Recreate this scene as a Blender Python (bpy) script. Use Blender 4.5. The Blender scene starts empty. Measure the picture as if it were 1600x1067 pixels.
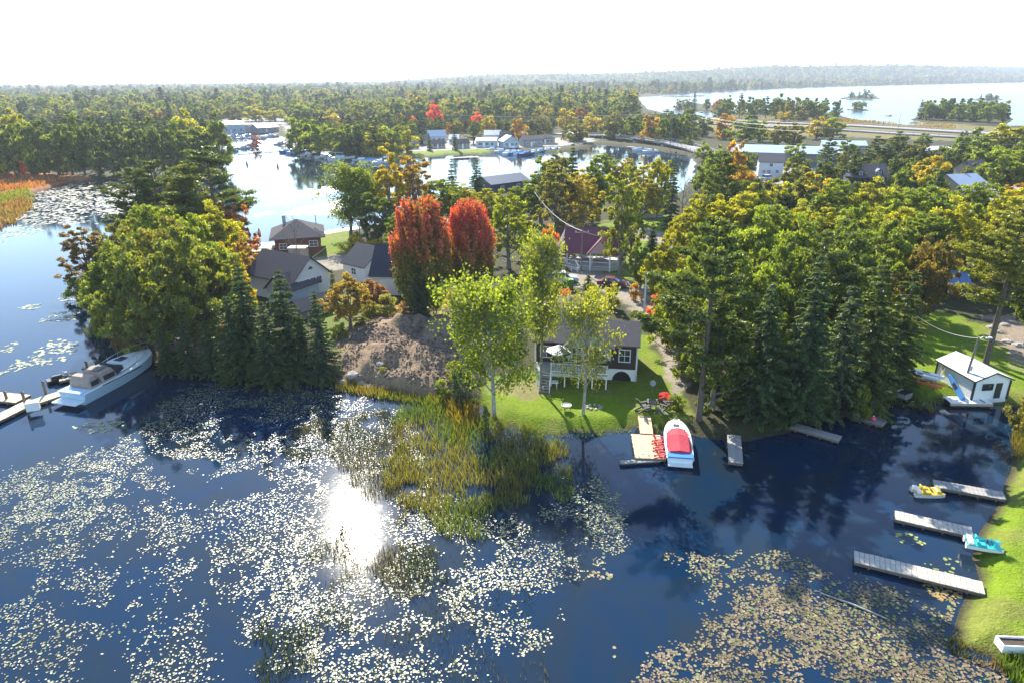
import bpy, bmesh, math, random
import numpy as np
from mathutils import Vector, Matrix
R = math.radians
rng = np.random.default_rng(7)
random.seed(11)
scene = bpy.context.scene
COL = scene.collection

# ------------------------------------------------------------------ camera
CAM = Vector((0.0, 0.0, 30.0)); PITCH = R(20.9); ROLL = R(0.5); FPX = 1067.0
fw = Vector((0, math.cos(PITCH), -math.sin(PITCH)))
r0 = Vector((1, 0, 0)); u0 = Vector((0, math.sin(PITCH), math.cos(PITCH)))
rt = r0*math.cos(ROLL) - u0*math.sin(ROLL)
up = u0*math.cos(ROLL) + r0*math.sin(ROLL)
cd = bpy.data.cameras.new('camera'); cam = bpy.data.objects.new('camera', cd); COL.objects.link(cam)
cd.sensor_width = 36.0; cd.lens = 36.0*FPX/1600.0; cd.clip_start = 0.5; cd.clip_end = 30000
cam.matrix_world = Matrix(((rt.x, up.x, -fw.x, CAM.x), (rt.y, up.y, -fw.y, CAM.y), (rt.z, up.z, -fw.z, CAM.z), (0, 0, 0, 1)))
scene.camera = cam

# ------------------------------------------------------------------ sky, sun, exposure
SUN_EL, SUN_AZ = 35.0, -15.5          # degrees; azimuth from +Y towards +X
w = bpy.data.worlds.new('World'); scene.world = w; w.use_nodes = True
nt = w.node_tree; nt.nodes.clear()
sky = nt.nodes.new('ShaderNodeTexSky'); sky.sky_type = 'NISHITA'; sky.sun_disc = False
sky.sun_elevation = R(SUN_EL); sky.sun_rotation = R(SUN_AZ)
sky.air_density = 1.0; sky.dust_density = 0.15; sky.ozone_density = 1.5; sky.altitude = 200
bg = nt.nodes.new('ShaderNodeBackground'); bg.inputs[1].default_value = 0.15
wo = nt.nodes.new('ShaderNodeOutputWorld')
mn = nt.nodes.new('ShaderNodeVectorMath'); mn.operation = 'MINIMUM'; mn.inputs[1].default_value = (6.5, 9.0, 10.0)   # added bluish cap on sky brightness, evens the sky out towards the sun
nt.links.new(sky.outputs[0], mn.inputs[0]); nt.links.new(mn.outputs[0], bg.inputs[0]); nt.links.new(bg.outputs[0], wo.inputs[0])
sl = bpy.data.lights.new('sun', 'SUN'); sl.energy = 5.0; sl.angle = R(0.5); sl.color = (1.0, 0.93, 0.80)
sun = bpy.data.objects.new('sun', sl); COL.objects.link(sun)
sd = Vector((math.sin(R(SUN_AZ))*math.cos(R(SUN_EL)), math.cos(R(SUN_AZ))*math.cos(R(SUN_EL)), math.sin(R(SUN_EL))))
sun.rotation_euler = sd.to_track_quat('Z', 'Y').to_euler(); sun.location = sd*300 + Vector((0, 0, 100))
vs = scene.view_settings; vs.view_transform = 'Standard'; vs.look = 'None'; vs.exposure = 1.35; vs.gamma = 1.0; vs.use_curve_mapping = False
cy = scene.cycles
cy.max_bounces = 8; cy.diffuse_bounces = 4; cy.glossy_bounces = 3; cy.transmission_bounces = 3; cy.volume_bounces = 0; cy.transparent_max_bounces = 4
cy.use_denoising = True; cy.caustics_reflective = False; cy.caustics_refractive = False
try: cy.denoiser = 'OPENIMAGEDENOISE'
except Exception: pass
cy.use_adaptive_sampling = False

# ------------------------------------------------------------------ measuring on the ground
HAZE = 0.00012
LAND = 0.7
def P(px, py, z=LAND):
    d = fw + rt*((px-800)/FPX) + up*(-(py-533.5)/FPX)
    t = (z-CAM.z)/min(d.z, -0.0035)
    return Vector((d.x*t, d.y*t, z))
def proj(v):
    q = v-CAM; z = q.dot(fw)
    return 800+FPX*q.dot(rt)/z, 533.5-FPX*q.dot(up)/z
def mpp(v): return (v-CAM).dot(fw)/FPX            # metres per photo pixel at a point
def rise(base, py_top):                             # height of a thing whose top shows at py_top
    lo, hi = 0.0, 90.0
    for _ in range(40):
        m = (lo+hi)/2
        if proj(base+Vector((0, 0, m)))[1] > py_top: lo = m
        else: hi = m
    return lo

# ------------------------------------------------------------------ tags
ALL_LABELS = {}
def tag(o, label=None, cat=None, group=None, kind=None):
    if label: o['label'] = label
    if cat: o['category'] = cat
    if group: o['group'] = group
    if kind: o['kind'] = kind
    return o
def empty(name, loc, rz=0.0):
    o = bpy.data.objects.new(name, None); COL.objects.link(o); o.location = loc; o.rotation_euler = (0, 0, rz); o.empty_display_size = 0.3
    return o
def obj(name, mesh, parent=None, loc=None, rot=None, scale=None):
    o = bpy.data.objects.new(name, mesh); COL.objects.link(o)
    if parent: o.parent = parent
    if loc is not None: o.location = loc
    if rot is not None: o.rotation_euler = rot
    if scale is not None: o.scale = scale
    return o
def copy_tree(o, parent=None):
    c = o.copy(); COL.objects.link(c)
    if parent: c.parent = parent
    for ch in [x for x in KIDS.get(o.name, [])]: 
        d = copy_tree(ch, c)
    KIDS[c.name] = [x for x in c.children] if c.children else []
    return c
KIDS = {}
def index_kids(o):
    KIDS[o.name] = list(o.children)
    for c in o.children: index_kids(c)

# ------------------------------------------------------------------ materials
def new_mat(name):
    m = bpy.data.materials.new(name); m.use_nodes = True; m.node_tree.nodes.clear(); return m
def N(m, t, **kw):
    n = m.node_tree.nodes.new(t)
    for k, v in kw.items():
        if k.startswith('i_'): n.inputs[k[2:].replace('_', ' ')].default_value = v
        else: setattr(n, k, v)
    return n
def L(m, a, b): m.node_tree.links.new(a, b)
def mat(name, col, rough=0.7, metal=0.0, spec=0.5, var=0.12, scale=3.0, bump=0.0, bscale=20.0, col2=None, coords='Object', wave=None):
    """procedural paint / wood / stone: base colour varied by noise, optional bump"""
    m = new_mat(name)
    out = N(m, 'ShaderNodeOutputMaterial'); b = N(m, 'ShaderNodeBsdfPrincipled')
    b.inputs['Roughness'].default_value = rough; b.inputs['Metallic'].default_value = metal
    b.inputs['Specular IOR Level'].default_value = spec
    L(m, b.outputs[0], out.inputs[0])
    tc = N(m, 'ShaderNodeTexCoord')
    ns = N(m, 'ShaderNodeTexNoise'); ns.inputs['Scale'].default_value = scale; ns.inputs['Detail'].default_value = 6; ns.inputs['Roughness'].default_value = 0.65
    L(m, tc.outputs[coords], ns.inputs['Vector'])
    rp = N(m, 'ShaderNodeMapRange'); rp.inputs[1].default_value = 0.3; rp.inputs[2].default_value = 0.7
    L(m, ns.outputs['Fac'], rp.inputs[0])
    mx = N(m, 'ShaderNodeMix', data_type='RGBA')
    c = Vector(col[:3]); c2 = Vector(col2[:3]) if col2 else c*(1+var)
    c1 = c if col2 else c*(1-var)
    mx.inputs[6].default_value = (*c1, 1); mx.inputs[7].default_value = (*c2, 1)
    L(m, rp.outputs[0], mx.inputs[0])
    last = mx.outputs[2]
    if wave:   # (scale, axis, darkness) : siding / board lines
        wv = N(m, 'ShaderNodeTexWave', wave_type='BANDS', bands_direction=wave[1], wave_profile='SAW')
        wv.inputs['Scale'].default_value = wave[0]; L(m, tc.outputs[coords], wv.inputs['Vector'])
        lt = N(m, 'ShaderNodeMath', operation='LESS_THAN'); lt.inputs[1].default_value = 0.12; L(m, wv.outputs['Fac'], lt.inputs[0])
        m2 = N(m, 'ShaderNodeMix', data_type='RGBA', blend_type='MULTIPLY'); m2.inputs[7].default_value = (wave[2],)*3+(1,)
        L(m, lt.outputs[0], m2.inputs[0]); L(m, last, m2.inputs[6]); last = m2.outputs[2]
    L(m, last, b.inputs['Base Color'])
    if bump:
        n2 = N(m, 'ShaderNodeTexNoise'); n2.inputs['Scale'].default_value = bscale; n2.inputs['Detail'].default_value = 8
        L(m, tc.outputs[coords], n2.inputs['Vector'])
        bp = N(m, 'ShaderNodeBump'); bp.inputs['Strength'].default_value = 1.0; bp.inputs['Distance'].default_value = bump
        L(m, n2.outputs['Fac'], bp.inputs['Height']); L(m, bp.outputs[0], b.inputs['Normal'])
    return m

def leaf_mat(name, ramp=None, two=None, transl=0.5, sat_t=1.6, attr='tone', gloss=0.025):
    """leaves: colour = object colour (or a per-instance ramp, or two colours mixed by the leaf's 'warm' value) times each leaf's own tone"""
    m = new_mat(name); out = N(m, 'ShaderNodeOutputMaterial')
    oi = N(m, 'ShaderNodeObjectInfo'); at = N(m, 'ShaderNodeAttribute'); at.attribute_name = attr
    sp = N(m, 'ShaderNodeSeparateColor'); L(m, at.outputs['Color'], sp.inputs[0])
    if ramp:
        cr = N(m, 'ShaderNodeValToRGB'); cr.color_ramp.interpolation = 'LINEAR'
        e = cr.color_ramp.elements
        e[0].position, e[0].color = ramp[0][0], (*ramp[0][1], 1)
        e[1].position, e[1].color = ramp[-1][0], (*ramp[-1][1], 1)
        for p_, c_ in ramp[1:-1]:
            q = e.new(p_); q.color = (*c_, 1)
        L(m, oi.outputs['Random'], cr.inputs[0]); base = cr.outputs[0]
    elif two:
        mx = N(m, 'ShaderNodeMix', data_type='RGBA'); mx.inputs[6].default_value = (*two[0], 1); mx.inputs[7].default_value = (*two[1], 1)
        L(m, sp.outputs[1], mx.inputs[0]); base = mx.outputs[2]
    else: base = oi.outputs['Color']
    # tone: darker to lighter leaf, a little yellower when light
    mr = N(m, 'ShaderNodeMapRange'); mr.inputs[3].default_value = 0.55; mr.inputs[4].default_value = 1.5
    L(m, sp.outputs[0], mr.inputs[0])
    cmb = N(m, 'ShaderNodeCombineColor')
    f1 = N(m, 'ShaderNodeMath', operation='MULTIPLY'); f1.inputs[1].default_value = 1.05; L(m, mr.outputs[0], f1.inputs[0])
    L(m, f1.outputs[0], cmb.inputs[0]); L(m, mr.outputs[0], cmb.inputs[1]); cmb.inputs[2].default_value = 1.0
    mu = N(m, 'ShaderNodeMix', data_type='RGBA', blend_type='MULTIPLY'); mu.inputs[0].default_value = 1.0
    L(m, base, mu.inputs[6]); L(m, cmb.outputs[0], mu.inputs[7])
    d = N(m, 'ShaderNodeBsdfDiffuse'); t = N(m, 'ShaderNodeBsdfTranslucent'); g = N(m, 'ShaderNodeBsdfGlossy'); g.inputs['Roughness'].default_value = 0.45
    g.inputs['Color'].default_value = (0.9, 0.95, 0.85, 1)
    tm = N(m, 'ShaderNodeMix', data_type='RGBA', blend_type='MULTIPLY'); tm.inputs[0].default_value = 1.0
    tm.inputs[7].default_value = (sat_t*1.25, sat_t*1.2, sat_t*0.35, 1)
    L(m, mu.outputs[2], tm.inputs[6]); L(m, mu.outputs[2], d.inputs[0]); L(m, tm.outputs[2], t.inputs[0])
    s1 = N(m, 'ShaderNodeMixShader'); s1.inputs[0].default_value = transl; L(m, d.outputs[0], s1.inputs[1]); L(m, t.outputs[0], s1.inputs[2])
    s2 = N(m, 'ShaderNodeMixShader'); s2.inputs[0].default_value = gloss; L(m, s1.outputs[0], s2.inputs[1]); L(m, g.outputs[0], s2.inputs[2])
    L(m, s2.outputs[0], out.inputs[0]); return m

M_LEAF = leaf_mat('leaves')
M_RED = leaf_mat('maple_leaves_turning', two=((0.15, 0.17, 0.03), (0.60, 0.11, 0.105)), transl=0.38, sat_t=1.2)
M_NEEDLE = leaf_mat('needles', transl=0.32, sat_t=1.5, gloss=0.03)
M_FOREST = leaf_mat('forest_leaves', ramp=[(0.0, (0.06, 0.09, 0.03)), (0.35, (0.09, 0.125, 0.035)), (0.6, (0.13, 0.16, 0.035)), (0.9, (0.19, 0.19, 0.04)), (0.985, (0.22, 0.18, 0.045)), (1.0, (0.26, 0.11, 0.04))], transl=0.42, sat_t=1.7)
M_FORESTC = leaf_mat('forest_needles', ramp=[(0.0, (0.045, 0.07, 0.04)), (0.6, (0.065, 0.095, 0.045)), (1.0, (0.09, 0.12, 0.045))], transl=0.2, sat_t=1.2)
M_BARK = mat('bark', (0.10, 0.08, 0.06), 0.9, var=0.35, scale=4, bump=0.02, bscale=9)
M_BIRCH = mat('birch_bark', (0.55, 0.52, 0.46), 0.8, scale=5, col2=(0.12, 0.11, 0.10), bump=0.01, bscale=9)
M_GREYBARK = mat('grey_bark', (0.2, 0.18, 0.155), 0.9, var=0.3, scale=4)

# ------------------------------------------------------------------ mesh collector
class MB:
    def __init__(s): s.v = []; s.f = []; s.mi = []; s.k = 0; s.cm = 0
    def add(s, vs_, fs_, m=None):
        m = s.cm if m is None else m
        n = len(s.v); s.v += [tuple(x) for x in vs_]
        s.f += [tuple(i+n for i in f) for f in fs_]; s.mi += [m]*len(fs_); return s
    def box(s, c, d, rz=0.0, rx=0.0, ry=0.0, taper=1.0, m=None):
        x, y, z = d[0]/2, d[1]/2, d[2]/2
        M_ = Matrix.Translation(Vector(c)) @ Matrix.Rotation(rz, 4, 'Z') @ Matrix.Rotation(ry, 4, 'Y') @ Matrix.Rotation(rx, 4, 'X')
        p = [(-x, -y, -z), (x, -y, -z), (x, y, -z), (-x, y, -z)] + [(-x*taper, -y*taper, z), (x*taper, -y*taper, z), (x*taper, y*taper, z), (-x*taper, y*taper, z)]
        return s.add([M_ @ Vector(q) for q in p], [(0, 3, 2, 1), (4, 5, 6, 7), (0, 1, 5, 4), (1, 2, 6, 5), (2, 3, 7, 6), (3, 0, 4, 7)], m)
    def bar(s, a, b, w_=0.05, h=None, m=None):
        a, b = Vector(a), Vector(b); h = h or w_; d = b-a
        if d.length < 1e-6: return s
        q = d.to_track_quat('X', 'Z'); M_ = Matrix.Translation((a+b)/2) @ q.to_matrix().to_4x4(); x = d.length/2
        p = [(i*x, j*w_/2, k*h/2) for i in (-1, 1) for j in (-1, 1) for k in (-1, 1)]
        return s.add([M_ @ Vector(t) for t in p], [(0, 1, 3, 2), (4, 6, 7, 5), (0, 4, 5, 1), (2, 3, 7, 6), (0, 2, 6, 4), (1, 5, 7, 3)], m)
    def tube(s, pts, rad, n=8, m=None, cap=True):
        pts = [Vector(p) for p in pts]; rad = rad if hasattr(rad, '__len__') else [rad]*len(pts)
        vs_, fs_ = [], []
        for i, p in enumerate(pts):
            d = (pts[min(i+1, len(pts)-1)]-pts[max(i-1, 0)]).normalized()
            a = d.cross(Vector((0, 0, 1)) if abs(d.z) < 0.95 else Vector((1, 0, 0))).normalized(); b = d.cross(a)
            for k in range(n):
                t = 2*math.pi*k/n; vs_.append(p+(a*math.cos(t)+b*math.sin(t))*rad[i])
        for i in range(len(pts)-1):
            for k in range(n):
                fs_.append((i*n+k, i*n+(k+1) % n, (i+1)*n+(k+1) % n, (i+1)*n+k))
        if cap: fs_ += [tuple(reversed(range(n))), tuple((len(pts)-1)*n+k for k in range(n))]
        return s.add(vs_, fs_, m)
    def lathe(s, c, prof, n=16, m=None):
        vs_, fs_ = [], []; c = Vector(c)
        for r_, z in prof:
            for k in range(n):
                t = 2*math.pi*k/n; vs_.append(c+Vector((r_*math.cos(t), r_*math.sin(t), z)))
        for i in range(len(prof)-1):
            for k in range(n): fs_.append((i*n+k, i*n+(k+1) % n, (i+1)*n+(k+1) % n, (i+1)*n+k))
        fs_ += [tuple(reversed(range(n))), tuple((len(prof)-1)*n+k for k in range(n))]
        return s.add(vs_, fs_, m)
    def prism(s, poly, z0, z1, m=None):          # poly: xy list
        n = len(poly)
        return s.add([(x, y, z0) for x, y in poly]+[(x, y, z1) for x, y in poly],
                     [tuple(reversed(range(n))), tuple(range(n, 2*n))]+[(i, (i+1) % n, n+(i+1) % n, n+i) for i in range(n)], m)
    def mesh(s, name, mats, smooth=False):
        me = bpy.data.meshes.new(name); me.from_pydata(s.v, [], s.f)
        for m_ in (mats if isinstance(mats, (list, tuple)) else [mats]): me.materials.append(m_)
        me.polygons.foreach_set('material_index', s.mi)
        if smooth: me.polygons.foreach_set('use_smooth', [True]*len(s.f))
        me.update(); return me
    def build(s, name, mats, parent=None, smooth=False, loc=None, rz=None, bevel=0.0):
        me = s.mesh(name, mats, smooth)
        if bevel:
            bm = bmesh.new(); bm.from_mesh(me); bmesh.ops.remove_doubles(bm, verts=bm.verts, dist=1e-5)
            bmesh.ops.bevel(bm, geom=[e for e in bm.edges if e.is_manifold and e.calc_face_angle(0) > 0.5], offset=bevel, segments=1, affect='EDGES'); bm.to_mesh(me); bm.free()
        return obj(name, me, parent, loc, (0, 0, rz) if rz is not None else None)
# ================================================================== shoreline and ground
def W2(pts): return [tuple(P(x, y, 0.0)[:2]) for x, y in pts]
near_water = [(60, -30), (45, 12)] + W2([(1640, 1062), (1560, 1034), (1500, 1012), (1488, 975), (1506, 940), (1530, 905), (1516, 870), (1524, 832), (1558, 790),
    (1574, 740), (1586, 700), (1590, 660), (1597, 640), (1575, 634), (1520, 634), (1480, 624), (1450, 627), (1400, 626), (1365, 630), (1340, 640), (1300, 655), (1240, 674), (1170, 690),
    (1110, 686), (1070, 677), (1030, 671), (1000, 668), (940, 677), (905, 676), (875, 681), (820, 672), (772, 660), (748, 636), (700, 632), (640, 622), (600, 616), (570, 606), (540, 608), (515, 598),
    (470, 591), (400, 586), (330, 580), (270, 574), (240, 566), (205, 563), (186, 548), (178, 533), (168, 508), (150, 494), (130, 474), (112, 458), (120, 434), (150, 404),
    (190, 378), (250, 356), (330, 352), (372, 364), (385, 382), (400, 392), (430, 378), (500, 368), (560, 360), (620, 337), (700, 307), (770, 294), (830, 292), (900, 287), (985, 292),
    (1030, 307), (1060, 302), (1088, 274), (1086, 252), (1075, 243), (1000, 232), (935, 226), (900, 236), (860, 239), (800, 238), (760, 241), (700, 243), (640, 248), (600, 256),
    (550, 254), (500, 249), (450, 241), (438, 232), (446, 216), (400, 201), (360, 196), (346, 210), (352, 240), (345, 268), (300, 276), (250, 275), (200, 279), (110, 285), (60, 299),
    (46, 328), (0, 356), (-80, 380)]) + [(-220, 110), (-260, -30)]
big_lake = W2([(995, 153), (1012, 171), (1060, 183), (1120, 187), (1200, 190), (1330, 195), (1430, 197), (1500, 199), (1700, 197), (1900, 190), (1900, 121), (1700, 126.5), (1600, 129.5), (1450, 132.5),
    (1300, 136.5), (1200, 140), (1130, 144), (1060, 148), (1030, 150.5)])
islands = [W2([(1313, 153.5), (1325, 156), (1345, 157), (1362, 156), (1376, 153.5), (1345, 150.5)]), W2([(1512, 156), (1530, 157.5), (1558, 157), (1567, 155.2), (1540, 153.5)]),
    W2([(1317, 171), (1340, 174), (1362, 173.5), (1340, 170.5)]), W2([(1050, 168), (1070, 175), (1100, 176), (1150, 178), (1140, 170), (1100, 163), (1066, 161)]),
    W2([(1112, 190), (1112, 184), (1130, 178), (1160, 176), (1220, 176), (1290, 177), (1322, 184), (1350, 192), (1352, 198), (1200, 196)]),
    W2([(1424, 187), (1445, 181), (1500, 178), (1560, 180), (1585, 187), (1570, 196), (1500, 199), (1432, 197)]),
    W2([(1380, 181), (1388, 182.5), (1394, 181), (1387, 180)]), W2([(1030, 151.8), (1060, 152.8), (1110, 151), (1100, 149.8)])]
def sdist(poly, X, Y):
    """signed distance, positive inside"""
    A = np.array(poly, dtype=np.float64); B = np.roll(A, -1, axis=0)
    best = np.full(X.shape, 1e18); ins = np.zeros(X.shape, bool)
    for (ax, ay), (bx, by) in zip(A, B):
        ex, ey = bx-ax, by-ay; l2 = ex*ex+ey*ey+1e-12
        t = np.clip(((X-ax)*ex+(Y-ay)*ey)/l2, 0, 1)
        best = np.minimum(best, (X-ax-t*ex)**2+(Y-ay-t*ey)**2)
        if ay != by:
            c = ((ay > Y) != (by > Y)) & (X < (bx-ax)*(Y-ay)/(by-ay)+ax); ins ^= c
    d = np.sqrt(best); return np.where(ins, d, -d)
def hash2(ix, iy, s):
    n = (ix.astype(np.int64)*374761393 + iy.astype(np.int64)*668265263 + s*1442695041) & 0x7fffffff
    n = ((n ^ (n >> 13))*1274126177) & 0x7fffffff
    return ((n ^ (n >> 16)) & 0xffff)/65535.0
def vnoise(X, Y, s=0):
    ix, iy = np.floor(X), np.floor(Y); fx, fy = X-ix, Y-iy; fx = fx*fx*(3-2*fx); fy = fy*fy*(3-2*fy)
    a, b, c, d = hash2(ix, iy, s), hash2(ix+1, iy, s), hash2(ix, iy+1, s), hash2(ix+1, iy+1, s)
    return (a*(1-fx)+b*fx)*(1-fy)+(c*(1-fx)+d*fx)*fy
def fbm(X, Y, s=0, o=4):
    t = 0; a = 0.5; n = 0
    for k in range(o): t = t+a*vnoise(X*2**k, Y*2**k, s+k); n += a; a *= 0.5
    return t/n
def sm(x, a, b): t = np.clip((x-a)/(b-a), 0, 1); return t*t*(3-2*t)
def shore(X, Y):
    s = -np.maximum(sdist(near_water, X, Y), sdist(big_lake, X, Y))
    for i in islands: s = np.maximum(s, sdist(i, X, Y))
    return s + (fbm(X*0.35, Y*0.35, 3)-0.5)*np.clip(Y*0.012, 0.5, 3.0)
hx = np.array([-1.2, -0.5, -0.17, -0.09, 0.0, 0.09, 0.175, 0.26, 0.35, 0.52, 0.7, 1.2]); hz = np.array([2, 2, 6, 26, 42, 38, 42, 54, 68, 70, 74, 74.])
mounds = [(622, 566, 7.5, 2.9, 0.9), (668, 572, 8.0, 2.7, 1.1), (598, 528, 5.5, 1.7, 1.0), (630, 517, 7.5, 2.4, 0.8), (690, 520, 7.0, 2.1, 1.0), (560, 560, 5.5, 1.5, 1.0), (590, 585, 4.5, 1.3, 1), (640, 598, 6.5, 1.3, .8), (700, 560, 6.0, 1.6, 1), (545, 545, 4, 1.2, 1), (690, 600, 4.5, 1.0, 1), (610, 600, 4, .9, 1)]
def ground_z(X, Y):
    X = np.asarray(X, float); Y = np.asarray(Y, float)
    s = shore(X, Y)
    z = np.where(s > 0, LAND*sm(s, 0, 2.2), np.maximum(s*0.35, -1.6))
    u = X/np.maximum(Y, 1); z = z+np.where(s > 0, np.interp(u, hx, hz)*sm(Y, 2350+350*sm(u, .25, .6), 3900)*sm(s, 0, 650), 0)
    m = 0
    for px, py, r_, h, e in mounds:
        c = P(px, py); d = np.hypot((X-c.x), (Y-c.y)/e)/r_
        d = d+(fbm(X*0.45+px, Y*0.45, 9)-0.5)*0.6
        m = np.maximum(m, 0.92*h*np.clip(1-d, 0, 1)**1.05)
    m = np.where(m > 0, m*(1+0.5*(fbm(X*.9, Y*.9, 5)-0.5))+0.12*(fbm(X*1.1, Y*1.1, 15, 5)-.45)*sm(m, 0, .5)-0.35*sm(np.abs(fbm(X*.5+3, Y*.35, 25)-.5), .05, 0)*sm(m, .4, 1.2), 0)
    z = z+np.where(m > 0, m*(s > 1), 0)
    return z
# regions on the land, drawn on the ground: (name, colour, polygon, edge softness)
def RG(pts): return W2(pts)
GRASS = (0.14, 0.205, 0.012); DRY = (0.17, 0.15, 0.05); GRAVEL = (0.27, 0.235, 0.185); DIRT = (0.24, 0.17, 0.108); FLOOR = (0.055, 0.055, 0.025); NEED = (0.38, 0.14, 0.04)
regions = [
    ('marsh', (0.17, 0.14, 0.055), RG([(1095, 196), (1110, 183), (1330, 188), (1500, 196), (1620, 205), (1620, 226), (1450, 222), (1250, 214), (1120, 206)]), 6),
    ('marsh', (0.30, 0.12, 0.045), RG([(-150, 300), (-60, 275), (60, 273), (150, 281), (112, 288), (60, 300), (0, 318), (-60, 330)]), 2),
    ('marsh', (0.14, 0.15, 0.03), RG([(-100, 330), (0, 306), (48, 298), (50, 312), (20, 330), (-100, 350)]), 2),
    ('marsh', (0.22, 0.11, 0.05), RG([(-100, 345), (0, 328), (48, 312), (48, 332), (0, 360), (-100, 390)]), 2),
    ('lawn', GRASS, RG([(745, 630), (765, 660), (820, 675), (875, 684), (940, 680), (1000, 672), (1070, 680), (1085, 660), (1060, 620), (1052, 585), (1015, 545), (1008, 500), (1000, 530), (840, 590), (760, 596)]), 0.8),
    ('lawn', GRASS, RG([(1330, 650), (1400, 630), (1480, 630), (1600, 640), (1640, 640), (1640, 590), (1560, 520), (1480, 500), (1400, 492), (1385, 540), (1350, 600)]), 1.0),
    ('lawn', GRASS, RG([(1600, 630), (1593, 650), (1586, 700), (1560, 790), (1510, 830), (1510, 870), (1525, 905), (1480, 945), (1480, 1014), (1560, 1040), (1700, 1075), (1900, 1000), (1900, 630)]), 0.5),
    ('lawn', GRASS, RG([(975, 352), (1040, 340), (1080, 352), (1045, 380), (1000, 392), (970, 372)]), 1.5),
    ('lawn', GRASS, RG([(497, 362), (545, 360), (552, 385), (535, 404), (505, 414), (480, 412)]), 1),
    ('lawn', GRASS, RG([(600, 256), (640, 249), (700, 244), (765, 242), (760, 234), (650, 238), (585, 246)]), 2),
    ('lawn', GRASS, RG([(880, 392), (950, 350), (1000, 350), (1040, 400), (1020, 455), (950, 446), (905, 425)]), 1.5),
    ('lawn', GRASS, RG([(1040, 455), (1150, 440), (1220, 470), (1400, 470), (1450, 520), (1380, 560), (1240, 560), (1120, 520)]), 2),
    ('lawn', GRASS, RG([(520, 612), (505, 585), (440, 575), (420, 592), (470, 600)]), 1),
    ('lawn', (0.12, 0.15, 0.03), RG([(470, 470), (560, 470), (600, 500), (560, 530), (500, 540)]), 1),
    ('lawn', (.24, .19, .10), RG([(1006, 498), (1030, 500), (1062, 535), (1080, 580), (1062, 618), (1040, 604), (1036, 560), (1008, 528)]), 1.2),
    ('lawn', (.20, .18, .07), RG([(790, 604), (850, 600), (870, 622), (820, 634), (760, 625)]), 1.2),
    ('dirt_lot', DIRT, RG([(520, 604), (528, 535), (560, 510), (600, 488), (720, 478), (760, 520), (752, 590), (742, 634), (700, 636), (600, 620), (545, 612)]), 1.0),
    ('gravel_drive', GRAVEL, RG([(845, 372), (872, 392), (900, 402), (945, 432), (1000, 455), (1030, 475), (1015, 505), (1060, 540), (1075, 580), (1058, 622), (1040, 600), (1035, 560), (1008, 520), (985, 486), (950, 466), (880, 452), (845, 440), (835, 400)]), 1.2),
    ('gravel_drive', GRAVEL, RG([(380, 398), (420, 392), (480, 408), (560, 404), (620, 398), (620, 412), (545, 428), (400, 432), (360, 425)]), 0.8),
    ('gravel_drive', GRAVEL, RG([(560, 350), (650, 330), (720, 345), (860, 372), (850, 384), (720, 360), (640, 352), (570, 362)]), 0.8),
    ('gravel_drive', GRAVEL, RG([(960, 362), (1010, 360), (1080, 385), (1070, 400), (1000, 380), (955, 378)]), 0.8),
    ('gravel_drive', (0.30, 0.29, 0.27), RG([(1165, 252), (1310, 240), (1345, 262), (1330, 290), (1200, 292), (1150, 270)]), 2),
    ('gravel_drive', (0.28, 0.27, 0.25), RG([(1480, 300), (1600, 285), (1620, 330), (1500, 340)]), 2),
    ('gravel_drive', (0.30, 0.28, 0.25), RG([(640, 240), (880, 231), (930, 224), (925, 214), (860, 219), (720, 221), (640, 228)]), 2),
    ('gravel_drive', (0.26, 0.25, 0.24), RG([(345, 200), (440, 196), (450, 212), (445, 240), (520, 252), (520, 240), (465, 228), (470, 200), (440, 186), (350, 188)]), 2),
    ('needle_bed', NEED, RG([(335, 525), (350, 490), (370, 478), (375, 500), (355, 540)]), 1),
    ('needle_bed', NEED, RG([(672, 470), (700, 455), (722, 468), (716, 484), (685, 486)]), 1),
    ('needle_bed', (0.22, 0.17, 0.15), RG([(200, 520), (260, 505), (330, 520), (340, 560), (230, 560)]), 1),
    ('needle_bed', (0.24, 0.19, 0.14), RG([(1540, 500), (1600, 500), (1700, 560), (1700, 600), (1600, 590), (1560, 545)]), 1.5),
    ('needle_bed', NEED, RG([(1020, 480), (1050, 470), (1060, 500), (1035, 512)]), 1.5)]
NU, NY = 620, 620
us = np.concatenate([np.linspace(-2.2, -1.05, 25)[:-1], np.linspace(-1.05, 1.05, NU), np.linspace(1.05, 2.2, 25)[1:]]); NU = len(us)
ys = np.concatenate([np.geomspace(12, 130, 330)[:-1], np.geomspace(130, 700, 180)[:-1], np.geomspace(700, 9000, 112)]); NY = len(ys)
UU, YY = np.meshgrid(us, ys); XX = UU*YY
ZZ = ground_z(XX, YY); SS = shore(XX, YY)
Cc = np.zeros(XX.shape+(3,)); Cc[:] = FLOOR
rid = np.zeros(XX.shape, int)
wob = (fbm(XX*0.5, YY*0.5, 21)-0.5)
for k, (nm, c, poly, soft) in enumerate(regions):
    s = sdist(poly, XX, YY)+wob*soft*3
    a = sm(s, -soft*0.4, soft*0.4)[..., None]; cc = np.array(c)
    if nm == 'lawn':
        dry = sm(fbm(XX*0.22+9, YY*0.22, 31), 0.44, 0.68)[..., None]*0.5
        cc = cc*(1-dry)+np.array(DRY)*1.1*dry
    Cc = Cc*(1-a)+cc*a; rid[s > 0] = k+1
edge = (1-sm(SS, 0.0, 1.0))[..., None]                 # wet margin, mud and bottom
Cc = Cc*(1-edge)+np.array((0.06, 0.05, 0.03))*edge
Cc *= (0.8+0.4*fbm(XX*0.9, YY*0.9, 77))[..., None]
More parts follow.
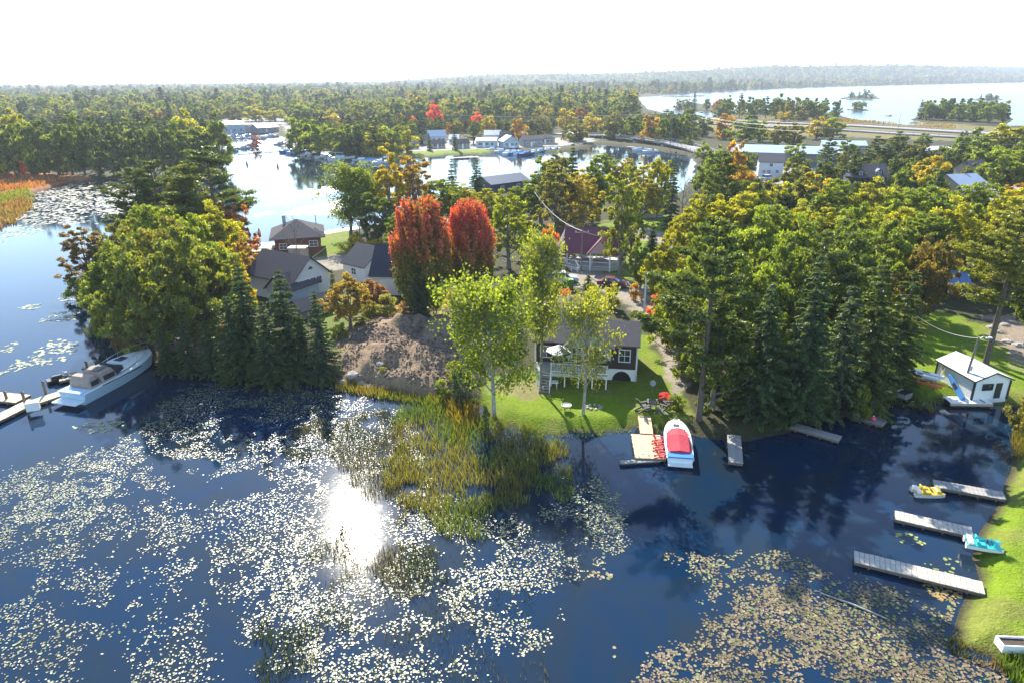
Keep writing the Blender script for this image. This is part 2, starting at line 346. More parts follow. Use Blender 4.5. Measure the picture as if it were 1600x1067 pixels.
def ground_mat():
    m = new_mat('ground_cover'); out = N(m, 'ShaderNodeOutputMaterial'); b = N(m, 'ShaderNodeBsdfPrincipled'); b.inputs['Roughness'].default_value = 0.95; b.inputs['Specular IOR Level'].default_value = 0.15
    at = N(m, 'ShaderNodeAttribute'); at.attribute_name = 'soil'; tc = N(m, 'ShaderNodeTexCoord')
    ns = N(m, 'ShaderNodeTexNoise'); ns.inputs['Scale'].default_value = 3.5; ns.inputs['Detail'].default_value = 8; ns.inputs['Roughness'].default_value = 0.8; L(m, tc.outputs['Object'], ns.inputs[0])
    mr = N(m, 'ShaderNodeMapRange'); mr.inputs[1].default_value = .25; mr.inputs[2].default_value = .75; mr.inputs[3].default_value = 0.55; mr.inputs[4].default_value = 1.5; L(m, ns.outputs[0], mr.inputs[0])
    mu = N(m, 'ShaderNodeVectorMath', operation='SCALE'); L(m, at.outputs['Color'], mu.inputs[0]); L(m, mr.outputs[0], mu.inputs['Scale'])
    L(m, mu.outputs[0], b.inputs['Base Color'])
    n2 = N(m, 'ShaderNodeTexNoise'); n2.inputs['Scale'].default_value = 7; n2.inputs['Detail'].default_value = 6; L(m, tc.outputs['Object'], n2.inputs[0])
    bp = N(m, 'ShaderNodeBump'); bp.inputs['Distance'].default_value = 0.12; L(m, n2.outputs[0], bp.inputs['Height']); L(m, bp.outputs[0], b.inputs['Normal'])
    L(m, b.outputs[0], out.inputs[0]); return m
M_GROUND = ground_mat()
V = np.stack([XX, YY, ZZ], -1).reshape(-1, 3)
ii, jj = np.meshgrid(np.arange(NY-1), np.arange(NU-1), indexing='ij')
quad = np.stack([ii*NU+jj, ii*NU+jj+1, (ii+1)*NU+jj+1, (ii+1)*NU+jj], -1).reshape(-1, 4)
qr = rid[:-1, :-1].reshape(-1); deep = (SS[:-1, :-1] < -12).reshape(-1)
names = ['forest_floor']+[r_[0] for r_ in regions]
kinds = np.array([{'forest_floor': 0, 'marsh': 1, 'lawn': 2, 'dirt_lot': 3, 'gravel_drive': 4, 'needle_bed': 5}[n] for n in names])[qr]
def np_mesh(name, verts, faces, mats, cols=None, cname='tone', mi=None, smooth=False):
    me = bpy.data.meshes.new(name); k = faces.shape[1]
    me.vertices.add(len(verts)); me.vertices.foreach_set('co', np.ascontiguousarray(verts, np.float32).ravel())
    me.loops.add(faces.size); me.loops.foreach_set('vertex_index', np.ascontiguousarray(faces, np.int32).ravel())
    me.polygons.add(len(faces)); me.polygons.foreach_set('loop_start', np.arange(0, faces.size, k, dtype=np.int32))
    if mi is not None: me.polygons.foreach_set('material_index', np.ascontiguousarray(mi, np.int32))
    for m_ in mats: me.materials.append(m_)
    if smooth: me.polygons.foreach_set('use_smooth', np.ones(len(faces), bool))
    if cols is not None:
        a = me.color_attributes.new(cname, 'FLOAT_COLOR', 'POINT'); c4 = np.ones((len(verts), 4), np.float32); c4[:, :cols.shape[1]] = cols; a.data.foreach_set('color', c4.ravel())
    me.update(calc_edges=True); return me
for k, nm in enumerate(['ground', 'marsh', 'lawn', 'dirt_lot', 'gravel_drive', 'ground_litter']):
    q = quad[(kinds == k) & ~deep]
    if len(q) == 0: continue
    idx, inv = np.unique(q, return_inverse=True)
    o = obj(nm, np_mesh(nm, V[idx], inv.reshape(-1, 4), [M_GROUND], Cc.reshape(-1, 3)[idx], 'soil', smooth=True)); tag(o, kind='structure')
# water
def water_mat():
    m = new_mat('lake_water'); out = N(m, 'ShaderNodeOutputMaterial'); b = N(m, 'ShaderNodeBsdfPrincipled')
    b.inputs['Roughness'].default_value = 0.06; b.inputs['IOR'].default_value = 1.33
    tc = N(m, 'ShaderNodeTexCoord')
    ns = N(m, 'ShaderNodeTexNoise'); ns.inputs['Scale'].default_value = 0.16; ns.inputs['Detail'].default_value = 7; ns.inputs['Roughness'].default_value = 0.6; ns.inputs['Distortion'].default_value = 1.0; L(m, tc.outputs['Object'], ns.inputs[0])
    cr = N(m, 'ShaderNodeValToRGB'); e = cr.color_ramp.elements; e[0].position = 0.40; e[0].color = (0.004, 0.021, 0.053, 1); e[1].position = 0.70; e[1].color = (0.014, 0.022, 0.028, 1)
    L(m, ns.outputs[0], cr.inputs[0]); L(m, cr.outputs[0], b.inputs['Base Color'])
    n2 = N(m, 'ShaderNodeTexNoise'); n2.inputs['Scale'].default_value = 1.3; n2.inputs['Detail'].default_value = 3; L(m, tc.outputs['Object'], n2.inputs[0])
    bp = N(m, 'ShaderNodeBump'); bp.inputs['Distance'].default_value = 0.004; bp.inputs['Strength'].default_value = 1.0; L(m, n2.outputs[0], bp.inputs['Height']); L(m, bp.outputs[0], b.inputs['Normal'])
    L(m, b.outputs[0], out.inputs[0]); return m
M_WATER = water_mat()
wb = MB(); wb.add([(-9000, -300, 0), (9000, -300, 0), (9000, 9000, 0), (-9000, 9000, 0)], [(0, 1, 2, 3)])
tag(wb.build('lake_water', M_WATER), kind='structure')
M_BIGW = M_WATER.copy(); M_BIGW.name = 'open_lake_water'
for n_ in M_BIGW.node_tree.nodes:
    if n_.type == 'BSDF_PRINCIPLED': n_.inputs['Roughness'].default_value = 0.22
    if n_.type == 'BUMP': n_.inputs['Distance'].default_value = 0.05
n_p = len(big_lake); wb = MB(); wb.add([(x, y, .02) for x, y in big_lake], [tuple(range(n_p))]); bm_ = bmesh.new(); bm_.from_mesh(wb.mesh('t', M_BIGW)); bmesh.ops.triangulate(bm_, faces=bm_.faces)
if sum(f.normal.z for f in bm_.faces) < 0: bmesh.ops.reverse_faces(bm_, faces=bm_.faces)
me_ = bpy.data.meshes.new('open_lake_water'); bm_.to_mesh(me_); bm_.free(); me_.materials.append(M_BIGW); tag(obj('open_lake_water', me_), kind='structure')
# ================================================================== tree shapes (numpy)
def unit(a): return a/np.maximum(np.linalg.norm(a, axis=-1, keepdims=True), 1e-9)
def leaf_quads(C, size, tone, warm=None, up=0.0, asp=0.7, long_dir=None):
    """one four-cornered leaf spray per centre, random tilt; 'up' pulls the faces level"""
    n = len(C); nrm = unit(rng.normal(size=(n, 3))+np.array([0, 0, up])*1.0)
    a = rng.normal(size=(n, 3)) if long_dir is None else long_dir+rng.normal(size=(n, 3))*0.35
    a = unit(a-nrm*(a*nrm).sum(-1, keepdims=True)); b = np.cross(nrm, a)
    s = (size*(0.6+0.8*rng.random(n)))[:, None] if np.isscalar(size) else size[:, None]
    bend = nrm*s*0.18
    v = np.stack([C-a*s*.5, C+b*s*asp*.5+bend, C+a*s*.5, C-b*s*asp*.5+bend], 1).reshape(-1, 3)
    f = np.arange(4*n).reshape(n, 4)
    c = np.stack([tone, warm if warm is not None else np.zeros(n), np.zeros(n)], -1).repeat(4, 0)
    return v, f, c
def limbs(paths):
    m = MB()
    for pts, rad, n in paths: m.tube(pts, rad, n, cap=False)
    return np.array(m.v), np.array(m.f)
def crown_round(h, w_, n, z0=0.3, clumps=70, leaf=0.32, lump=0.25, flat=1.0, gap=0.13, seed=0, upright=0.0, warmf=None, top=1.0):
    """broadleaf crown: clumps on limbs spread through an uneven ellipsoid"""
    g = np.random.default_rng(seed)
    d = unit(g.normal(size=(clumps, 3))); rr = (0.35+0.65*g.random(clumps)**0.45)
    ph = g.random(3)*6.28
    rad = 1+lump*np.sin(d[:, 0]*3+ph[0])*np.cos(d[:, 1]*3+ph[1])+lump*0.6*np.sin(d[:, 2]*5+ph[2])+g.normal(size=clumps)*0.08
    zc, zr = h*(z0+1)/2, h*(1-z0)/2
    K = d*(rr*rad)[:, None]*np.array([w_/2, w_/2, zr])
    if upright: K[:, :2] *= (1-upright*(K[:, 2:]/zr*0.5+0.5))
    else: K[:, :2] *= (1.0-0.28*np.clip(K[:, 2:]/zr, -1, 1))
    K[:, 2] += zc
    per = g.integers(0, clumps, n)
    cr = gap*w_*(0.6+0.8*g.random(clumps))
    off = unit(g.normal(size=(n, 3)))*(g.random(n)**0.5)[:, None]*np.array([1, 1, 0.7])
    C = K[per]+off*cr[per][:, None]
    ct = g.random(clumps)
    tone = np.clip(0.5+(ct[per]-0.5)*0.35+(g.random(n)-0.5)*0.8, 0, 1)
    warm = np.clip(((C[:, 2]-h*z0)/(h*(1-z0)))*1.0, 0, 1)
    if warmf is not None: warm = warmf(C, g)
    v, f, c = leaf_quads(C, leaf, tone, warm)
    # trunk and limbs
    P_ = []; lean = g.normal(size=2)*0.02*h
    tr = [Vector((lean[0]*t, lean[1]*t, h*0.86*t)) for t in (0, .12, .3, .5, .75, 1)]
    r0_ = 0.021*h+0.02*w_*0.5
    P_.append((tr, [r0_*1.3, r0_, r0_*.85, r0_*.6, r0_*.3, 0.02], 7))
    for k in np.argsort(-rr)[:min(clumps, 22)]:
        t0 = Vector((lean[0]*.4, lean[1]*.4, h*(z0*0.8+0.35*g.random()*(1-z0)))); e = Vector(K[k]); 
        if e.z < t0.z: t0.z = max(h*z0*.6, e.z-0.2*h)
        mid = t0.lerp(e, 0.5)+Vector((0, 0, -0.04*h)); P_.append(([t0, mid, e], [r0_*.35, r0_*.22, 0.02], 4))
    tv, tf = limbs(P_)
    return (v, f, c), (tv, tf)
def crown_oval(h, w_, n, z0=.08, leaf=.25, seed=0, warmf=None):
    """dense egg-shaped crown of many upright twigs"""
    g = np.random.default_rng(seed); T = 520
    a = g.random(T)*6.283; t = g.random(T)**.8; q = np.clip(t*.93+.02, 0.01, .96)
    env = w_/2*np.sin(np.pi*np.clip(q, 0, 1)**.9)**.45*(1+.07*np.sin(a*3+seed)+.07*np.sin(a*7+t*9)+.05*np.sin(t*23+a*2))*(.9+.2*g.random(T))
    rr = env*(.45+.6*g.random(T)**.4); K = np.stack([np.cos(a)*rr, np.sin(a)*rr, h*(z0+(1-z0)*t*.97)], -1)
    per = g.integers(0, T, n); s = g.random(n); d = K.copy(); d[:, 2] = 0; d = unit(d)*.28+np.array([0, 0, 1])
    C = K[per]+d[per]*((s-.5)*1.5)[:, None]+g.normal(size=(n, 3))*.15; ct = g.random(T)
    tone = np.clip(.5+(ct[per]-.5)*.45+(g.random(n)-.5)*.7, 0, 1)
    v, f, c = leaf_quads(C, leaf, tone, warmf(C, g))
    P_ = [([Vector((0, 0, 0)), Vector((0, 0, h*.3)), Vector((0, 0, h*.85))], [.2, .15, .03], 7)]
    for k in range(40): P_.append(([Vector((0, 0, h*(.08+.3*g.random()))), Vector(K[k])*.6+Vector((0, 0, K[k][2]*.3)), Vector(K[k])], [.06, .04, .015], 4))
    return (v, f, c), limbs(P_)
def crown_spruce(h, w_, n, z0=0.04, leaf=0.34, seed=0, droop=0.28, whorls=26, dens=1.0, open_=0.0, pw=0.85):
    g = np.random.default_rng(seed); Cs, D, S, T = [], [], [], []; P_ = [([Vector((0, 0, 0)), Vector((0, 0, h*.5)), Vector((0, 0, h))], [0.016*h, 0.009*h, 0.01], 6)]
    br = []
    for i in range(whorls):
        t = (i+g.random()*.5)/whorls; z = h*(z0+(1-z0)*t); R_ = w_/2*(1-t)**pw*(0.8+0.35*g.random())+0.03*w_
        k = int(5+g.integers(0, 3)+(1-t)*3)
        for j in range(k):
            if g.random() < open_: continue
            a = 6.283*(j+g.random())/k; L_ = R_*(0.7+0.45*g.random()); br.append((z, a, L_, t))
    tot = sum(b[2] for b in br); 
    for z, a, L_, t in br:
        m = max(6, int(n*L_/tot)); s = g.random(m)**0.75; ca, sa = math.cos(a), math.sin(a)
        wd = (g.random(m)-.5)*0.42*L_*(1.1-s)
        dz = -droop*L_*s**1.3*(1-0.5*t)+0.10*L_*s*s
        C = np.stack([ca*s*L_-sa*wd, sa*s*L_+ca*wd, z+dz-np.abs(g.normal(size=m))*0.035*h/10-np.abs(wd)*0.2], -1)
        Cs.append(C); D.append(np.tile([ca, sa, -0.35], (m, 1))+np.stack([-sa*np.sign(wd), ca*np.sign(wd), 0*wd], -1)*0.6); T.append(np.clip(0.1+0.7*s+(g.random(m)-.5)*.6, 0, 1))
    C = np.concatenate(Cs); v, f, c = leaf_quads(C, leaf, np.concatenate(T), up=0.9, asp=0.42, long_dir=np.concatenate(D))
    return (v, f, c), limbs(P_)
def crown_pine(h, w_, n, z0=0.3, seed=0, leaf=0.34, whorls=13, lean=0.0, open_=0.25, windy=0.0):
    """white pine: level irregular boughs, needles in flat plumes towards their ends"""
    g = np.random.default_rng(seed); Cs, T, D = [], [], []; bend = lean*h
    ax = lambda t: Vector((bend*t*t, 0, h*t))
    P_ = [([ax(t) for t in (0, .2, .4, .6, .8, 1)], [0.019*h, 0.016*h, .013*h, .009*h, .005*h, .01], 7)]; br = []
    for i in range(whorls):
        t = z0+(1-z0)*(i+0.4*g.random())/whorls; tt = (t-z0)/(1-z0)
        env = (0.62+0.38*math.sin(tt*2.6+0.5))*(1-tt**2.2)+0.12; k = g.integers(4, 7)
        for j in range(k):
            if g.random() < open_: continue
            a = g.random()*6.283; L_ = w_/2*env*(0.55+0.6*g.random())*(1+windy*math.cos(a))
            br.append((t, a, L_, tt))
    tot = sum(b[2] for b in br)
    for t, a, L_, tt in br:
        o = ax(t); ca, sa = math.cos(a), math.sin(a); rise_ = 0.12+0.5*tt
        pt = lambda s: np.array([o.x+ca*s*L_, o.y+sa*s*L_, o.z+L_*(rise_*s*0.5+0.18*s*s)])
        P_.append(([Vector(pt(0)), Vector(pt(.5)), Vector(pt(1))], [0.0045*h, 0.003*h, .01], 4))
        m = max(10, int(n*L_/tot)); nc = max(3, int(L_*2.2)); cs = 0.25+0.78*g.random(nc)**.8
        k = g.integers(0, nc, m); side = (g.random(nc)-.5)*0.6*L_*(1.1-cs)
        base = np.array([pt(s) for s in cs])[k]+np.stack([-sa*side, ca*side, 0*side+0.05*h/10], -1)[k]
        off = g.normal(size=(m, 3))*np.array([0.34, 0.34, 0.11])*min(1.0, 0.5+L_*0.16)
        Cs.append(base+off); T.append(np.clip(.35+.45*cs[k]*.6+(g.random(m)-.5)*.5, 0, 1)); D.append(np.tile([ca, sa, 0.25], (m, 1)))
    v, f, c = leaf_quads(np.concatenate(Cs), leaf, np.concatenate(T), up=0.8, asp=0.38, long_dir=np.concatenate(D)*0.6)
    return (v, f, c), limbs(P_)
def crown_birch(h, w_, n, z0=0.25, seed=0, leaf=0.26, limbs_n=16, tuft=0.09, forks=1):
    """open tree with visible limbs, leaves in hanging sprays along them"""
    g = np.random.default_rng(seed); Cs, T, P_ = [], [], []
    for q in range(forks):
        la = g.random()*6.28; le = 0.0 if forks == 1 else 0.10
        ax = lambda t: Vector((math.cos(la)*le*h*t+0.02*h*math.sin(t*4+seed), math.sin(la)*le*h*t+.015*h*math.cos(t*5), h*.96*t))
        r_ = 0.0135*h+0.05; P_.append(([ax(t) for t in (0, .15, .3, .5, .7, .85, 1)], [r_*1.25, r_, r_*.9, r_*.7, r_*.45, r_*.25, .015], 8))
        for i in range(limbs_n//forks):
            t = z0+(0.95-z0)*(i+g.random())/(limbs_n//forks); a = g.random()*6.283; tt = (t-z0)/(1-z0)
            L_ = w_/2*(0.55+0.55*math.sin(math.pi*min(1, tt*0.85+.18)))*(0.7+.5*g.random()); o = ax(t)
            e = o+Vector((math.cos(a)*L_, math.sin(a)*L_, L_*(0.75+0.5*g.random()))); e.z = min(e.z, h*1.02); mid = o.lerp(e, .5)+Vector((0, 0, .06*L_))
            P_.append(([o, mid, e], [r_*.42, r_*.28, .015], 5)); m = int(n/limbs_n)
            nc = 9; cs = .3+.75*g.random(nc); base = np.array([list(o.lerp(mid, s*2) if s < .5 else mid.lerp(e, s*2-1)) for s in cs])+g.normal(size=(nc, 3))*0.16*L_
            k = g.integers(0, nc, m); off = g.normal(size=(m, 3))*np.array([1, 1, 1.0])*tuft*w_
            off[:, 2] -= np.abs(g.normal(size=m))*tuft*w_*.6
            Cs.append(base[k]+off); ct = g.random(nc); T.append(np.clip(.5+(ct[k]-.5)*.5+(g.random(m)-.5)*.6, 0, 1))
    C = np.concatenate(Cs); ok = C[:, 2] > 0.1*h; C = C[ok]; T = np.concatenate(T)[ok]
    v, f, c = leaf_quads(C, leaf, T, asp=.75); return (v, f, c), limbs(P_)
def bare(h, w_, seed=0, n=260):
    g = np.random.default_rng(seed); P_ = []
    tr = [Vector((0.02*h*math.sin(i+seed), 0.02*h*math.cos(2*i), h*t)) for i, t in enumerate((0, .3, .6, .85, 1))]
    P_.append((tr, [.016*h, .012*h, .008*h, .004*h, .01], 6))
    for i in range(26):
        t = .3+.68*g.random(); a = g.random()*6.28; L_ = w_/2*(1.1-t*.6)*(.6+.6*g.random()); o = Vector((0, 0, h*t)); e = o+Vector((math.cos(a)*L_, math.sin(a)*L_, L_*.9))
        P_.append(([o, o.lerp(e, .5)+Vector((0, 0, -.05*L_)), e], [.004*h, .003*h, .008], 4))
        for j in range(5):
            b = o.lerp(e, .35+.6*g.random()); q = b+Vector(g.normal(size=3)*.22*L_)+Vector((0, 0, .25*L_)); P_.append(([b, q], [.025, .008], 3))
    return (np.zeros((0, 3)), np.zeros((0, 4), int), np.zeros((0, 3))), limbs(P_)

class Shape:      # a tree shape: crown mesh and trunk mesh (and one joined mesh for the far ones)
    def __init__(s, name, data, h, w_, leafm, barkm):
        (v, f, c), (tv, tf) = data; s.h, s.w = h, w_; s.name = name
        s.crown = np_mesh(name+'_crown', v, f, [leafm], c) if len(v) else None
        s.trunk = np_mesh(name+'_trunk', tv, tf, [barkm], smooth=True)
        V_ = np.concatenate([v, tv]); F_ = np.concatenate([f, tf+len(v)]); c_ = np.concatenate([c, np.full((len(tv), 3), .5)])
        s.one = np_mesh(name, V_, F_, [leafm, barkm], c_, mi=np.concatenate([np.zeros(len(f)), np.ones(len(tf))]).astype(np.int32))
S = {}
def mk(kind, k, fn, h, w_, lm, bm_):
    S.setdefault(kind, []).append(Shape(f'{kind}', fn, h, w_, lm, bm_))
for k in range(4): mk('maple_tree', k, crown_round(12, 9, 21000, z0=.14, clumps=190, leaf=.31, seed=20+k, gap=.072, lump=.2), 12, 9, M_LEAF, M_GREYBARK)
for k in range(2): mk('oak_tree', k, crown_round(12, 11, 21000, z0=.10, clumps=150, leaf=.33, seed=40+k, gap=.066, lump=.36), 12, 11, M_LEAF, M_BARK)
for k in range(3): mk('aspen_tree', k, crown_round(14, 7, 15000, z0=.16, clumps=120, leaf=.30, seed=60+k, gap=.085, lump=.3), 14, 7, M_LEAF, M_GREYBARK)
for k in range(2): mk('birch_tree', k, crown_birch(14, 9, (11500, 5200)[k], z0=(.2, .26)[k], seed=80+k, limbs_n=30, tuft=.055, leaf=.33), 14, 9, M_LEAF, M_BIRCH)
for k in range(2): mk('poplar_tree', k, crown_birch(17, 8, (8000, 11000)[k], z0=(.3, .15)[k], seed=90+k, limbs_n=40, tuft=.06, leaf=.35), 17, 8, M_LEAF, M_GREYBARK)
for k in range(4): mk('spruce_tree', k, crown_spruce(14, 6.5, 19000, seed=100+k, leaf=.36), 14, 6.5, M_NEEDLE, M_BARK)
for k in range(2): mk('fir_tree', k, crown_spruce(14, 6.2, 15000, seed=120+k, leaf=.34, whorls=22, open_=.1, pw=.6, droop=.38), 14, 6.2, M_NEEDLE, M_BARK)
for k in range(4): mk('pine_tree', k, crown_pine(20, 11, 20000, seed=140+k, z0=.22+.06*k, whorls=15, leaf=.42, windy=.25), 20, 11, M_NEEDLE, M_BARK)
REDK = [.66]
def redwarm(C, g):
    d = np.linalg.norm(C[:, :2], axis=1)/3.3; t = C[:, 2]/10.5
    return np.clip((t-REDK[0])*2.4+(d-.9)*1.3+(g.random(len(C))-.5)*.7, 0, 1)
for k in range(2): REDK[0] = (.52, .44)[k]; mk('red_maple_tree', k, crown_oval(10.5, 6.6, 30000, seed=160+k, leaf=.25, warmf=redwarm), 10.5, 6.6, M_RED, M_GREYBARK)
for k in range(3): mk('shrub', k, crown_round(2.2, 2.6, 2600, z0=.0, clumps=26, leaf=.16, seed=180+k, gap=.14, lump=.3), 2.2, 2.6, M_LEAF, M_BARK)
for k in range(1): mk('round_shrub', k, crown_round(2.2, 2.2, 3600, z0=.0, clumps=60, leaf=.12, seed=190+k, gap=.10, lump=.03), 2.2, 2.2, M_NEEDLE, M_BARK)
for k in range(2): mk('bare_tree', k, bare(13, 6, seed=k), 13, 6, M_LEAF, M_GREYBARK)
# lighter ones for the middle distance
for k in range(4): mk('mid_broadleaf', k, crown_round(13, 10, 4600, z0=.02, clumps=60, leaf=.72, seed=200+k, gap=.12, lump=.28), 13, 10, M_LEAF, M_BARK)
for k in range(2): mk('mid_poplar', k, crown_round(15, 7.5, 3900, z0=.02, clumps=34, leaf=.68, seed=215+k, gap=.14, lump=.3), 15, 7.5, M_LEAF, M_BARK)
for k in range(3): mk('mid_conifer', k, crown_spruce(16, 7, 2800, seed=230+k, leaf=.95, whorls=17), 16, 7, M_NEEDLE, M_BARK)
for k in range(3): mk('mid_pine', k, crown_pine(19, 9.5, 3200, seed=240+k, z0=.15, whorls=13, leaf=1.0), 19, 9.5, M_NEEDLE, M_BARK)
def lit(c): return (c[0]*1.75, c[1]*1.65, c[2]*1.6, 1)
used = {}
TREES = []   # (object, words) for the ordinal labels
def tree(kind, px, py, top, wpx, col, region, parts=True, idx=None, name=None, label=None, cat='tree', group=None, base=None, rz=None, desc=None):
    b = base or P(px, py); z = float(ground_z(b.x, b.y)); b = Vector((b.x, b.y, max(z, 0.05)-0.05))
    h = rise(b, top); wm = wpx*mpp(b+Vector((0, 0, h*.6)))
    k = idx if idx is not None else used.get(kind, 0) % len(S[kind]); used[kind] = used.get(kind, 0)+1
    sh = S[kind][k % len(S[kind])]; s = (wm/sh.w, wm/sh.w, h/sh.h); rz = random.random()*6.28 if rz is None else rz
    nm = name or {'mid_broadleaf': 'broadleaf_tree', 'mid_poplar': 'poplar_tree', 'mid_conifer': 'spruce_tree', 'mid_pine': 'pine_tree', 'oak_tree': 'maple_tree'}.get(kind, kind)
    if parts:
        t = empty(nm, b, rz)
        obj('trunk', sh.trunk, t, scale=s)
        if sh.crown: c = obj('crown', sh.crown, t, scale=s); c.color = lit(col)
    else:
        t = obj(nm, sh.one, None, b, (0, 0, rz), s); t.color = lit(col)
    t['category'] = cat
    if label: t['label'] = label
    else: TREES.append((t, desc or colour_word(col, kind), nm.replace('_tree', '').replace('_', ' '), region, px))
    t['group'] = group or ('trees '+region)
    return t
def colour_word(c, kind):
    r_, g_, b_ = c
    if kind == 'red_maple_tree': return 'red-topped'
    if kind == 'bare_tree': return 'bare grey'
    x = r_/g_
    if x > 2.2: return 'red'
    if x > 1.45: return 'orange'
    if x > 1.02: return 'golden yellow'
    if g_ > .115: return 'bright yellow-green'
    if g_ > .075: return 'mid green'
    return 'dark green'
ORD = ['first', 'second', 'third', 'fourth', 'fifth', 'sixth', 'seventh', 'eighth', 'ninth', 'tenth', 'eleventh', 'twelfth', 'thirteenth', 'fourteenth', 'fifteenth', 'sixteenth', 'seventeenth', 'eighteenth', 'nineteenth', 'twentieth']
def ordw(i): return ORD[i] if i < 20 else ('twenty-' if i < 29 else 'thirty-' if i < 39 else 'forty-')+ORD[(i-20) % 10]
def finish_tree_labels():
    d = {}
    for t, cw, nm, reg, px in TREES: d.setdefault((cw, nm, reg), []).append((px, t.name, t))
    for (cw, nm, reg), l in d.items():
        l.sort(key=lambda q: (q[0], q[1]))
        for i, (_, _, t) in enumerate(l):
            t['label'] = f'{cw} {nm} {reg}' if len(l) == 1 else f'{ordw(i)} {cw} {nm} from the left {reg}'
# leaf colours
YG = (0.16, 0.17, 0.018); GR = (0.08, 0.112, 0.024); MG = (0.10, 0.135, 0.024); DG = (0.062, 0.09, 0.025); GO = (0.20, 0.175, 0.025); OR = (0.19, 0.125, 0.03); RD = (0.34, 0.06, 0.04)
SP = (0.045, 0.075, 0.037); SB = (0.05, 0.078, 0.048); PN = (0.055, 0.08, 0.026); PY = (0.105, 0.12, 0.025); OL = (0.095, 0.1, 0.03)
# ================================================================== the trees themselves: kind, base px, base py, top py, width px, colour
def rows(region, lst, parts=True, **kw):
    for e in lst: tree(*e[:6], region, parts=parts, **kw, **(e[6] if len(e) > 6 else {}))
rows('on the lawn before the brown cottage', [
    ('birch_tree', 769, 640, 452, 122, MG, dict(idx=0, label='leafy green birch leaning over the lawn left of the brown cottage')),
    ('poplar_tree', 846, 606, 372, 62, (0.10, 0.125, 0.03), dict(idx=0, label='tall thin green tree with open crown before the cottage left corner')),
    ('birch_tree', 912, 648, 470, 92, (0.125, 0.145, 0.025), dict(idx=1, label='sparse yellow-green birch with white trunk before the cottage gable'))])
rows('in the wood right of the cottage', [
    ('pine_tree', 1092, 655, 338, 168, PN, dict(idx=1, label='tallest blue-green pine at the water edge right of the cottage')),
    ('maple_tree', 1112, 640, 470, 120, DG), ('spruce_tree', 1180, 650, 440, 112, SP), ('spruce_tree', 1245, 648, 396, 122, SP), ('fir_tree', 1300, 640, 440, 96, SB),
    ('spruce_tree', 1342, 630, 400, 116, PN), ('fir_tree', 1392, 606, 418, 92, PN), ('maple_tree', 1150, 600, 395, 120, GR), ('maple_tree', 1060, 560, 420, 90, MG),
    ('oak_tree', 1210, 560, 372, 120, GR), ('pine_tree', 1262, 560, 360, 110, PN), ('maple_tree', 1165, 520, 330, 125, MG), ('oak_tree', 1310, 560, 400, 105, DG),
    ('maple_tree', 1036, 470, 372, 70, YG), ('maple_tree', 1050, 520, 440, 62, OL), ('maple_tree', 1110, 500, 345, 100, MG), ('maple_tree', 1230, 500, 340, 110, MG), ('spruce_tree', 1355, 560, 420, 70, SP)])
rows('in the wood behind the tall pine', [
    ('maple_tree', 1080, 420, 310, 85, YG), ('maple_tree', 1140, 420, 300, 95, YG), ('maple_tree', 1190, 430, 318, 90, MG), ('maple_tree', 1240, 420, 318, 80, YG), ('maple_tree', 1290, 430, 330, 95, YG),
    ('oak_tree', 1330, 440, 318, 105, MG), ('maple_tree', 1380, 430, 322, 95, YG), ('oak_tree', 1300, 490, 350, 120, DG), ('oak_tree', 1370, 480, 345, 115, GR), ('maple_tree', 1430, 450, 330, 90, GR),
    ('oak_tree', 1435, 505, 372, 82, (0.10, 0.085, 0.03)), ('maple_tree', 1470, 440, 312, 95, YG), ('oak_tree', 1505, 420, 320, 85, MG), ('maple_tree', 1560, 430, 300, 120, YG), ('maple_tree', 1600, 470, 340, 100, MG),
    ('maple_tree', 1405, 400, 292, 90, MG), ('maple_tree', 1350, 385, 282, 85, YG), ('maple_tree', 1290, 380, 285, 80, MG), ('maple_tree', 1440, 380, 290, 80, GR), ('maple_tree', 1520, 375, 285, 85, MG)])
rows('beside the white boathouse', [
    ('pine_tree', 1540, 568, 322, 150, PY, dict(idx=3, label='big yellow-green pine standing behind the white boathouse')),
    ('maple_tree', 1615, 560, 395, 90, DG), ('pine_tree', 1590, 500, 330, 90, PY),
    ('shrub', 1598, 668, 608, 48, OL, dict(name='willow_shrub', label='tall olive willow shrub at the right edge below the boathouse', cat='shrub', group='shrubs on the right shore')),
    ('aspen_tree', 1575, 470, 350, 80, MG)])
rows('on the shore left of the mounds', [
    ('spruce_tree', 396, 578, 410, 92, SP), ('spruce_tree', 455, 580, 420, 96, SP), ('spruce_tree', 505, 584, 452, 66, SB), ('spruce_tree', 372, 584, 462, 84, SP), ('spruce_tree', 425, 590, 470, 72, SP),
    ('spruce_tree', 478, 580, 490, 56, SP), ('fir_tree', 262, 575, 508, 42, SP), ('fir_tree', 298, 578, 490, 46, SP), ('fir_tree', 333, 578, 498, 46, SP), ('spruce_tree', 655, 505, 405, 40, SB)])
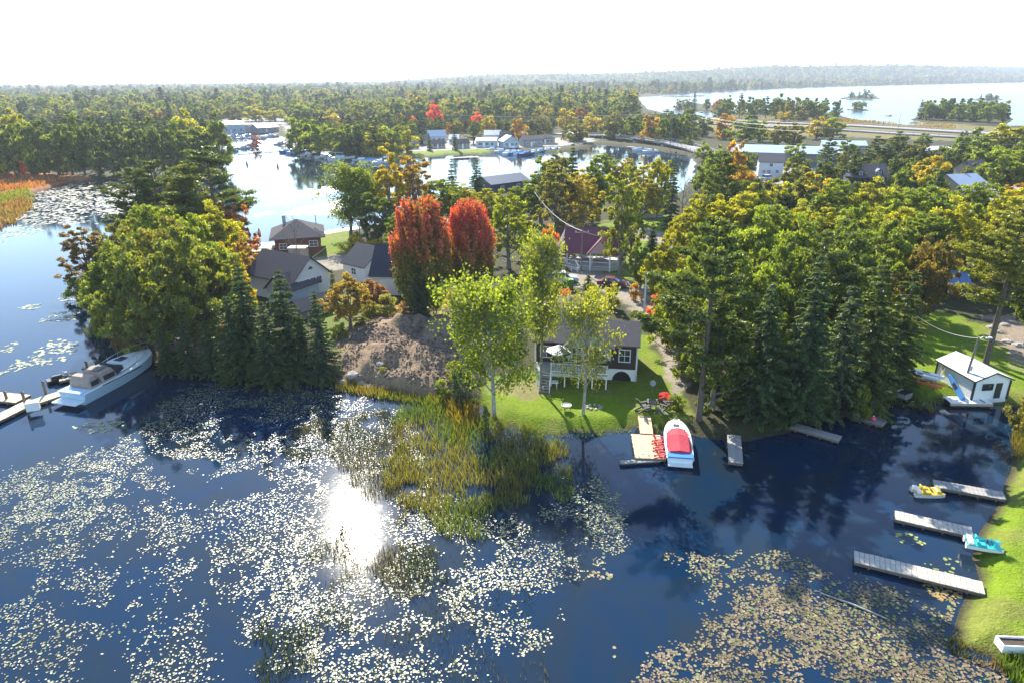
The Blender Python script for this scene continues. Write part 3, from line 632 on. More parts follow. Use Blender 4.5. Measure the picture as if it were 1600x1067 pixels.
rows('on the point behind the yacht', [
    ('oak_tree', 238, 552, 378, 135, (.085, .11, .03)), ('oak_tree', 308, 545, 358, 140, (.09, .11, .03)), ('maple_tree', 195, 520, 385, 95, GR), ('oak_tree', 265, 500, 345, 120, OL), ('maple_tree', 330, 520, 365, 95, GR),
    ('maple_tree', 360, 500, 378, 72, GO), ('maple_tree', 178, 500, 420, 75, MG), ('maple_tree', 385, 455, 374, 52, (.17,.12,.04)), ('oak_tree', 205, 450, 345, 80, OL), ('aspen_tree', 145, 455, 358, 62, (0.11, 0.08, 0.035)),
    ('maple_tree', 300, 470, 322, 90, MG), ('maple_tree', 245, 455, 318, 75, MG), ('maple_tree', 345, 440, 318, 85, YG), ('oak_tree', 372, 410, 322, 58, (0.2, 0.09, 0.045)), ('maple_tree', 180, 430, 372, 52, DG),
    ('pine_tree', 348, 402, 226, 150, PN), ('pine_tree', 262, 402, 250, 108, PN), ('pine_tree', 232, 398, 262, 95, PN), ('pine_tree', 310, 398, 256, 95, PY), ('pine_tree', 295, 380, 275, 60, PY), ('pine_tree', 212, 400, 300, 50, PN),
    ('maple_tree', 280, 420, 320, 70, GR), ('maple_tree', 330, 400, 300, 65, MG)])
rows('by the grey and white houses', [
    ('red_maple_tree', 666, 492, 318, 88, RD, dict(idx=0, label='large oval red maple, the left of the red pair by the garage')),
    ('red_maple_tree', 738, 474, 320, 72, RD, dict(idx=1, label='tall narrow red maple, the right of the red pair')),
    ('maple_tree', 548, 512, 428, 66, (0.15, 0.12, 0.04), dict(label='small bronze tree on the path before the white garage')),
    ('maple_tree', 585, 480, 438, 46, (0.17, 0.10, 0.07), dict(label='thin pinkish brown tree against the garage wall')),
    ('bare_tree', 467, 418, 332, 42, OL, dict(name='sparse_pine_tree', label='sparse grey pine before the red lodge wall')),
    ('fir_tree', 522, 462, 420, 14, SP, dict(label='narrow dark cypress at the corner of the grey house'))])
rows('between channel and red maples', [
    ('poplar_tree', 550, 372, 260, 72, GR), ('poplar_tree', 572, 372, 270, 55, MG), ('aspen_tree', 612, 370, 240, 62, GO), ('aspen_tree', 648, 360, 250, 60, (.17, .12, .035)), ('maple_tree', 590, 385, 300, 65, DG),
    ('maple_tree', 690, 350, 280, 70, MG), ('spruce_tree', 708, 330, 248, 34, SP), ('spruce_tree', 746, 322, 246, 40, SP), ('maple_tree', 728, 345, 290, 60, YG), ('maple_tree', 770, 360, 298, 70, YG),
    ('aspen_tree', 795, 420, 305, 66, (0.13, 0.16, 0.02)), ('maple_tree', 815, 350, 290, 60, GR), ('maple_tree', 630, 405, 330, 52, GR), ('aspen_tree', 815, 405, 335, 42, MG)])
rows('around the maroon pavilion', [
    ('maple_tree', 858, 400, 352, 27, RD, dict(name='red_maple_tree', label='small bright red tree left of the maroon-roofed pavilion')),
    ('aspen_tree', 868, 372, 262, 66, OL), ('aspen_tree', 905, 370, 270, 62, GO), ('spruce_tree', 893, 345, 218, 36, PN), ('aspen_tree', 845, 350, 255, 60, MG), ('aspen_tree', 968, 432, 268, 56, (.12, .14, .03)), ('aspen_tree', 985, 418, 295, 40, MG),
    ('aspen_tree', 1000, 350, 265, 64, (0.17, 0.17, 0.03)), ('maple_tree', 925, 350, 258, 62, GR), ('spruce_tree', 1047, 360, 235, 30, SP), ('bare_tree', 1062, 382, 268, 50, OL), ('bare_tree', 1080, 390, 290, 40, OL),
    ('maple_tree', 1025, 345, 245, 48, YG), ('pine_tree', 1118, 400, 240, 60, PN), ('spruce_tree', 1018, 392, 345, 24, SP), ('maple_tree', 940, 300, 240, 50, MG), ('maple_tree', 870, 305, 238, 60, OL),
    ('maple_tree', 975, 302, 250, 45, GO), ('spruce_tree', 918, 476, 428, 36, SB), ('maple_tree', 1000, 452, 385, 36, MG)])
rows('before the blue-roofed works', [
    ('mid_broadleaf', 1150, 330, 258, 55, OR), ('mid_broadleaf', 1172, 350, 290, 56, YG), ('mid_broadleaf', 1215, 345, 290, 66, YG), ('mid_broadleaf', 1250, 335, 284, 50, YG), ('mid_broadleaf', 1270, 345, 272, 60, GO), ('mid_broadleaf', 1300, 350, 285, 60, MG),
    ('mid_broadleaf', 1100, 320, 262, 50, GR), ('mid_conifer', 1130, 330, 252, 32, SP), ('mid_pine', 1290, 268, 215, 36, PN), ('mid_pine', 1330, 300, 232, 36, PN), ('mid_broadleaf', 1403, 330, 262, 40, GR),
    ('mid_broadleaf', 1448, 312, 243, 58, GO), ('mid_broadleaf', 1430, 320, 262, 55, GO), ('mid_broadleaf', 1455, 330, 268, 40, GR), ('mid_conifer', 1392, 290, 240, 26, SP), ('mid_pine', 1365, 272, 212, 44, PN), ('mid_pine', 1395, 268, 205, 50, PN),
    ('mid_broadleaf', 1425, 272, 225, 44, OL), ('mid_broadleaf', 1345, 345, 302, 70, YG), ('mid_broadleaf', 1462, 360, 300, 60, YG), ('mid_broadleaf', 1560, 300, 238, 65, MG), ('mid_broadleaf', 1600, 300, 232, 70, GR), ('mid_broadleaf', 1590, 340, 285, 56, OR), ('mid_broadleaf', 1566, 345, 292, 30, OR),
    ('mid_broadleaf', 1145, 300, 225, 34, OR), ('mid_broadleaf', 1115, 285, 232, 40, MG), ('mid_poplar', 1320, 262, 215, 30, GR), ('mid_broadleaf', 1240, 262, 225, 34, MG)], parts=False)
rows('before the marsh at the right edge', [
    ('mid_broadleaf', 1510, 262, 202, 55, GR), ('mid_broadleaf', 1550, 255, 198, 60, YG), ('mid_broadleaf', 1590, 250, 196, 62, YG), ('mid_broadleaf', 1530, 280, 222, 60, MG), ('mid_broadleaf', 1575, 285, 225, 60, GR), ('mid_broadleaf', 1615, 280, 220, 60, OL), ('mid_broadleaf', 1640, 255, 198, 60, MG)], parts=False)
rows('along the highway by the marsh', [
    ('mid_broadleaf', 1132, 218, 178, 34, OR), ('mid_broadleaf', 1160, 226, 182, 44, GR), ('mid_broadleaf', 1185, 222, 190, 30, MG), ('mid_broadleaf', 1215, 228, 195, 34, OL), ('mid_broadleaf', 1240, 226, 192, 34, OL),
    ('mid_broadleaf', 1275, 218, 184, 34, GO), ('mid_broadleaf', 1300, 218, 186, 40, MG), ('mid_broadleaf', 1250, 192, 172, 26, OL), ('mid_broadleaf', 1225, 192, 174, 24, GO), ('mid_broadleaf', 1400, 232, 210, 26, OL), ('mid_broadleaf', 1440, 234, 210, 26, GR)], parts=False)
rows('on the wooded headland in the big lake', [
    ('mid_broadleaf', 1135, 186, 152, 22, GR), ('mid_pine', 1155, 186, 146, 16, PN), ('mid_broadleaf', 1175, 188, 152, 26, DG), ('mid_pine', 1196, 186, 150, 16, PN), ('mid_broadleaf', 1212, 186, 148, 28, DG), ('mid_broadleaf', 1235, 188, 154, 26, OL),
    ('mid_broadleaf', 1258, 188, 156, 28, DG), ('mid_broadleaf', 1280, 188, 157, 28, GR), ('mid_pine', 1305, 188, 160, 14, PN), ('mid_broadleaf', 1123, 186, 162, 18, DG), ('mid_conifer', 1084, 173, 143, 12, SP), ('mid_broadleaf', 1074, 173, 156, 14, DG), ('mid_broadleaf', 1104, 173, 154, 12, DG), ('mid_broadleaf', 1062, 171, 155, 14, OL)], parts=False)
rows('on the wooded lake island at the right', [
    ('mid_conifer', 1436, 187, 155, 13, SP), ('mid_broadleaf', 1452, 188, 158, 22, DG), ('mid_broadleaf', 1475, 188, 157, 26, DG), ('mid_broadleaf', 1497, 190, 160, 26, GR), ('mid_broadleaf', 1520, 190, 160, 24, DG), ('mid_broadleaf', 1545, 192, 160, 28, GR), ('mid_broadleaf', 1566, 192, 166, 20, DG)], parts=False)
rows('on the two small far islets', [
    ('mid_broadleaf', 1330, 154, 144, 9, DG), ('mid_conifer', 1342, 154, 142, 7, SP), ('mid_broadleaf', 1352, 154, 140, 12, DG), ('mid_broadleaf', 1362, 155, 146, 8, OL), ('mid_conifer', 1532, 156, 147, 5, SP), ('mid_broadleaf', 1545, 156, 147, 12, DG), ('mid_broadleaf', 1556, 156, 149, 8, OL)], parts=False)
# far-left shore wood behind the lily pads, and the marina shore
far_l = []
q = random.Random(5)
for i, x in enumerate(range(-10, 350, 21)):
    k = q.choice(['mid_broadleaf', 'mid_broadleaf', 'mid_pine', 'mid_poplar', 'mid_broadleaf']); c = {'mid_pine': SB}.get(k, q.choice([DG, DG, GR, MG]))
    far_l.append((k, x+q.randint(-4, 4), 274-(4 if x > 250 else 0), 188+q.randint(-4, 14)+(10 if x < 30 else 0), 42, c))
far_l += [('mid_broadleaf', 0, 276, 232, 34, YG), ('mid_broadleaf', 38, 275, 252, 9, RD), ('mid_poplar', 30, 275, 238, 10, YG), ('mid_broadleaf', 52, 275, 246, 12, OL)]
rows('on the far-left shore', far_l, parts=False)
back = []
for i, x in enumerate(range(-10, 350, 24)):
    back.append((q.choice(['mid_broadleaf', 'mid_broadleaf', 'mid_conifer', 'mid_pine']), x+q.randint(-6, 6), 240+q.randint(-6, 6), 176+q.randint(-3, 8), 46, q.choice([GR, MG, MG, YG, GO])))
rows('in the far-left wood second row', [(k, a, b, t, w_, (SB if k in ('mid_conifer', 'mid_pine') else c)) for k, a, b, t, w_, c in back], parts=False)
rows('along the marina shore', [
    ('mid_broadleaf', 470, 240, 188, 46, MG), ('mid_broadleaf', 500, 244, 192, 48, MG), ('mid_broadleaf', 535, 246, 196, 44, GR), ('mid_conifer', 558, 246, 192, 26, SB), ('mid_broadleaf', 588, 244, 200, 42, YG), ('mid_broadleaf', 612, 243, 200, 40, MG),
    ('mid_broadleaf', 636, 240, 202, 34, YG), ('mid_conifer', 671, 236, 208, 10, SP), ('mid_conifer', 711, 235, 194, 13, SP), ('mid_broadleaf', 400, 229, 212, 15, (0.2, .07, .06)), ('mid_pine', 740, 226, 190, 28, PN), ('mid_broadleaf', 630, 205, 178, 26, GO),
    ('mid_broadleaf', 645, 206, 184, 24, RD), ('mid_broadleaf', 680, 200, 162, 22, RD), ('mid_broadleaf', 705, 210, 192, 18, OR), ('mid_broadleaf', 745, 205, 176, 18, RD), ('mid_broadleaf', 765, 214, 182, 26, GO), ('mid_broadleaf', 810, 222, 184, 26, OR), ('mid_conifer', 792, 215, 174, 18, SP), ('mid_conifer', 780, 215, 178, 16, SP),
    ('mid_broadleaf', 840, 212, 178, 34, OL), ('mid_broadleaf', 430, 190, 170, 34, YG), ('mid_broadleaf', 400, 190, 168, 34, YG), ('mid_broadleaf', 365, 192, 165, 30, OL), ('mid_broadleaf', 470, 195, 165, 40, GR), ('mid_broadleaf', 520, 205, 175, 36, GO), ('mid_broadleaf', 555, 205, 172, 36, OL), ('mid_broadleaf', 600, 200, 172, 36, MG)], parts=False)
rows('behind the road bridge', [
    ('mid_broadleaf', 900, 222, 190, 36, OL), ('mid_broadleaf', 925, 212, 178, 34, GO), ('mid_broadleaf', 960, 218, 176, 40, OL), ('mid_broadleaf', 990, 220, 178, 36, GR), ('mid_broadleaf', 1016, 224, 180, 30, OR), ('mid_broadleaf', 1042, 226, 176, 34, DG), ('mid_broadleaf', 1066, 226, 180, 32, GR),
    ('mid_conifer', 912, 190, 143, 20, SP), ('mid_pine', 982, 190, 145, 30, PN), ('mid_conifer', 868, 196, 150, 20, SP), ('mid_pine', 1040, 205, 170, 24, PN), ('mid_broadleaf', 1075, 206, 168, 30, DG), ('mid_broadleaf', 1098, 214, 182, 28, DG), ('mid_broadleaf', 1100, 252, 222, 22, MG), ('mid_broadleaf', 885, 206, 172, 30, GO)], parts=False)
# shrubs
rows('near the dirt mounds', [
    ('round_shrub', 726, 622, 574, 40, SP, dict(label='dark round clipped cedar bush between dirt mounds and lawn', cat='shrub', name='cedar_bush')),
    ('shrub', 712, 600, 560, 28, MG, dict(cat='shrub')), ('shrub', 690, 616, 595, 26, MG, dict(cat='shrub')), ('shrub', 535, 560, 545, 22, YG, dict(cat='shrub')),
    ('shrub', 578, 497, 470, 28, OL, dict(cat='shrub')), ('shrub', 605, 494, 463, 40, (0.13, .15, .05), dict(cat='shrub')), ('shrub', 632, 496, 470, 30, (0.2, .15, .09), dict(cat='shrub')),
    ('shrub', 530, 535, 505, 30, MG, dict(cat='shrub')), ('shrub', 570, 515, 498, 26, GR, dict(cat='shrub')), ('shrub', 555, 400, 365, 36, GO, dict(cat='shrub')), ('shrub', 590, 398, 372, 34, GO, dict(cat='shrub')), ('shrub', 600, 590, 600-26, 14, YG, dict(cat='shrub'))], group='shrubs near the dirt mounds')
rows('along the shore and the drives', [
    ('shrub', 1040, 628, 612, 22, (0.36, .06, .09), dict(cat='shrub', name='flowering_shrub', label='pink and red flowering bush beside the lawn chairs')),
    ('shrub', 1056, 640, 615, 26, GR, dict(cat='shrub')), ('shrub', 160, 508, 480, 36, YG, dict(cat='shrub')), ('shrub', 215, 560, 535, 42, MG, dict(cat='shrub')), ('shrub', 122, 462, 430, 36, DG, dict(cat='shrub')), ('shrub', 150, 485, 455, 30, GO, dict(cat='shrub')),
    ('shrub', 880, 470, 452, 30, (0.3, .1, .05), dict(cat='shrub')), ('shrub', 955, 482, 440, 26, (0.15, .16, .03), dict(cat='shrub')), ('shrub', 990, 470, 445, 22, OR, dict(cat='shrub')), ('shrub', 850, 480, 445, 36, MG, dict(cat='shrub')), ('shrub', 900, 485, 462, 28, (0.3, .14, .07), dict(cat='shrub')), ('shrub', 1030, 500, 460, 40, (0.3, .09, .04), dict(cat='shrub')),
    ('shrub', 1050, 545, 500, 42, OL, dict(cat='shrub')), ('shrub', 1070, 590, 545, 40, MG, dict(cat='shrub')), ('shrub', 885, 405, 388, 24, DG, dict(cat='shrub')), ('shrub', 1345, 650, 600, 30, MG, dict(cat='shrub')), ('shrub', 1440, 630, 612, 30, GR, dict(cat='shrub')), ('shrub', 760, 662, 640, 18, GR, dict(cat='shrub')), ('shrub', 555, 400, 382, 20, MG, dict(cat='shrub')), ('shrub', 925, 465, 440, 22, MG, dict(cat='shrub'))], group='shrubs along shore and drives')

# ------------------------------------------------------------------ woods as masses (far and filling), instanced by geometry nodes
def wood(name, pts, shapes, scale_rng, leafs):
    """pts: (n,3) positions; shapes: list of Shape; one mass object"""
    temps = []
    for i, sh in enumerate(shapes):
        me = sh.one.copy(); me.materials.clear(); me.materials.append(leafs[i]); me.materials.append(M_BARK)
        t = bpy.data.objects.new('tree_pattern', me); temps.append(t)
    me = bpy.data.meshes.new(name); me.vertices.add(len(pts)); me.vertices.foreach_set('co', np.ascontiguousarray(pts[:, :3], np.float32).ravel())
    a = me.attributes.new('pick', 'INT', 'POINT'); a.data.foreach_set('value', rng.integers(0, len(shapes), len(pts)).astype(np.int32))
    a = me.attributes.new('size', 'FLOAT', 'POINT'); a.data.foreach_set('value', (pts[:, 3]).astype(np.float32))
    me.update(); o = obj(name, me); tag(o, kind='stuff')
    ng = bpy.data.node_groups.new(name, 'GeometryNodeTree'); ng.interface.new_socket('Geometry', in_out='INPUT', socket_type='NodeSocketGeometry'); ng.interface.new_socket('Geometry', in_out='OUTPUT', socket_type='NodeSocketGeometry')
    nd = ng.nodes; gi = nd.new('NodeGroupInput'); go = nd.new('NodeGroupOutput'); jn = nd.new('GeometryNodeJoinGeometry')
    pk = nd.new('GeometryNodeInputNamedAttribute'); pk.data_type = 'INT'; pk.inputs[0].default_value = 'pick'
    sz = nd.new('GeometryNodeInputNamedAttribute'); sz.data_type = 'FLOAT'; sz.inputs[0].default_value = 'size'
    rv = nd.new('FunctionNodeRandomValue'); rv.data_type = 'FLOAT_VECTOR'; rv.inputs[0].default_value = (-.04, -.04, 0); rv.inputs[1].default_value = (.04, .04, 6.28)
    for i, t in enumerate(temps):
        oi = nd.new('GeometryNodeObjectInfo'); oi.inputs['Object'].default_value = t; oi.inputs['As Instance'].default_value = True
        ip = nd.new('GeometryNodeInstanceOnPoints'); cp = nd.new('FunctionNodeCompare'); cp.data_type = 'INT'; cp.operation = 'EQUAL'
        ng.links.new(pk.outputs[0], cp.inputs[2]); cp.inputs[3].default_value = i
        ng.links.new(gi.outputs[0], ip.inputs['Points']); ng.links.new(cp.outputs[0], ip.inputs['Selection']); ng.links.new(oi.outputs['Geometry'], ip.inputs['Instance'])
        ng.links.new(rv.outputs[0], ip.inputs['Rotation']); ng.links.new(sz.outputs[0], ip.inputs['Scale']); ng.links.new(ip.outputs[0], jn.inputs[0])
    ng.links.new(jn.outputs[0], go.inputs[0])
    md = o.modifiers.new('wood', 'NODES'); md.node_group = ng
    return o
def in_poly(pts_px, X, Y): return sdist(W2(pts_px), X, Y)
fb = [Shape('far_broadleaf', crown_round(13, 11, 420, z0=.05, clumps=26, leaf=2.0, seed=300+k, gap=.12, lump=.3), 13, 11, M_FOREST, M_BARK) for k in range(3)]
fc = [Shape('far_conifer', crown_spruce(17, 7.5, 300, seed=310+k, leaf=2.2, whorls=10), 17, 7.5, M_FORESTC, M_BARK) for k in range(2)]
FARSH = fb+fb[:2]+fc[:1]; FARL = [M_FOREST]*5+[M_FORESTC]
vf = [Shape('very_far_broadleaf', crown_round(13, 12, 90, z0=0.0, clumps=16, leaf=4.6, seed=330+k, gap=.1, lump=.3), 13, 12, M_FOREST, M_BARK) for k in range(2)]+[Shape('very_far_conifer', crown_spruce(17, 9, 70, seed=335, leaf=4.6, whorls=6), 17, 9, M_FORESTC, M_BARK)]
def scatter(n, y0, y1, u0=-1.05, u1=1.05, pw=1.0):
    y = y0*np.exp(rng.random(n)*math.log(y1/y0)) if pw == 1 else (y0**2+rng.random(n)*(y1**2-y0**2))**.5
    u = u0+rng.random(n)*(u1-u0); return u*y, y
def thin(X, Y, cell):
    k = np.round(X/cell).astype(np.int64)*100003+np.round(Y/cell).astype(np.int64); _, i = np.unique(k, return_index=True); return i
KEEP_OUT = [RG([(1318, 300), (1392, 300), (1405, 352), (1308, 352)]), RG([(1488, 310), (1548, 310), (1562, 368), (1476, 368)]), RG([(1178, 275), (1228, 275), (1234, 318), (1172, 318)]), RG([(1185, 256), (1320, 262), (1320, 288), (1185, 288)]), RG([(1434, 248), (1482, 248), (1485, 272), (1430, 272)]), RG([(1090, 178), (1340, 186), (1520, 196), (1640, 204), (1640, 226), (1450, 224), (1340, 214), (1110, 209)]),
    RG([(1160, 250), (1185, 212), (1330, 205), (1345, 262), (1420, 300), (1330, 310), (1190, 290)]), RG([(600, 262), (640, 222), (700, 214), (860, 214), (900, 218), (900, 250)]),
    RG([(340, 280), (345, 185), (455, 183), (480, 250), (600, 260), (560, 262)]), RG([(-200, 400), (-200, 268), (360, 268), (360, 400)]), RG([(860, 240), (860, 205), (930, 203), (1130, 225), (1130, 260)]),
    RG([(1470, 345), (1480, 285), (1640, 280), (1640, 345)]), RG([(1000, 345), (1000, 300), (1060, 300), (1060, 350)]), RG([(520, 215), (520, 190), (560, 190), (560, 215)]), RG([(860, 400), (860, 345), (1100, 345), (1100, 400)]),
    RG([(550, 362), (560, 330), (720, 325), (860, 360), (860, 390)])]
def plant_mass(name, y0, y1, n, cell, shapes, leafs, smin, smax, extra=None, nokeep=False):
    X, Y = scatter(n, y0, y1, pw=2); i = thin(X, Y, cell); X, Y = X[i], Y[i]
    s = shore(X, Y); ok = s > 3
    for k in ([] if nokeep else KEEP_OUT): ok &= sdist(k, X, Y) < 0
    if extra is not None: ok &= extra(X, Y)
    X, Y = X[ok], Y[ok]; z = ground_z(X, Y)-.3
    sc = smin+(smax-smin)*rng.random(len(X)); sc *= 0.65+0.65*fbm(X*.012, Y*.012, 55); sc *= 1+.35*(rng.random(len(X)) < .05)
    # trees stay below the skyline that the photograph shows for the near woods
    dep = Y*math.cos(PITCH)+(CAM.z-10)*math.sin(PITCH); px = 800+FPX*X/dep; hor = 132-14*px/1600
    if y1 <= 520:
        lim = np.interp(px, [0, 340, 360, 450, 640, 1085, 1100, 1490, 1510, 1700], [178, 178, 174, 174, 176, 178, 224, 224, 203, 203])
        hmax = CAM.z-LAND-(lim-hor)*dep/FPX*0.97
        sc = np.minimum(sc, hmax/17.0); k = sc > .3; X, Y, z, sc = X[k], Y[k], z[k], sc[k]
    elif y1 <= 1500:
        lim = np.interp(px, [0, 985, 1000, 1110, 1125, 1700], [0, 0, 170, 172, 150, 150]); hmax = CAM.z-LAND-(lim-hor)*dep/FPX*0.97
        sc = np.minimum(sc, hmax/17.0); k = sc > .25; X, Y, z, sc = X[k], Y[k], z[k], sc[k]
    wood(name, np.stack([X, Y, z, sc], -1), shapes, None, leafs); return len(X)
mids = [S['mid_broadleaf'][0], S['mid_broadleaf'][1], S['mid_poplar'][0], S['mid_broadleaf'][2], S['mid_conifer'][0], S['mid_pine'][0], S['mid_conifer'][1]]
ML = [M_FOREST]*4+[M_FORESTC]*3
n1 = plant_mass('middle_woods', 225, 520, 6000, 8.0, mids, ML, .55, .95, extra=lambda X, Y: (Y > np.where(X/Y > .45, 175, 235)))
BUILT = RG([(1170, 262), (1188, 215), (1335, 215), (1350, 245), (1345, 262), (1300, 262), (1240, 285), (1180, 285)])
n0 = plant_mass('marsh_thickets', 130, 470, 3800, 6.0, [S['mid_broadleaf'][1], S['mid_broadleaf'][2], S['mid_broadleaf'][3]], [M_FOREST]*3, .22, .42, nokeep=True, extra=lambda X, Y: ((in_poly([(1095, 203), (1130, 212), (1250, 221), (1500, 228), (1560, 250), (1500, 300), (1350, 330), (1150, 330), (1075, 275), (1100, 245), (1010, 218), (930, 214), (930, 206)], X, Y) > 0) & (sdist(BUILT, X, Y) < 0) & (shore(X, Y) > 3)) | ((in_poly([(640, 236), (640, 225), (900, 214), (930, 222), (900, 226), (860, 222), (700, 222)], X, Y) > 0) & (rng.random(len(X)) < .5)) | ((in_poly([(1330, 199), (1110, 189), (1110, 180), (1400, 190), (1450, 197)], X, Y) > 0) & (rng.random(len(X)) < .25)))
n1b = plant_mass('right_woods', 125, 225, 2000, 8.5, [S['mid_broadleaf'][0], S['mid_broadleaf'][1], S['mid_broadleaf'][3], S['mid_poplar'][1], S['mid_conifer'][2]], [M_FOREST]*4+[M_FORESTC], .45, .75, extra=lambda X, Y: (X/Y > .28))
n2 = plant_mass('distant_forest', 520, 1500, 22000, 11.0, FARSH, FARL, .75, 1.15)
n3 = plant_mass('horizon_forest', 1500, 6300, 90000, 24.0, vf[:2]+vf[:1]+vf[2:], [M_FOREST, M_FOREST, M_FORESTC, M_FORESTC], 1.0, 1.5)
print('woods', n1, n1b, n2, n3)
# ================================================================== lily pads, reeds, shore grass
def plant_mat(name, rough, spec, transl=0.0):
    m = new_mat(name); out = N(m, 'ShaderNodeOutputMaterial'); b = N(m, 'ShaderNodeBsdfPrincipled'); at = N(m, 'ShaderNodeAttribute'); at.attribute_name = 'tone'
    b.inputs['Roughness'].default_value = rough; b.inputs['Specular IOR Level'].default_value = spec; L(m, at.outputs['Color'], b.inputs['Base Color'])
    if transl:
        t = N(m, 'ShaderNodeBsdfTranslucent'); sc = N(m, 'ShaderNodeMix', data_type='RGBA', blend_type='MULTIPLY'); sc.inputs[0].default_value = 1; sc.inputs[7].default_value = (1.8, 1.7, .5, 1)
        L(m, at.outputs['Color'], sc.inputs[6]); L(m, sc.outputs[2], t.inputs[0]); mx = N(m, 'ShaderNodeMixShader'); mx.inputs[0].default_value = transl
        L(m, b.outputs[0], mx.inputs[1]); L(m, t.outputs[0], mx.inputs[2]); L(m, mx.outputs[0], out.inputs[0])
    else: L(m, b.outputs[0], out.inputs[0])
    return m
M_PAD = plant_mat('waxy_pad', 0.45, 0.75); M_BLADE = plant_mat('reed_blade', 0.6, 0.3, 0.4); M_DEADPAD = plant_mat('floating_leaf', 0.6, 0.4)
def sample_poly(pts_px, n):
    poly = np.array(W2(pts_px)); lo, hi = poly.min(0), poly.max(0)
    X = lo[0]+rng.random(n*3)*(hi[0]-lo[0]); Y = lo[1]+rng.random(n*3)*(hi[1]-lo[1]); s = sdist(poly, X, Y); return X, Y, s
def pads(name, fields, mat_, label=None):
    Xs, Ys, Rs, Cs_, Ts = [], [], [], [], []
    for pts, per_m2, rad, cols, nz, thr, soft, tilt in fields:
        poly = np.array(W2(pts)); lo, hi = poly.min(0), poly.max(0); n = int((hi[0]-lo[0])*(hi[1]-lo[1])*per_m2)
        X = lo[0]+rng.random(n)*(hi[0]-lo[0]); Y = lo[1]+rng.random(n)*(hi[1]-lo[1]); s = sdist(poly, X, Y)
        f = 0.55*fbm(X*nz, Y*nz*1.3, 61)+0.45*fbm(X*nz*3.5, Y*nz*3.5, 67)
        t = thr+0.25*(1-sm(s, -soft, soft))
        ok = (s > -soft) & (rng.random(n) < sm(f, t-.08, t+.09)) & (shore(X, Y) < -0.15)
        X, Y = X[ok], Y[ok]; n = len(X); c = np.array(cols)[rng.integers(0, len(cols), n)]*(0.75+0.5*rng.random((n, 1)))
        Xs.append(X); Ys.append(Y); Rs.append(rad*(.45+.55*rng.random(n)+.5*rng.random(n)**5)); Cs_.append(c); Ts.append(np.full(n, tilt))
    X, Y, r_, c, ti = map(np.concatenate, (Xs, Ys, Rs, Cs_, Ts)); ti = ti*1.6; n = len(X); K = 7
    a0 = rng.random(n)*6.28; ang = a0[:, None]+np.linspace(0.25, 6.03, K)[None]
    tx, ty = rng.normal(size=n)*ti, rng.normal(size=n)*ti; cup = rng.random(n)*0.06
    vx = r_[:, None]*np.cos(ang)*(1+.08*rng.normal(size=(n, K))); vy = r_[:, None]*np.sin(ang)
    vz = 0.02+0.015*rng.random(n)[:, None]+tx[:, None]*vx+ty[:, None]*vy+cup[:, None]*r_[:, None]*np.cos(2*ang)
    vz = np.maximum(vz, 0.004)
    ctr = np.stack([X, Y, 0.015+0.01*rng.random(n)], -1)[:, None]
    V_ = np.concatenate([ctr, np.stack([X[:, None]+vx, Y[:, None]+vy, vz], -1)], 1).reshape(-1, 3)
    b = np.arange(n)[:, None]*(K+1); F_ = np.concatenate([np.concatenate([b, b+1+i, b+2+i], 1) for i in range(K-1)], 0)
    o = obj(name, np_mesh(name, V_, F_, [mat_], c.repeat(K+1, 0))); tag(o, kind='stuff'); print(name, n); return o
PG = [(0.17, 0.20, 0.07), (0.21, 0.21, 0.10), (0.14, 0.18, 0.05), (0.23, 0.20, 0.12), (0.15, 0.12, 0.065)]
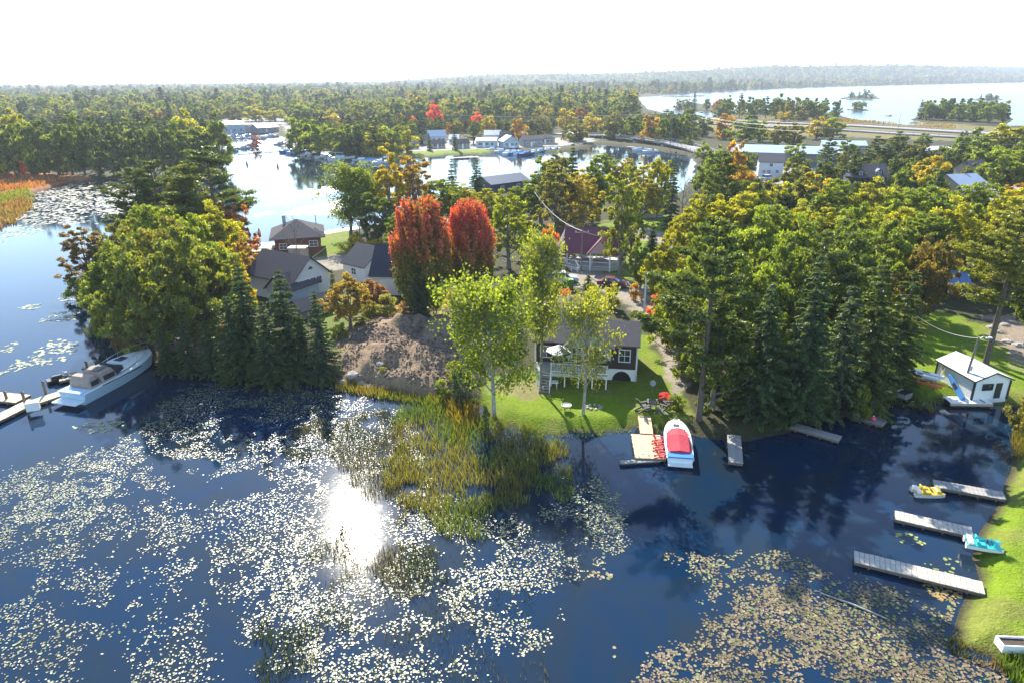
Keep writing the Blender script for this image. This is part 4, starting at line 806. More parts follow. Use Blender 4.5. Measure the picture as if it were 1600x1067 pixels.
pads('lily_pads', [
    ([(-30, 742), (60, 722), (140, 700), (215, 672), (240, 700), (180, 770), (130, 830), (60, 850), (-30, 850)], 38, .068, PG[:4], .35, .46, 1.2, .05),
    ([(215, 672), (250, 612), (330, 597), (470, 604), (560, 622), (640, 640), (660, 720), (600, 780), (500, 770), (420, 720), (300, 720), (240, 720)], 36, .068, PG, .30, .46, 1.0, .06),
    ([(-60, 760), (160, 720), (420, 700), (560, 740), (520, 860), (540, 1000), (560, 1110), (-160, 1110), (-120, 850)], 30, .064, PG, .28, .53, 3, .06),
    ([(480, 760), (640, 700), (760, 800), (880, 790), (985, 800), (985, 850), (930, 905), (890, 960), (850, 1010), (830, 1110), (500, 1110), (470, 900)], 40, .072, PG, .30, .48, 1.0, .06),
    ([(860, 740), (930, 735), (990, 790), (990, 850), (900, 850)], 34, .082, PG[:3], .4, .5, .8, .05),
    ([(180, 880), (330, 840), (560, 840), (600, 1110), (180, 1110)], 28, .064, PG, .25, .51, 1.5, .06),
    ([(20, 565), (90, 530), (125, 540), (110, 560), (60, 572), (30, 575)], 5, .26, PG[:3], .35, .42, .8, .03), ([(-20, 590), (40, 558), (45, 570), (20, 585)], 5, .25, PG[:3], .35, .43, .8, .03),
    ([(28, 480), (60, 476), (62, 482), (30, 484)], 6, .25, PG[:3], .5, .3, .5, .02), ([(62, 500), (95, 484), (128, 482), (118, 500), (70, 506)], 4, .26, PG[:3], .4, .45, .7, .02), ([(94, 466), (118, 464), (116, 470), (96, 471)], 6, .25, PG[:3], .4, .36, .4, .02),
    ([(0, 545), (28, 535), (30, 545), (5, 552)], 5, .25, PG[:3], .35, .45, .8, .03), ([(100, 660), (190, 655), (200, 670), (120, 690)], 5, .2, PG[:3], .35, .5, .8, .03),
    ([(40, 345), (55, 300), (120, 288), (215, 283), (232, 300), (222, 330), (180, 342), (100, 352)], 1.4, .5, [(0.17, 0.16, 0.10), (0.2, 0.19, 0.12), (0.15, 0.13, 0.08)], .09, .40, 4, .02),
    ([(-20, 372), (40, 345), (100, 352), (60, 362), (0, 385)], 1.2, .45, PG[:3], .1, .52, 3, .02),
    ([(437, 305), (470, 300), (530, 290), (540, 298), (500, 306), (450, 311)], 2.2, .45, PG[:3], .10, .30, 2, .02), ([(448, 332), (500, 318), (535, 312), (540, 325), (510, 336), (460, 337)], 2.2, .45, PG[:3], .10, .34, 2, .02),
    ([(418, 320), (440, 315), (470, 317), (450, 323)], 2.5, .4, PG[:3], .12, .33, 1, .02), ([(398, 336), (425, 331), (424, 335), (400, 339)], 3, .4, PG[:3], .12, .36, 1, .02), ([(500, 364), (560, 352), (560, 358), (505, 367)], 3, .4, PG[:3], .12, .3, .5, .02)], M_PAD)
PB = [(0.20, 0.14, 0.08), (0.24, 0.17, 0.10), (0.15, 0.10, 0.06), (0.22, 0.18, 0.08), (0.15, 0.18, 0.05), (0.26, 0.20, 0.12), (0.12, 0.08, 0.05)]
pads('brown_lily_pads', [
    ([(1030, 868), (1110, 866), (1190, 858), (1250, 872), (1300, 895), (1260, 930), (1200, 930), (1130, 960), (1080, 940)], 44, .085, PB+PG[:3], .45, .50, .8, .05),
    ([(1030, 1000), (1090, 960), (1130, 930), (1200, 905), (1290, 895), (1340, 905), (1420, 925), (1490, 965), (1495, 1020), (1580, 1050), (1610, 1110), (1000, 1110), (980, 1060)], 52, .085, PB, .40, .48, .8, .05),
    ([(1040, 990), (1100, 960), (1200, 915), (1290, 905), (1420, 930), (1490, 970), (1500, 1020), (1580, 1050), (1610, 1110), (1000, 1110)], 50, .075, [(.11, .08, .035), (.14, .10, .04), (.09, .075, .03), (.13, .12, .045)], .5, .50, .8, .03),
    ([(1300, 900), (1330, 900), (1500, 940), (1500, 1000), (1400, 1060), (1250, 960)], 10, .12, PG[:3]+[(.28, .30, .06)], .6, .52, .6, .04),
    ([(1395, 832), (1430, 830), (1455, 848), (1430, 856), (1400, 850)], 22, .14, [(.22, .26, .06), (.28, .30, .08)], .6, .44, .3, .03), ([(1435, 868), (1480, 862), (1500, 880), (1490, 900), (1440, 890)], 12, .13, [(.22, .26, .06), (.24, .22, .1)], .6, .5, .3, .03),
    ([(1440, 912), (1500, 905), (1505, 940), (1460, 935)], 40, .12, [(.30, .22, .06), (.33, .2, .08)], .4, .42, .3, .03), ([(905, 890), (960, 885), (955, 902), (910, 905)], 16, .12, PB, .5, .5, .4, .03), ([(1040, 850), (1060, 890), (990, 1000), (960, 1060), (900, 1060)], 4, .12, PG, .4, .6, .6, .05),
    ([(1480, 940), (1520, 910), (1530, 930), (1495, 980), (1480, 980)], 30, .11, PB, .4, .42, .3, .03)], M_DEADPAD)
def blades(name, fields):
    Vs, Cs_, Fs = [], [], []; off = 0
    for pts, per_m2, h, wd, cols, nz, thr, soft, land in fields:
        poly = np.array(W2(pts)); lo, hi = poly.min(0), poly.max(0); n = int((hi[0]-lo[0])*(hi[1]-lo[1])*per_m2)
        X = lo[0]+rng.random(n)*(hi[0]-lo[0]); Y = lo[1]+rng.random(n)*(hi[1]-lo[1]); s = sdist(poly, X, Y)+(fbm(X*.5, Y*.5, 91)-.5)*soft*2.5
        f = fbm(X*nz, Y*nz, 95); ok = (s > 0) & (rng.random(n) < sm(f, thr-.1, thr+.1))
        if not land: ok &= shore(X, Y) < 0.6
        X, Y, f = X[ok], Y[ok], f[ok]; n = len(X); z = np.maximum(ground_z(X, Y), 0)-.05; hh = h*(.55+.7*rng.random(n))*(0.8+.5*fbm(X*.3, Y*.3, 12))
        g2 = fbm(X*.22+4, Y*.22, 17); cc = np.array(cols); t = np.clip((g2-.35)/.3+(rng.random(n)-.5)*.6, 0, .999)*(len(cols)-1); i = t.astype(int); fr = (t-i)[:, None]
        c = (cc[i]*(1-fr)+cc[i+1]*fr)*(.7+.6*rng.random((n, 1)))
        a = rng.random(n)*6.28; le = rng.normal(size=(n, 2))*.17*hh[:, None]; w_ = wd*(.6+.8*rng.random(n)); dx, dy = np.cos(a)*w_/2, np.sin(a)*w_/2
        v = np.stack([np.stack([X-dx, Y-dy, z], -1), np.stack([X+dx, Y+dy, z], -1), np.stack([X+le[:, 0]*.45+dx*.8, Y+le[:, 1]*.45+dy*.8, z+hh*.6], -1), np.stack([X+le[:, 0], Y+le[:, 1], z+hh], -1)], 1).reshape(-1, 3)
        Vs.append(v); Cs_.append(c.repeat(4, 0)); Fs.append(np.arange(4*n).reshape(n, 4)+off); off += 4*n
    o = obj(name, np_mesh(name, np.concatenate(Vs), np.concatenate(Fs), [M_BLADE], np.concatenate(Cs_))); tag(o, kind='stuff'); print(name, off//4); return o
RC = [(0.09, 0.14, 0.04), (0.13, 0.17, 0.045), (0.15, 0.17, 0.045), (0.18, 0.165, 0.045)]
blades('reeds', [
    ([(622, 640), (690, 632), (745, 640), (775, 665), (830, 680), (880, 690), (892, 730), (878, 770), (820, 800), (770, 830), (720, 850), (660, 830), (640, 780), (600, 740), (612, 690)], 62, .75, .036, RC, .35, .36, 2.6, False),
    ([(640, 770), (780, 780), (790, 830), (700, 870), (650, 860)], 30, .6, .035, RC[:3], .3, .50, 1.5, False),
    ([(700, 640), (745, 636), (752, 670), (735, 700), (700, 690)], 26, 1.1, .045, [(.17, .15, .03), (.24, .17, .03)], .4, .4, .8, False)])
DK = [(0.035, 0.05, 0.02), (0.06, 0.065, 0.03), (0.09, 0.08, 0.04)]
blades('sparse_rushes', [
    ([(450, 680), (500, 655), (600, 640), (640, 700), (640, 790), (700, 900), (560, 1000), (420, 1080), (380, 1000), (480, 880), (560, 780), (520, 720), (440, 710)], 60, .55, .032, DK, .3, .40, 1.5, False),
    ([(640, 850), (820, 850), (860, 1080), (480, 1090), (560, 950)], 10, .45, .03, DK, .3, .44, 1.5, False), ([(130, 520), (168, 516), (170, 530), (138, 530)], 30, 1.0, .05, RC[:3], .5, .3, .3, False),
    ([(560, 940), (740, 900), (760, 1000), (600, 1040)], 2, .45, .035, [(.08, .1, .02), (.12, .13, .03)], .3, .55, 1.5, False)])
blades('shore_grass', [
    ([(515, 610), (545, 600), (600, 612), (640, 618), (700, 628), (745, 630), (745, 640), (690, 640), (600, 624), (520, 612)], 60, .75, .07, [(.10, .15, .02), (.16, .18, .03), (.2, .16, .05)], .5, .35, .3, True),
    ([(170, 500), (200, 530), (240, 560), (225, 572), (180, 550), (150, 500)], 30, .6, .08, [(.12, .15, .03), (.18, .12, .07)], .5, .4, .4, True),
    ([(1478, 1014), (1490, 985), (1500, 1000), (1560, 1030), (1600, 1050), (1590, 1062), (1540, 1040)], 90, .4, .05, [(.12, .14, .03), (.2, .14, .06)], .5, .38, .3, True),
    ([(1560, 1035), (1600, 1028), (1640, 1060), (1600, 1085), (1575, 1060)], 160, 1.0, .05, [(.07, .12, .02), (.12, .18, .03)], .5, .1, .2, True),
    ([(1575, 690), (1592, 650), (1605, 640), (1612, 700), (1590, 720)], 70, .9, .06, [(.13, .14, .03), (.2, .15, .04)], .5, .3, .3, True),
    ([(820, 670), (875, 679), (940, 674), (1000, 666), (1070, 672), (1070, 682), (1000, 673), (940, 681), (875, 686), (820, 677)], 60, .28, .05, [(.10, .15, .02), (.15, .18, .03)], .8, .4, .15, True),
    ([(1335, 645), (1400, 628), (1480, 624), (1482, 632), (1400, 636), (1345, 652)], 50, .35, .06, [(.12, .17, .02), (.17, .2, .03)], .8, .4, .2, True),
    ([(420, 592), (440, 575), (515, 590), (520, 606), (470, 600)], 50, .4, .07, [(.12, .17, .02), (.17, .2, .03)], .8, .35, .3, True)])
# tussock of long grass on the marsh edges far left
blades('marsh_grass', [
    ([(-100, 330), (0, 304), (50, 298), (110, 285), (60, 278), (0, 276), (-100, 290)], 3, 1.1, .35, [(.33, .13, .05), (.38, .17, .07), (.26, .12, .06)], .1, .3, 2, True),
    ([(-100, 345), (0, 328), (46, 314), (46, 330), (0, 358), (-80, 380)], 4, 1.1, .35, [(.20, .10, .05), (.26, .15, .07), (.17, .13, .05)], .1, .3, 2, True),
    ([(-100, 332), (0, 308), (46, 300), (50, 312), (10, 326), (-100, 350)], 4, 1.0, .35, [(.14, .16, .03), (.19, .19, .04)], .1, .3, 2, True),
    ([(1105, 184), (1330, 188), (1490, 198), (1490, 206), (1330, 199), (1105, 192)], .6, 1.0, .6, [(.19, .15, .05), (.24, .14, .06)], .03, .35, 3, True)])
# ================================================================== materials for built things
M_WHITE = mat('white_paint', (0.78, 0.78, 0.76), 0.45, var=0.04); M_WOOD = mat('weathered_planks', (0.36, 0.31, 0.25), 0.85, scale=2.2, col2=(0.52, 0.47, 0.40), bump=.004, bscale=25)
M_WOODN = mat('tan_planks', (0.46, 0.35, 0.22), 0.8, scale=2.5, col2=(0.58, 0.46, 0.31)); M_GREYW = mat('grey_planks', (0.24, 0.22, 0.20), 0.85, scale=2, col2=(0.36, 0.34, 0.31)); M_POST = mat('dock_post', (0.16, 0.12, 0.09), .9, var=.3)
M_SHING = mat('grey_shingles', (0.075, 0.07, 0.078), 0.95, spec=.08, scale=6, col2=(0.115, 0.108, 0.115), wave=(4.0, 'Y', .8), bump=.01); M_DSHING = mat('dark_shingles', (0.03, 0.035, 0.05), .95, spec=.2, scale=6, col2=(0.07, .075, .09), bump=.01)
M_BSIDE = mat('dark_brown_siding', (0.055, 0.03, 0.035), .75, wave=(5.0, 'Z', .6)); M_WSIDE = mat('white_siding', (0.66, 0.67, 0.67), .6, var=.05, wave=(4.0, 'Z', .85)); M_TSIDE = mat('tan_siding', (0.42, 0.34, 0.26), .8, wave=(4.0, 'Z', .8))
M_RSIDE = mat('red_brown_logs', (0.20, 0.075, 0.04), .8, wave=(3.0, 'Z', .6), var=.2); M_BLSIDE = mat('pale_blue_siding', (0.38, 0.48, 0.56), .7, wave=(4.0, 'Z', .85)); M_GSIDE = mat('grey_siding', (0.27, 0.26, 0.27), .7, wave=(3.0, 'Z', .8)); M_NSIDE = mat('navy_siding', (0.035, 0.055, 0.10), .7, wave=(3.0, 'Z', .8))
M_GLASS = mat('window_glass', (0.03, 0.045, 0.06), 0.06, spec=.9, var=.1); M_DARK = mat('dark_opening', (0.015, 0.015, 0.018), .9); M_BLACK = mat('black_plastic', (0.02, 0.02, 0.022), .5); M_METAL = mat('metal', (0.5, 0.5, 0.52), .35, metal=.8); M_GREYP = mat('grey_paint', (0.32, .33, .34), .5)
M_REDP = mat('red_plastic', (0.62, 0.025, 0.03), .45, var=.08); M_REDC = mat('red_canvas', (0.42, 0.025, 0.05), .8, var=.2, scale=6, bump=.03, bscale=3); M_BLUEG = mat('blue_gelcoat', (0.07, 0.24, 0.55), .25, spec=.6, var=.05); M_WHITEG = mat('white_gelcoat', (0.72, 0.75, 0.76), .22, spec=.6, var=.03)
M_PALEB = mat('pale_blue_gelcoat', (0.42, 0.58, 0.70), .22, spec=.6, var=.03); M_TANC = mat('tan_canvas', (0.33, .25, .2), .8, var=.15); M_YEL = mat('yellow_plastic', (0.55, 0.38, 0.03), .4, var=.15); M_TEAL = mat('teal_plastic', (0.03, 0.45, 0.42), .35, var=.08); M_ORAN = mat('orange_plastic', (0.7, .2, .05), .4)
M_MAROON = mat('maroon_metal_roof', (0.17, 0.035, 0.055), .5, var=.1, wave=(4.0, 'X', .75)); M_PINKR = mat('faded_pink_roof', (0.42, .28, .27), .6, wave=(4.0, 'X', .8)); M_WROOF = mat('white_metal_roof', (0.60, 0.62, 0.66), .4, var=.04, wave=(2.5, 'X', .9)); M_CONC = mat('concrete', (0.42, .40, .37), .9, scale=2, col2=(.5, .48, .45)); M_ASPH = mat('asphalt', (0.22, .215, .21), .9, scale=.4, col2=(.28, .27, .26))
M_STONE = mat('stone', (0.22, .2, .18), .9, scale=3, col2=(.38, .35, .32), bump=.05, bscale=5); M_SOIL = mat('dark_soil', (0.07, .05, .035), .95, var=.3); M_BLROOF = mat('blue_grey_metal_roof', (0.30, .37, .46), .4, var=.05, wave=(1.2, 'X', .85)); M_GREEN = mat('green_plastic', (0.1, .25, .03), .5); M_PINK = mat('pink_plastic', (.7, .07, .16), .5); M_CARW = mat('silver_car_paint', (0.5, .56, .6), .25, spec=.7, var=.02); M_CARB = mat('black_car_paint', (0.015, .015, .018), .2, spec=.7); M_TYRE = mat('tyre_rubber', (.02, .02, .02), .9); M_REDL = mat('red_lens', (.4, .01, .01), .3); M_CARR = mat('dark_red_car_paint', (.12, .02, .03), .3, spec=.6)

# ------------------------------------------------------------------ buildings
def add_window(parent, side, u, z, ww, wh, w_, d, frame=M_WHITE, split=1, arch=False, fw_=.09):
    """window as a part (frame) with its pane as sub-part; side: front -y, back +y, left -x, right +x"""
    if side == 'front': T = Matrix.Translation((u, -d/2-.02, z))
    elif side == 'back': T = Matrix.Translation((u, d/2+.02, z)) @ Matrix.Rotation(math.pi, 4, 'Z')
    elif side == 'left': T = Matrix.Translation((-w_/2-.02, u, z)) @ Matrix.Rotation(-math.pi/2, 4, 'Z')
    else: T = Matrix.Translation((w_/2+.02, u, z)) @ Matrix.Rotation(math.pi/2, 4, 'Z')
    b = MB(); f = fw_
    if arch:
        n = 10; ring = [(math.cos(math.pi*i/n), math.sin(math.pi*i/n)) for i in range(n+1)]
        for (x0, y0), (x1, y1) in zip(ring, ring[1:]): b.bar((x0*ww/2, -.03, y0*wh), (x1*ww/2, -.03, y1*wh), .12, f)
        b.box((0, -.03, 0), (ww+f, .12, f)); p = MB(); p.add([(x*ww/2*.97, 0.0, y*wh*.97+.02) for x, y in ring], [tuple(range(n+1))])
        p.add([(x*ww/2*.97, -0.03, y*wh*.97+.02) for x, y in ring], [tuple(reversed(range(n+1)))])
    else:
        for sx in (-1, 1): b.box((sx*(ww/2+f/2), -.03, 0), (f, .12, wh+2*f))
        for sz in (-1, 1): b.box((0, -.03, sz*(wh/2+f/2)), (ww, .11, f))
        b.box((0, -.035, 0), (ww, .07, f*.5))
        for k in range(1, split+1): b.box((-ww/2+ww*k/(split+1), -.035, 0), (f*.5, .075, wh))
        p = MB(); p.box((0, -.01, 0), (ww, .03, wh))
    fr = b.build('window', frame, parent); fr.matrix_local = T
    pn = p.build('pane', M_GLASS, fr); return fr
def gable_roof(w_, d, h, rh, oh=.4, t=.14):
    b = MB()
    s = rh/(d/2); ye = d/2+oh; ze = h-oh*s
    for q in (-1, 1):
        x = w_/2+oh
        a = [(-x, 0, h+rh), (x, 0, h+rh), (x, q*ye, ze), (-x, q*ye, ze)]
        v = [Vector(p)+Vector((0, 0, .01)) for p in a]+[Vector(p)+Vector((0, 0, t)) for p in a]
        f = [(0, 1, 2, 3), (7, 6, 5, 4), (0, 4, 5, 1), (1, 5, 6, 2), (2, 6, 7, 3), (3, 7, 4, 0)]
        b.add(v, f if q < 0 else [tuple(reversed(i)) for i in f])
    return b
def gable_wall(w_, d, h, rh):
    b = MB(); x, y = w_/2, d/2
    b.add([(-x, -y, -.6), (x, -y, -.6), (x, y, -.6), (-x, y, -.6), (-x, -y, h), (x, -y, h), (x, y, h), (-x, y, h), (-x, 0, h+rh), (x, 0, h+rh)],
          [(0, 1, 5, 4), (2, 3, 7, 6), (1, 2, 6, 9, 5), (3, 0, 4, 8, 7), (5, 9, 8, 4), (6, 7, 8, 9), (0, 3, 2, 1)]); return b
def hip_roof(w_, d, h, rh, oh=.4):
    x, y = w_/2+oh, d/2+oh; r_ = max(0.0, w_/2-d/2); b = MB()
    v = [(-x, -y, h-.05), (x, -y, h-.05), (x, y, h-.05), (-x, y, h-.05), (-x, -y, h+.1), (x, -y, h+.1), (x, y, h+.1), (-x, y, h+.1), (-r_, 0, h+rh), (r_, 0, h+rh)]
    b.add(v, [(0, 3, 2, 1), (0, 1, 5, 4), (1, 2, 6, 5), (2, 3, 7, 6), (3, 0, 4, 7), (4, 5, 9, 8), (6, 7, 8, 9), (5, 6, 9), (7, 4, 8)]); return b
def house(name, label, cat, fl, fr, d, h, rh, wallm, roofm, wins=(), doors=(), hip=False, group=None, oh=.4, axis='x', zb=None, trim=False, w_=None, rz=None, chimney=None):
    """fl, fr: photo pixels of the front wall's two foot corners, d its depth; axis: ridge along the front (x) or towards the back (y)"""
    a, b = P(*fl), P(*fr); w0 = (b-a).length if w_ is None else w_; ang = math.atan2(b.y-a.y, b.x-a.x) if rz is None else rz
    mid = (a+b)/2; n = Vector((-math.sin(ang), math.cos(ang), 0)); c = mid+n*d/2; c.z = LAND if zb is None else zb
    if axis == 'y': rot = ang+math.pi/2; W_, D_ = d, w0
    else: rot = ang; W_, D_ = w0, d
    t = empty(name, c, rot); tag(t, label, cat, group)
    gable_wall(W_, D_, h, 0.001 if hip else rh).build('wall', wallm, t)
    (hip_roof(W_, D_, h, rh, oh) if hip else gable_roof(W_, D_, h, rh, oh)).build('roof', roofm, t)
    smap = {'x': {'front': 'front', 'back': 'back', 'left': 'left', 'right': 'right'}, 'y': {'front': 'left', 'back': 'right', 'left': 'back', 'right': 'front'}}[axis]
    sg = {'x': 1, 'y': -1}[axis]
    for q in wins:
        side, u, z, ww, wh = q[:5]; kw = q[5] if len(q) > 5 else {}
        add_window(t, smap[side], u*sg if side in ('front', 'back') else u, z, ww, wh, W_, D_, **kw)
    for side, u, dw, dh, dm in doors:
        s2 = smap[side]; uu = u*sg if side in ('front', 'back') else u; m = MB()
        m.box((0, -.03, dh/2+.05), (dw, .1, dh)); o = m.build('door', dm, t)
        o.matrix_local = {'front': Matrix.Translation((uu, -D_/2, 0)), 'back': Matrix.Translation((uu, D_/2, 0)), 'left': Matrix.Translation((-W_/2, uu, 0)) @ Matrix.Rotation(-math.pi/2, 4, 'Z'), 'right': Matrix.Translation((W_/2, uu, 0)) @ Matrix.Rotation(math.pi/2, 4, 'Z')}[s2]
        hb = MB(); hb.box((dw*.38, -.11, dh*.48), (.06, .07, .16)); hb.build('handle', M_METAL, o)
    if chimney: m = MB(); m.box((chimney[0], chimney[1], h+rh*.7+.5), (.6, .6, 1.6)); m.build('chimney', M_CONC, t)
    if trim:
        for sx in (-1, 1):
            for sy in (-1, 1): m = MB(); m.box((sx*(W_/2+.01), sy*(D_/2+.01), h/2-.1), (.16, .16, h)); m.build('corner_trim', trim if not isinstance(trim, bool) else M_WHITE, t)
    return t
# ---- the brown cottage
ct = house('cottage', 'dark brown cottage with grey shingle roof and white-trimmed windows behind the birches', 'house', (836, 590), (992, 590), 6.6, 3.9, 1.35, M_BSIDE, M_SHING, rz=R(-10), trim=True, oh=.3,
    wins=[('front', -4.1, 2.75, 1.15, 1.15), ('front', 4.0, 2.75, 1.05, 1.25), ('right', 0, 2.6, .8, 1.0), ('front', -1.6, 2.6, 1.3, 1.7, dict(split=1)), ('left', 0, 2.6, .9, 1.0)])
m = MB(); m.box((0, -3.34, .45), (10.6, .10, 1.6)); m.build('skirting', M_WHITE, ct)
m = MB(); m.add([(3.1+1.0*math.cos(math.pi*i/8), -3.42, -.1+1.15*math.sin(math.pi*i/8)) for i in range(9)], [tuple(range(9))]); m.add([(3.1+1.0*math.cos(math.pi*i/8), -3.40, -.1+1.15*math.sin(math.pi*i/8)) for i in range(9)], [tuple(reversed(range(9)))]); m.build('arched_opening', M_DARK, ct, loc=(.7, 0, 0))
m = MB(); m.add([(-2.3, 0, 0), (2.3, 0, 0), (2.3, 0, 1.3), (0, 0, 3.0), (-2.3, 0, 1.3), (-2.3, 3.2, 0), (2.3, 3.2, 0), (2.3, 3.2, 1.3), (0, 3.2, 3.0), (-2.3, 3.2, 1.3)], [(0, 1, 2, 3, 4), (1, 6, 7, 2), (0, 4, 9, 5)])
gp = m.build('gable_porch', M_BLSIDE, ct, loc=(.35, -4.2, 2.5)); m = MB()
for q in (-1, 1):
    v = [Vector((0, -.3, 3.1)), Vector((q*2.65, -.3, 1.13)), Vector((q*2.65, 3.0, 1.13)), Vector((0, 3.0, 3.1))]; v2 = [p+Vector((0, 0, .13)) for p in v]
    f = [(0, 1, 2, 3), (7, 6, 5, 4), (0, 4, 5, 1), (1, 5, 6, 2), (2, 6, 7, 3), (3, 7, 4, 0)]; m.add(v+v2, f)
m.build('porch_roof', M_SHING, gp)
for u in (-1.2, 0, 1.2): add_window(gp, 'front', u, .55, .9, 1.3, 0, 0.0)
m = MB(); m.box((0, 0, 0), (7.2, 2.6, .14)); dk = m.build('deck', M_GREYW, ct, loc=(-1.2, -4.65, 1.55))
m = MB()
for x in np.linspace(-3.5, 3.5, 6): m = MB(); m.box((x, -1.22, -.85), (.12, .12, 1.6)); m.build('deck_post', M_WHITE, dk)
m = MB()
for x in np.arange(-3.5, 3.55, .16):
    if -3.1 < x < -2.1: continue
    m.box((x, -1.24, .5), (.04, .04, .9))
m.box((.75, -1.24, .98), (5.6, .1, .06)); m.box((.75, -1.24, .12), (5.6, .06, .06))
for x in (-3.55, -3.1, -2.1, 0, 1.8, 3.55): m.box((x, -1.24, .5), (.1, .1, 1.05))
m.build('railing', M_WHITE, dk)
st = empty('stairs', (-3.8, -6.0, 0)); st.parent = ct
for i in range(7): m = MB(); m.box((0, -1.5+i*.25, .1+i*.21), (1.0, .3, .05)); m.build('step', M_GREYW, st)
for sx in (-.55, .55): m = MB(); m.bar((sx, -1.6, .1), (sx, .1, 1.6), .06, .22); m.bar((sx, -1.6, 1.0), (sx, .1, 2.5), .06, .08); m.bar((sx, -1.6, 0), (sx, -1.6, 1.0), .07); m.build('stair_rail', M_WHITE, st)
def on_cottage(x, y, z): return ct.matrix_basis @ Vector((x, y, z))
o = empty('patio_umbrella', on_cottage(-2.6, -4.9, 1.63), .2); tag(o, 'striped black and white patio umbrella on the cottage deck', 'umbrella')
for k in range(8):
    a0, a1 = k*math.pi/4, (k+1)*math.pi/4; m = MB(); m.add([(0, 0, 2.55), (1.35*math.cos(a0), 1.35*math.sin(a0), 1.95), (1.35*math.cos(a1), 1.35*math.sin(a1), 1.95), (1.35*math.cos(a1), 1.35*math.sin(a1), 1.8), (1.35*math.cos(a0), 1.35*math.sin(a0), 1.8)], [(0, 1, 2), (1, 4, 3, 2)]); m.build('canopy_panel', M_WHITE if k % 2 else M_BLACK, o)
m = MB(); m.tube([(0, 0, 0), (0, 0, 2.6)], .03, 6); m.build('pole', M_GREYP, o)
# things round the cottage
def deck_table(label, at_, name='garden_table'):
    o = empty(name, at_); tag(o, label, 'table')
    m = MB(); m.box((0, 0, .72), (1.3, .8, .05)); m.build('table_top', M_WHITE, o)
    for sx in (-.5, .5):
        for sy in (-.3, .3): m = MB(); m.box((sx, sy, .35), (.05, .05, .7)); m.build('leg', M_WHITE, o)
deck_table('white low table at the foot of the cottage stairs', P(862, 606))
def adirondack(name, label, pos, rz, m_, group=None, s=1.0):
    o = empty(name, pos, rz); o.scale = (s, s, s); tag(o, label, 'chair', group)
    for k in range(5): b = MB(); b.bar((-.24+.12*k, .25, .36), (-.24+.12*k+(k-2)*.03, .62, 1.05-.03*abs(k-2)), .1, .025); b.build('back_slat', m_, o)
    for k in range(5): b = MB(); b.box((0, -.28+.12*k, .39-.025*k), (.54, .10, .025)); b.build('seat_slat', m_, o)
    for sx in (-1, 1):
        b = MB(); b.box((sx*.34, -.02, .58), (.14, .74, .03)); b.build('arm', m_, o)
        b = MB(); b.box((sx*.33, -.32, .285), (.05, .1, .57)); b.build('leg', m_, o)
        b = MB(); b.bar((sx*.29, -.35, .36), (sx*.29, .7, .03), .04, .13); b.build('leg', m_, o)
    return o
M_DKCH = mat('dark_grey_plastic_wood', (0.07, .07, .085), .6)
for i, (x, y, rz, lb) in enumerate([(1007, 641, 1.9, 'dark slatted lawn chair nearest the cottage, left of its pair'), (1019, 637, 3.0, 'dark slatted lawn chair with its high back to the flowering bush side'), (1034, 646, -2.3, 'dark slatted lawn chair closest to the boat dock'), (1042, 634, -1.6, 'dark slatted lawn chair right beside the flowering shrub')]):
    adirondack('lawn_chair', lb, P(x, y), rz, M_DKCH, 'lawn chairs round the cottage fire spot', 1.25)
o = empty('fire_bowl', P(885, 641)); tag(o, 'round steel fire bowl on the lawn left of the yellow birch', 'fire pit')
m = MB(); m.lathe((0, 0, .3), [(.12, 0), (.42, .12), (.5, .3), (.46, .3), (.3, .14)], 14); m.build('bowl', M_METAL, o); m = MB(); m.lathe((0, 0, .46), [(.4, 0), (.3, .12), (.02, .18)], 12); m.build('ash_heap', M_WHITE, o)
for k in range(3): m = MB(); a = k*2.1; m.bar((.3*math.cos(a), .3*math.sin(a), .35), (.42*math.cos(a), .42*math.sin(a), 0), .04); m.build('leg', M_BLACK, o)
o = empty('stone_ring', P(928, 636)); tag(o, 'flat ring of pinkish stones sunk in the lawn', 'stones')
for k in range(9): m = MB(); a = k*.7; m.box((.7*math.cos(a), .5*math.sin(a), .06), (.36, .28, .14), rz=a, taper=.75); m.build('stone', M_STONE, o)
o = empty('satellite_dish', P(1019, 612)); tag(o, 'small white dish on a post in the cottage shadow', 'satellite dish')
m = MB(); m.tube([(0, 0, 0), (0, 0, .9)], .03, 6); m.build('post', M_GREYP, o); m = MB(); m.lathe((0, 0, 0), [(.02, 0), (.2, .05), (.3, .11), (.3, .13), (.2, .08)], 16); q = m.build('dish', M_GREYP, o); q.location = (0, 0, .95); q.rotation_euler = (R(60), 0, R(-10))
o = empty('carport_tent', P(878, 500), R(-8)); tag(o, 'white-edged canopy shelter behind the cottage roof', 'canopy')
gable_roof(6.2, 3.4, 2.3, .9, .1, .1).build('roof', M_TANC, o); m = MB(); m.box((0, -1.82, 2.28), (6.4, .1, .2)); m.box((0, 1.82, 2.28), (6.4, .1, .2)); m.build('edge_band', M_WHITE, o)
for sx in (-3, 0, 3):
    for sy in (-1.6, 1.6): m = MB(); m.box((sx, sy, 1.15), (.09, .09, 2.3)); m.build('post', M_WHITE, o)
house('garden_shed', 'small dark shed with pale door panel just behind the canopy shelter', 'shed', (905, 500), (935, 502), 2.4, 2.0, .7, M_DARK, M_SHING, doors=[('front', .2, .8, 1.7, M_WHITE)])

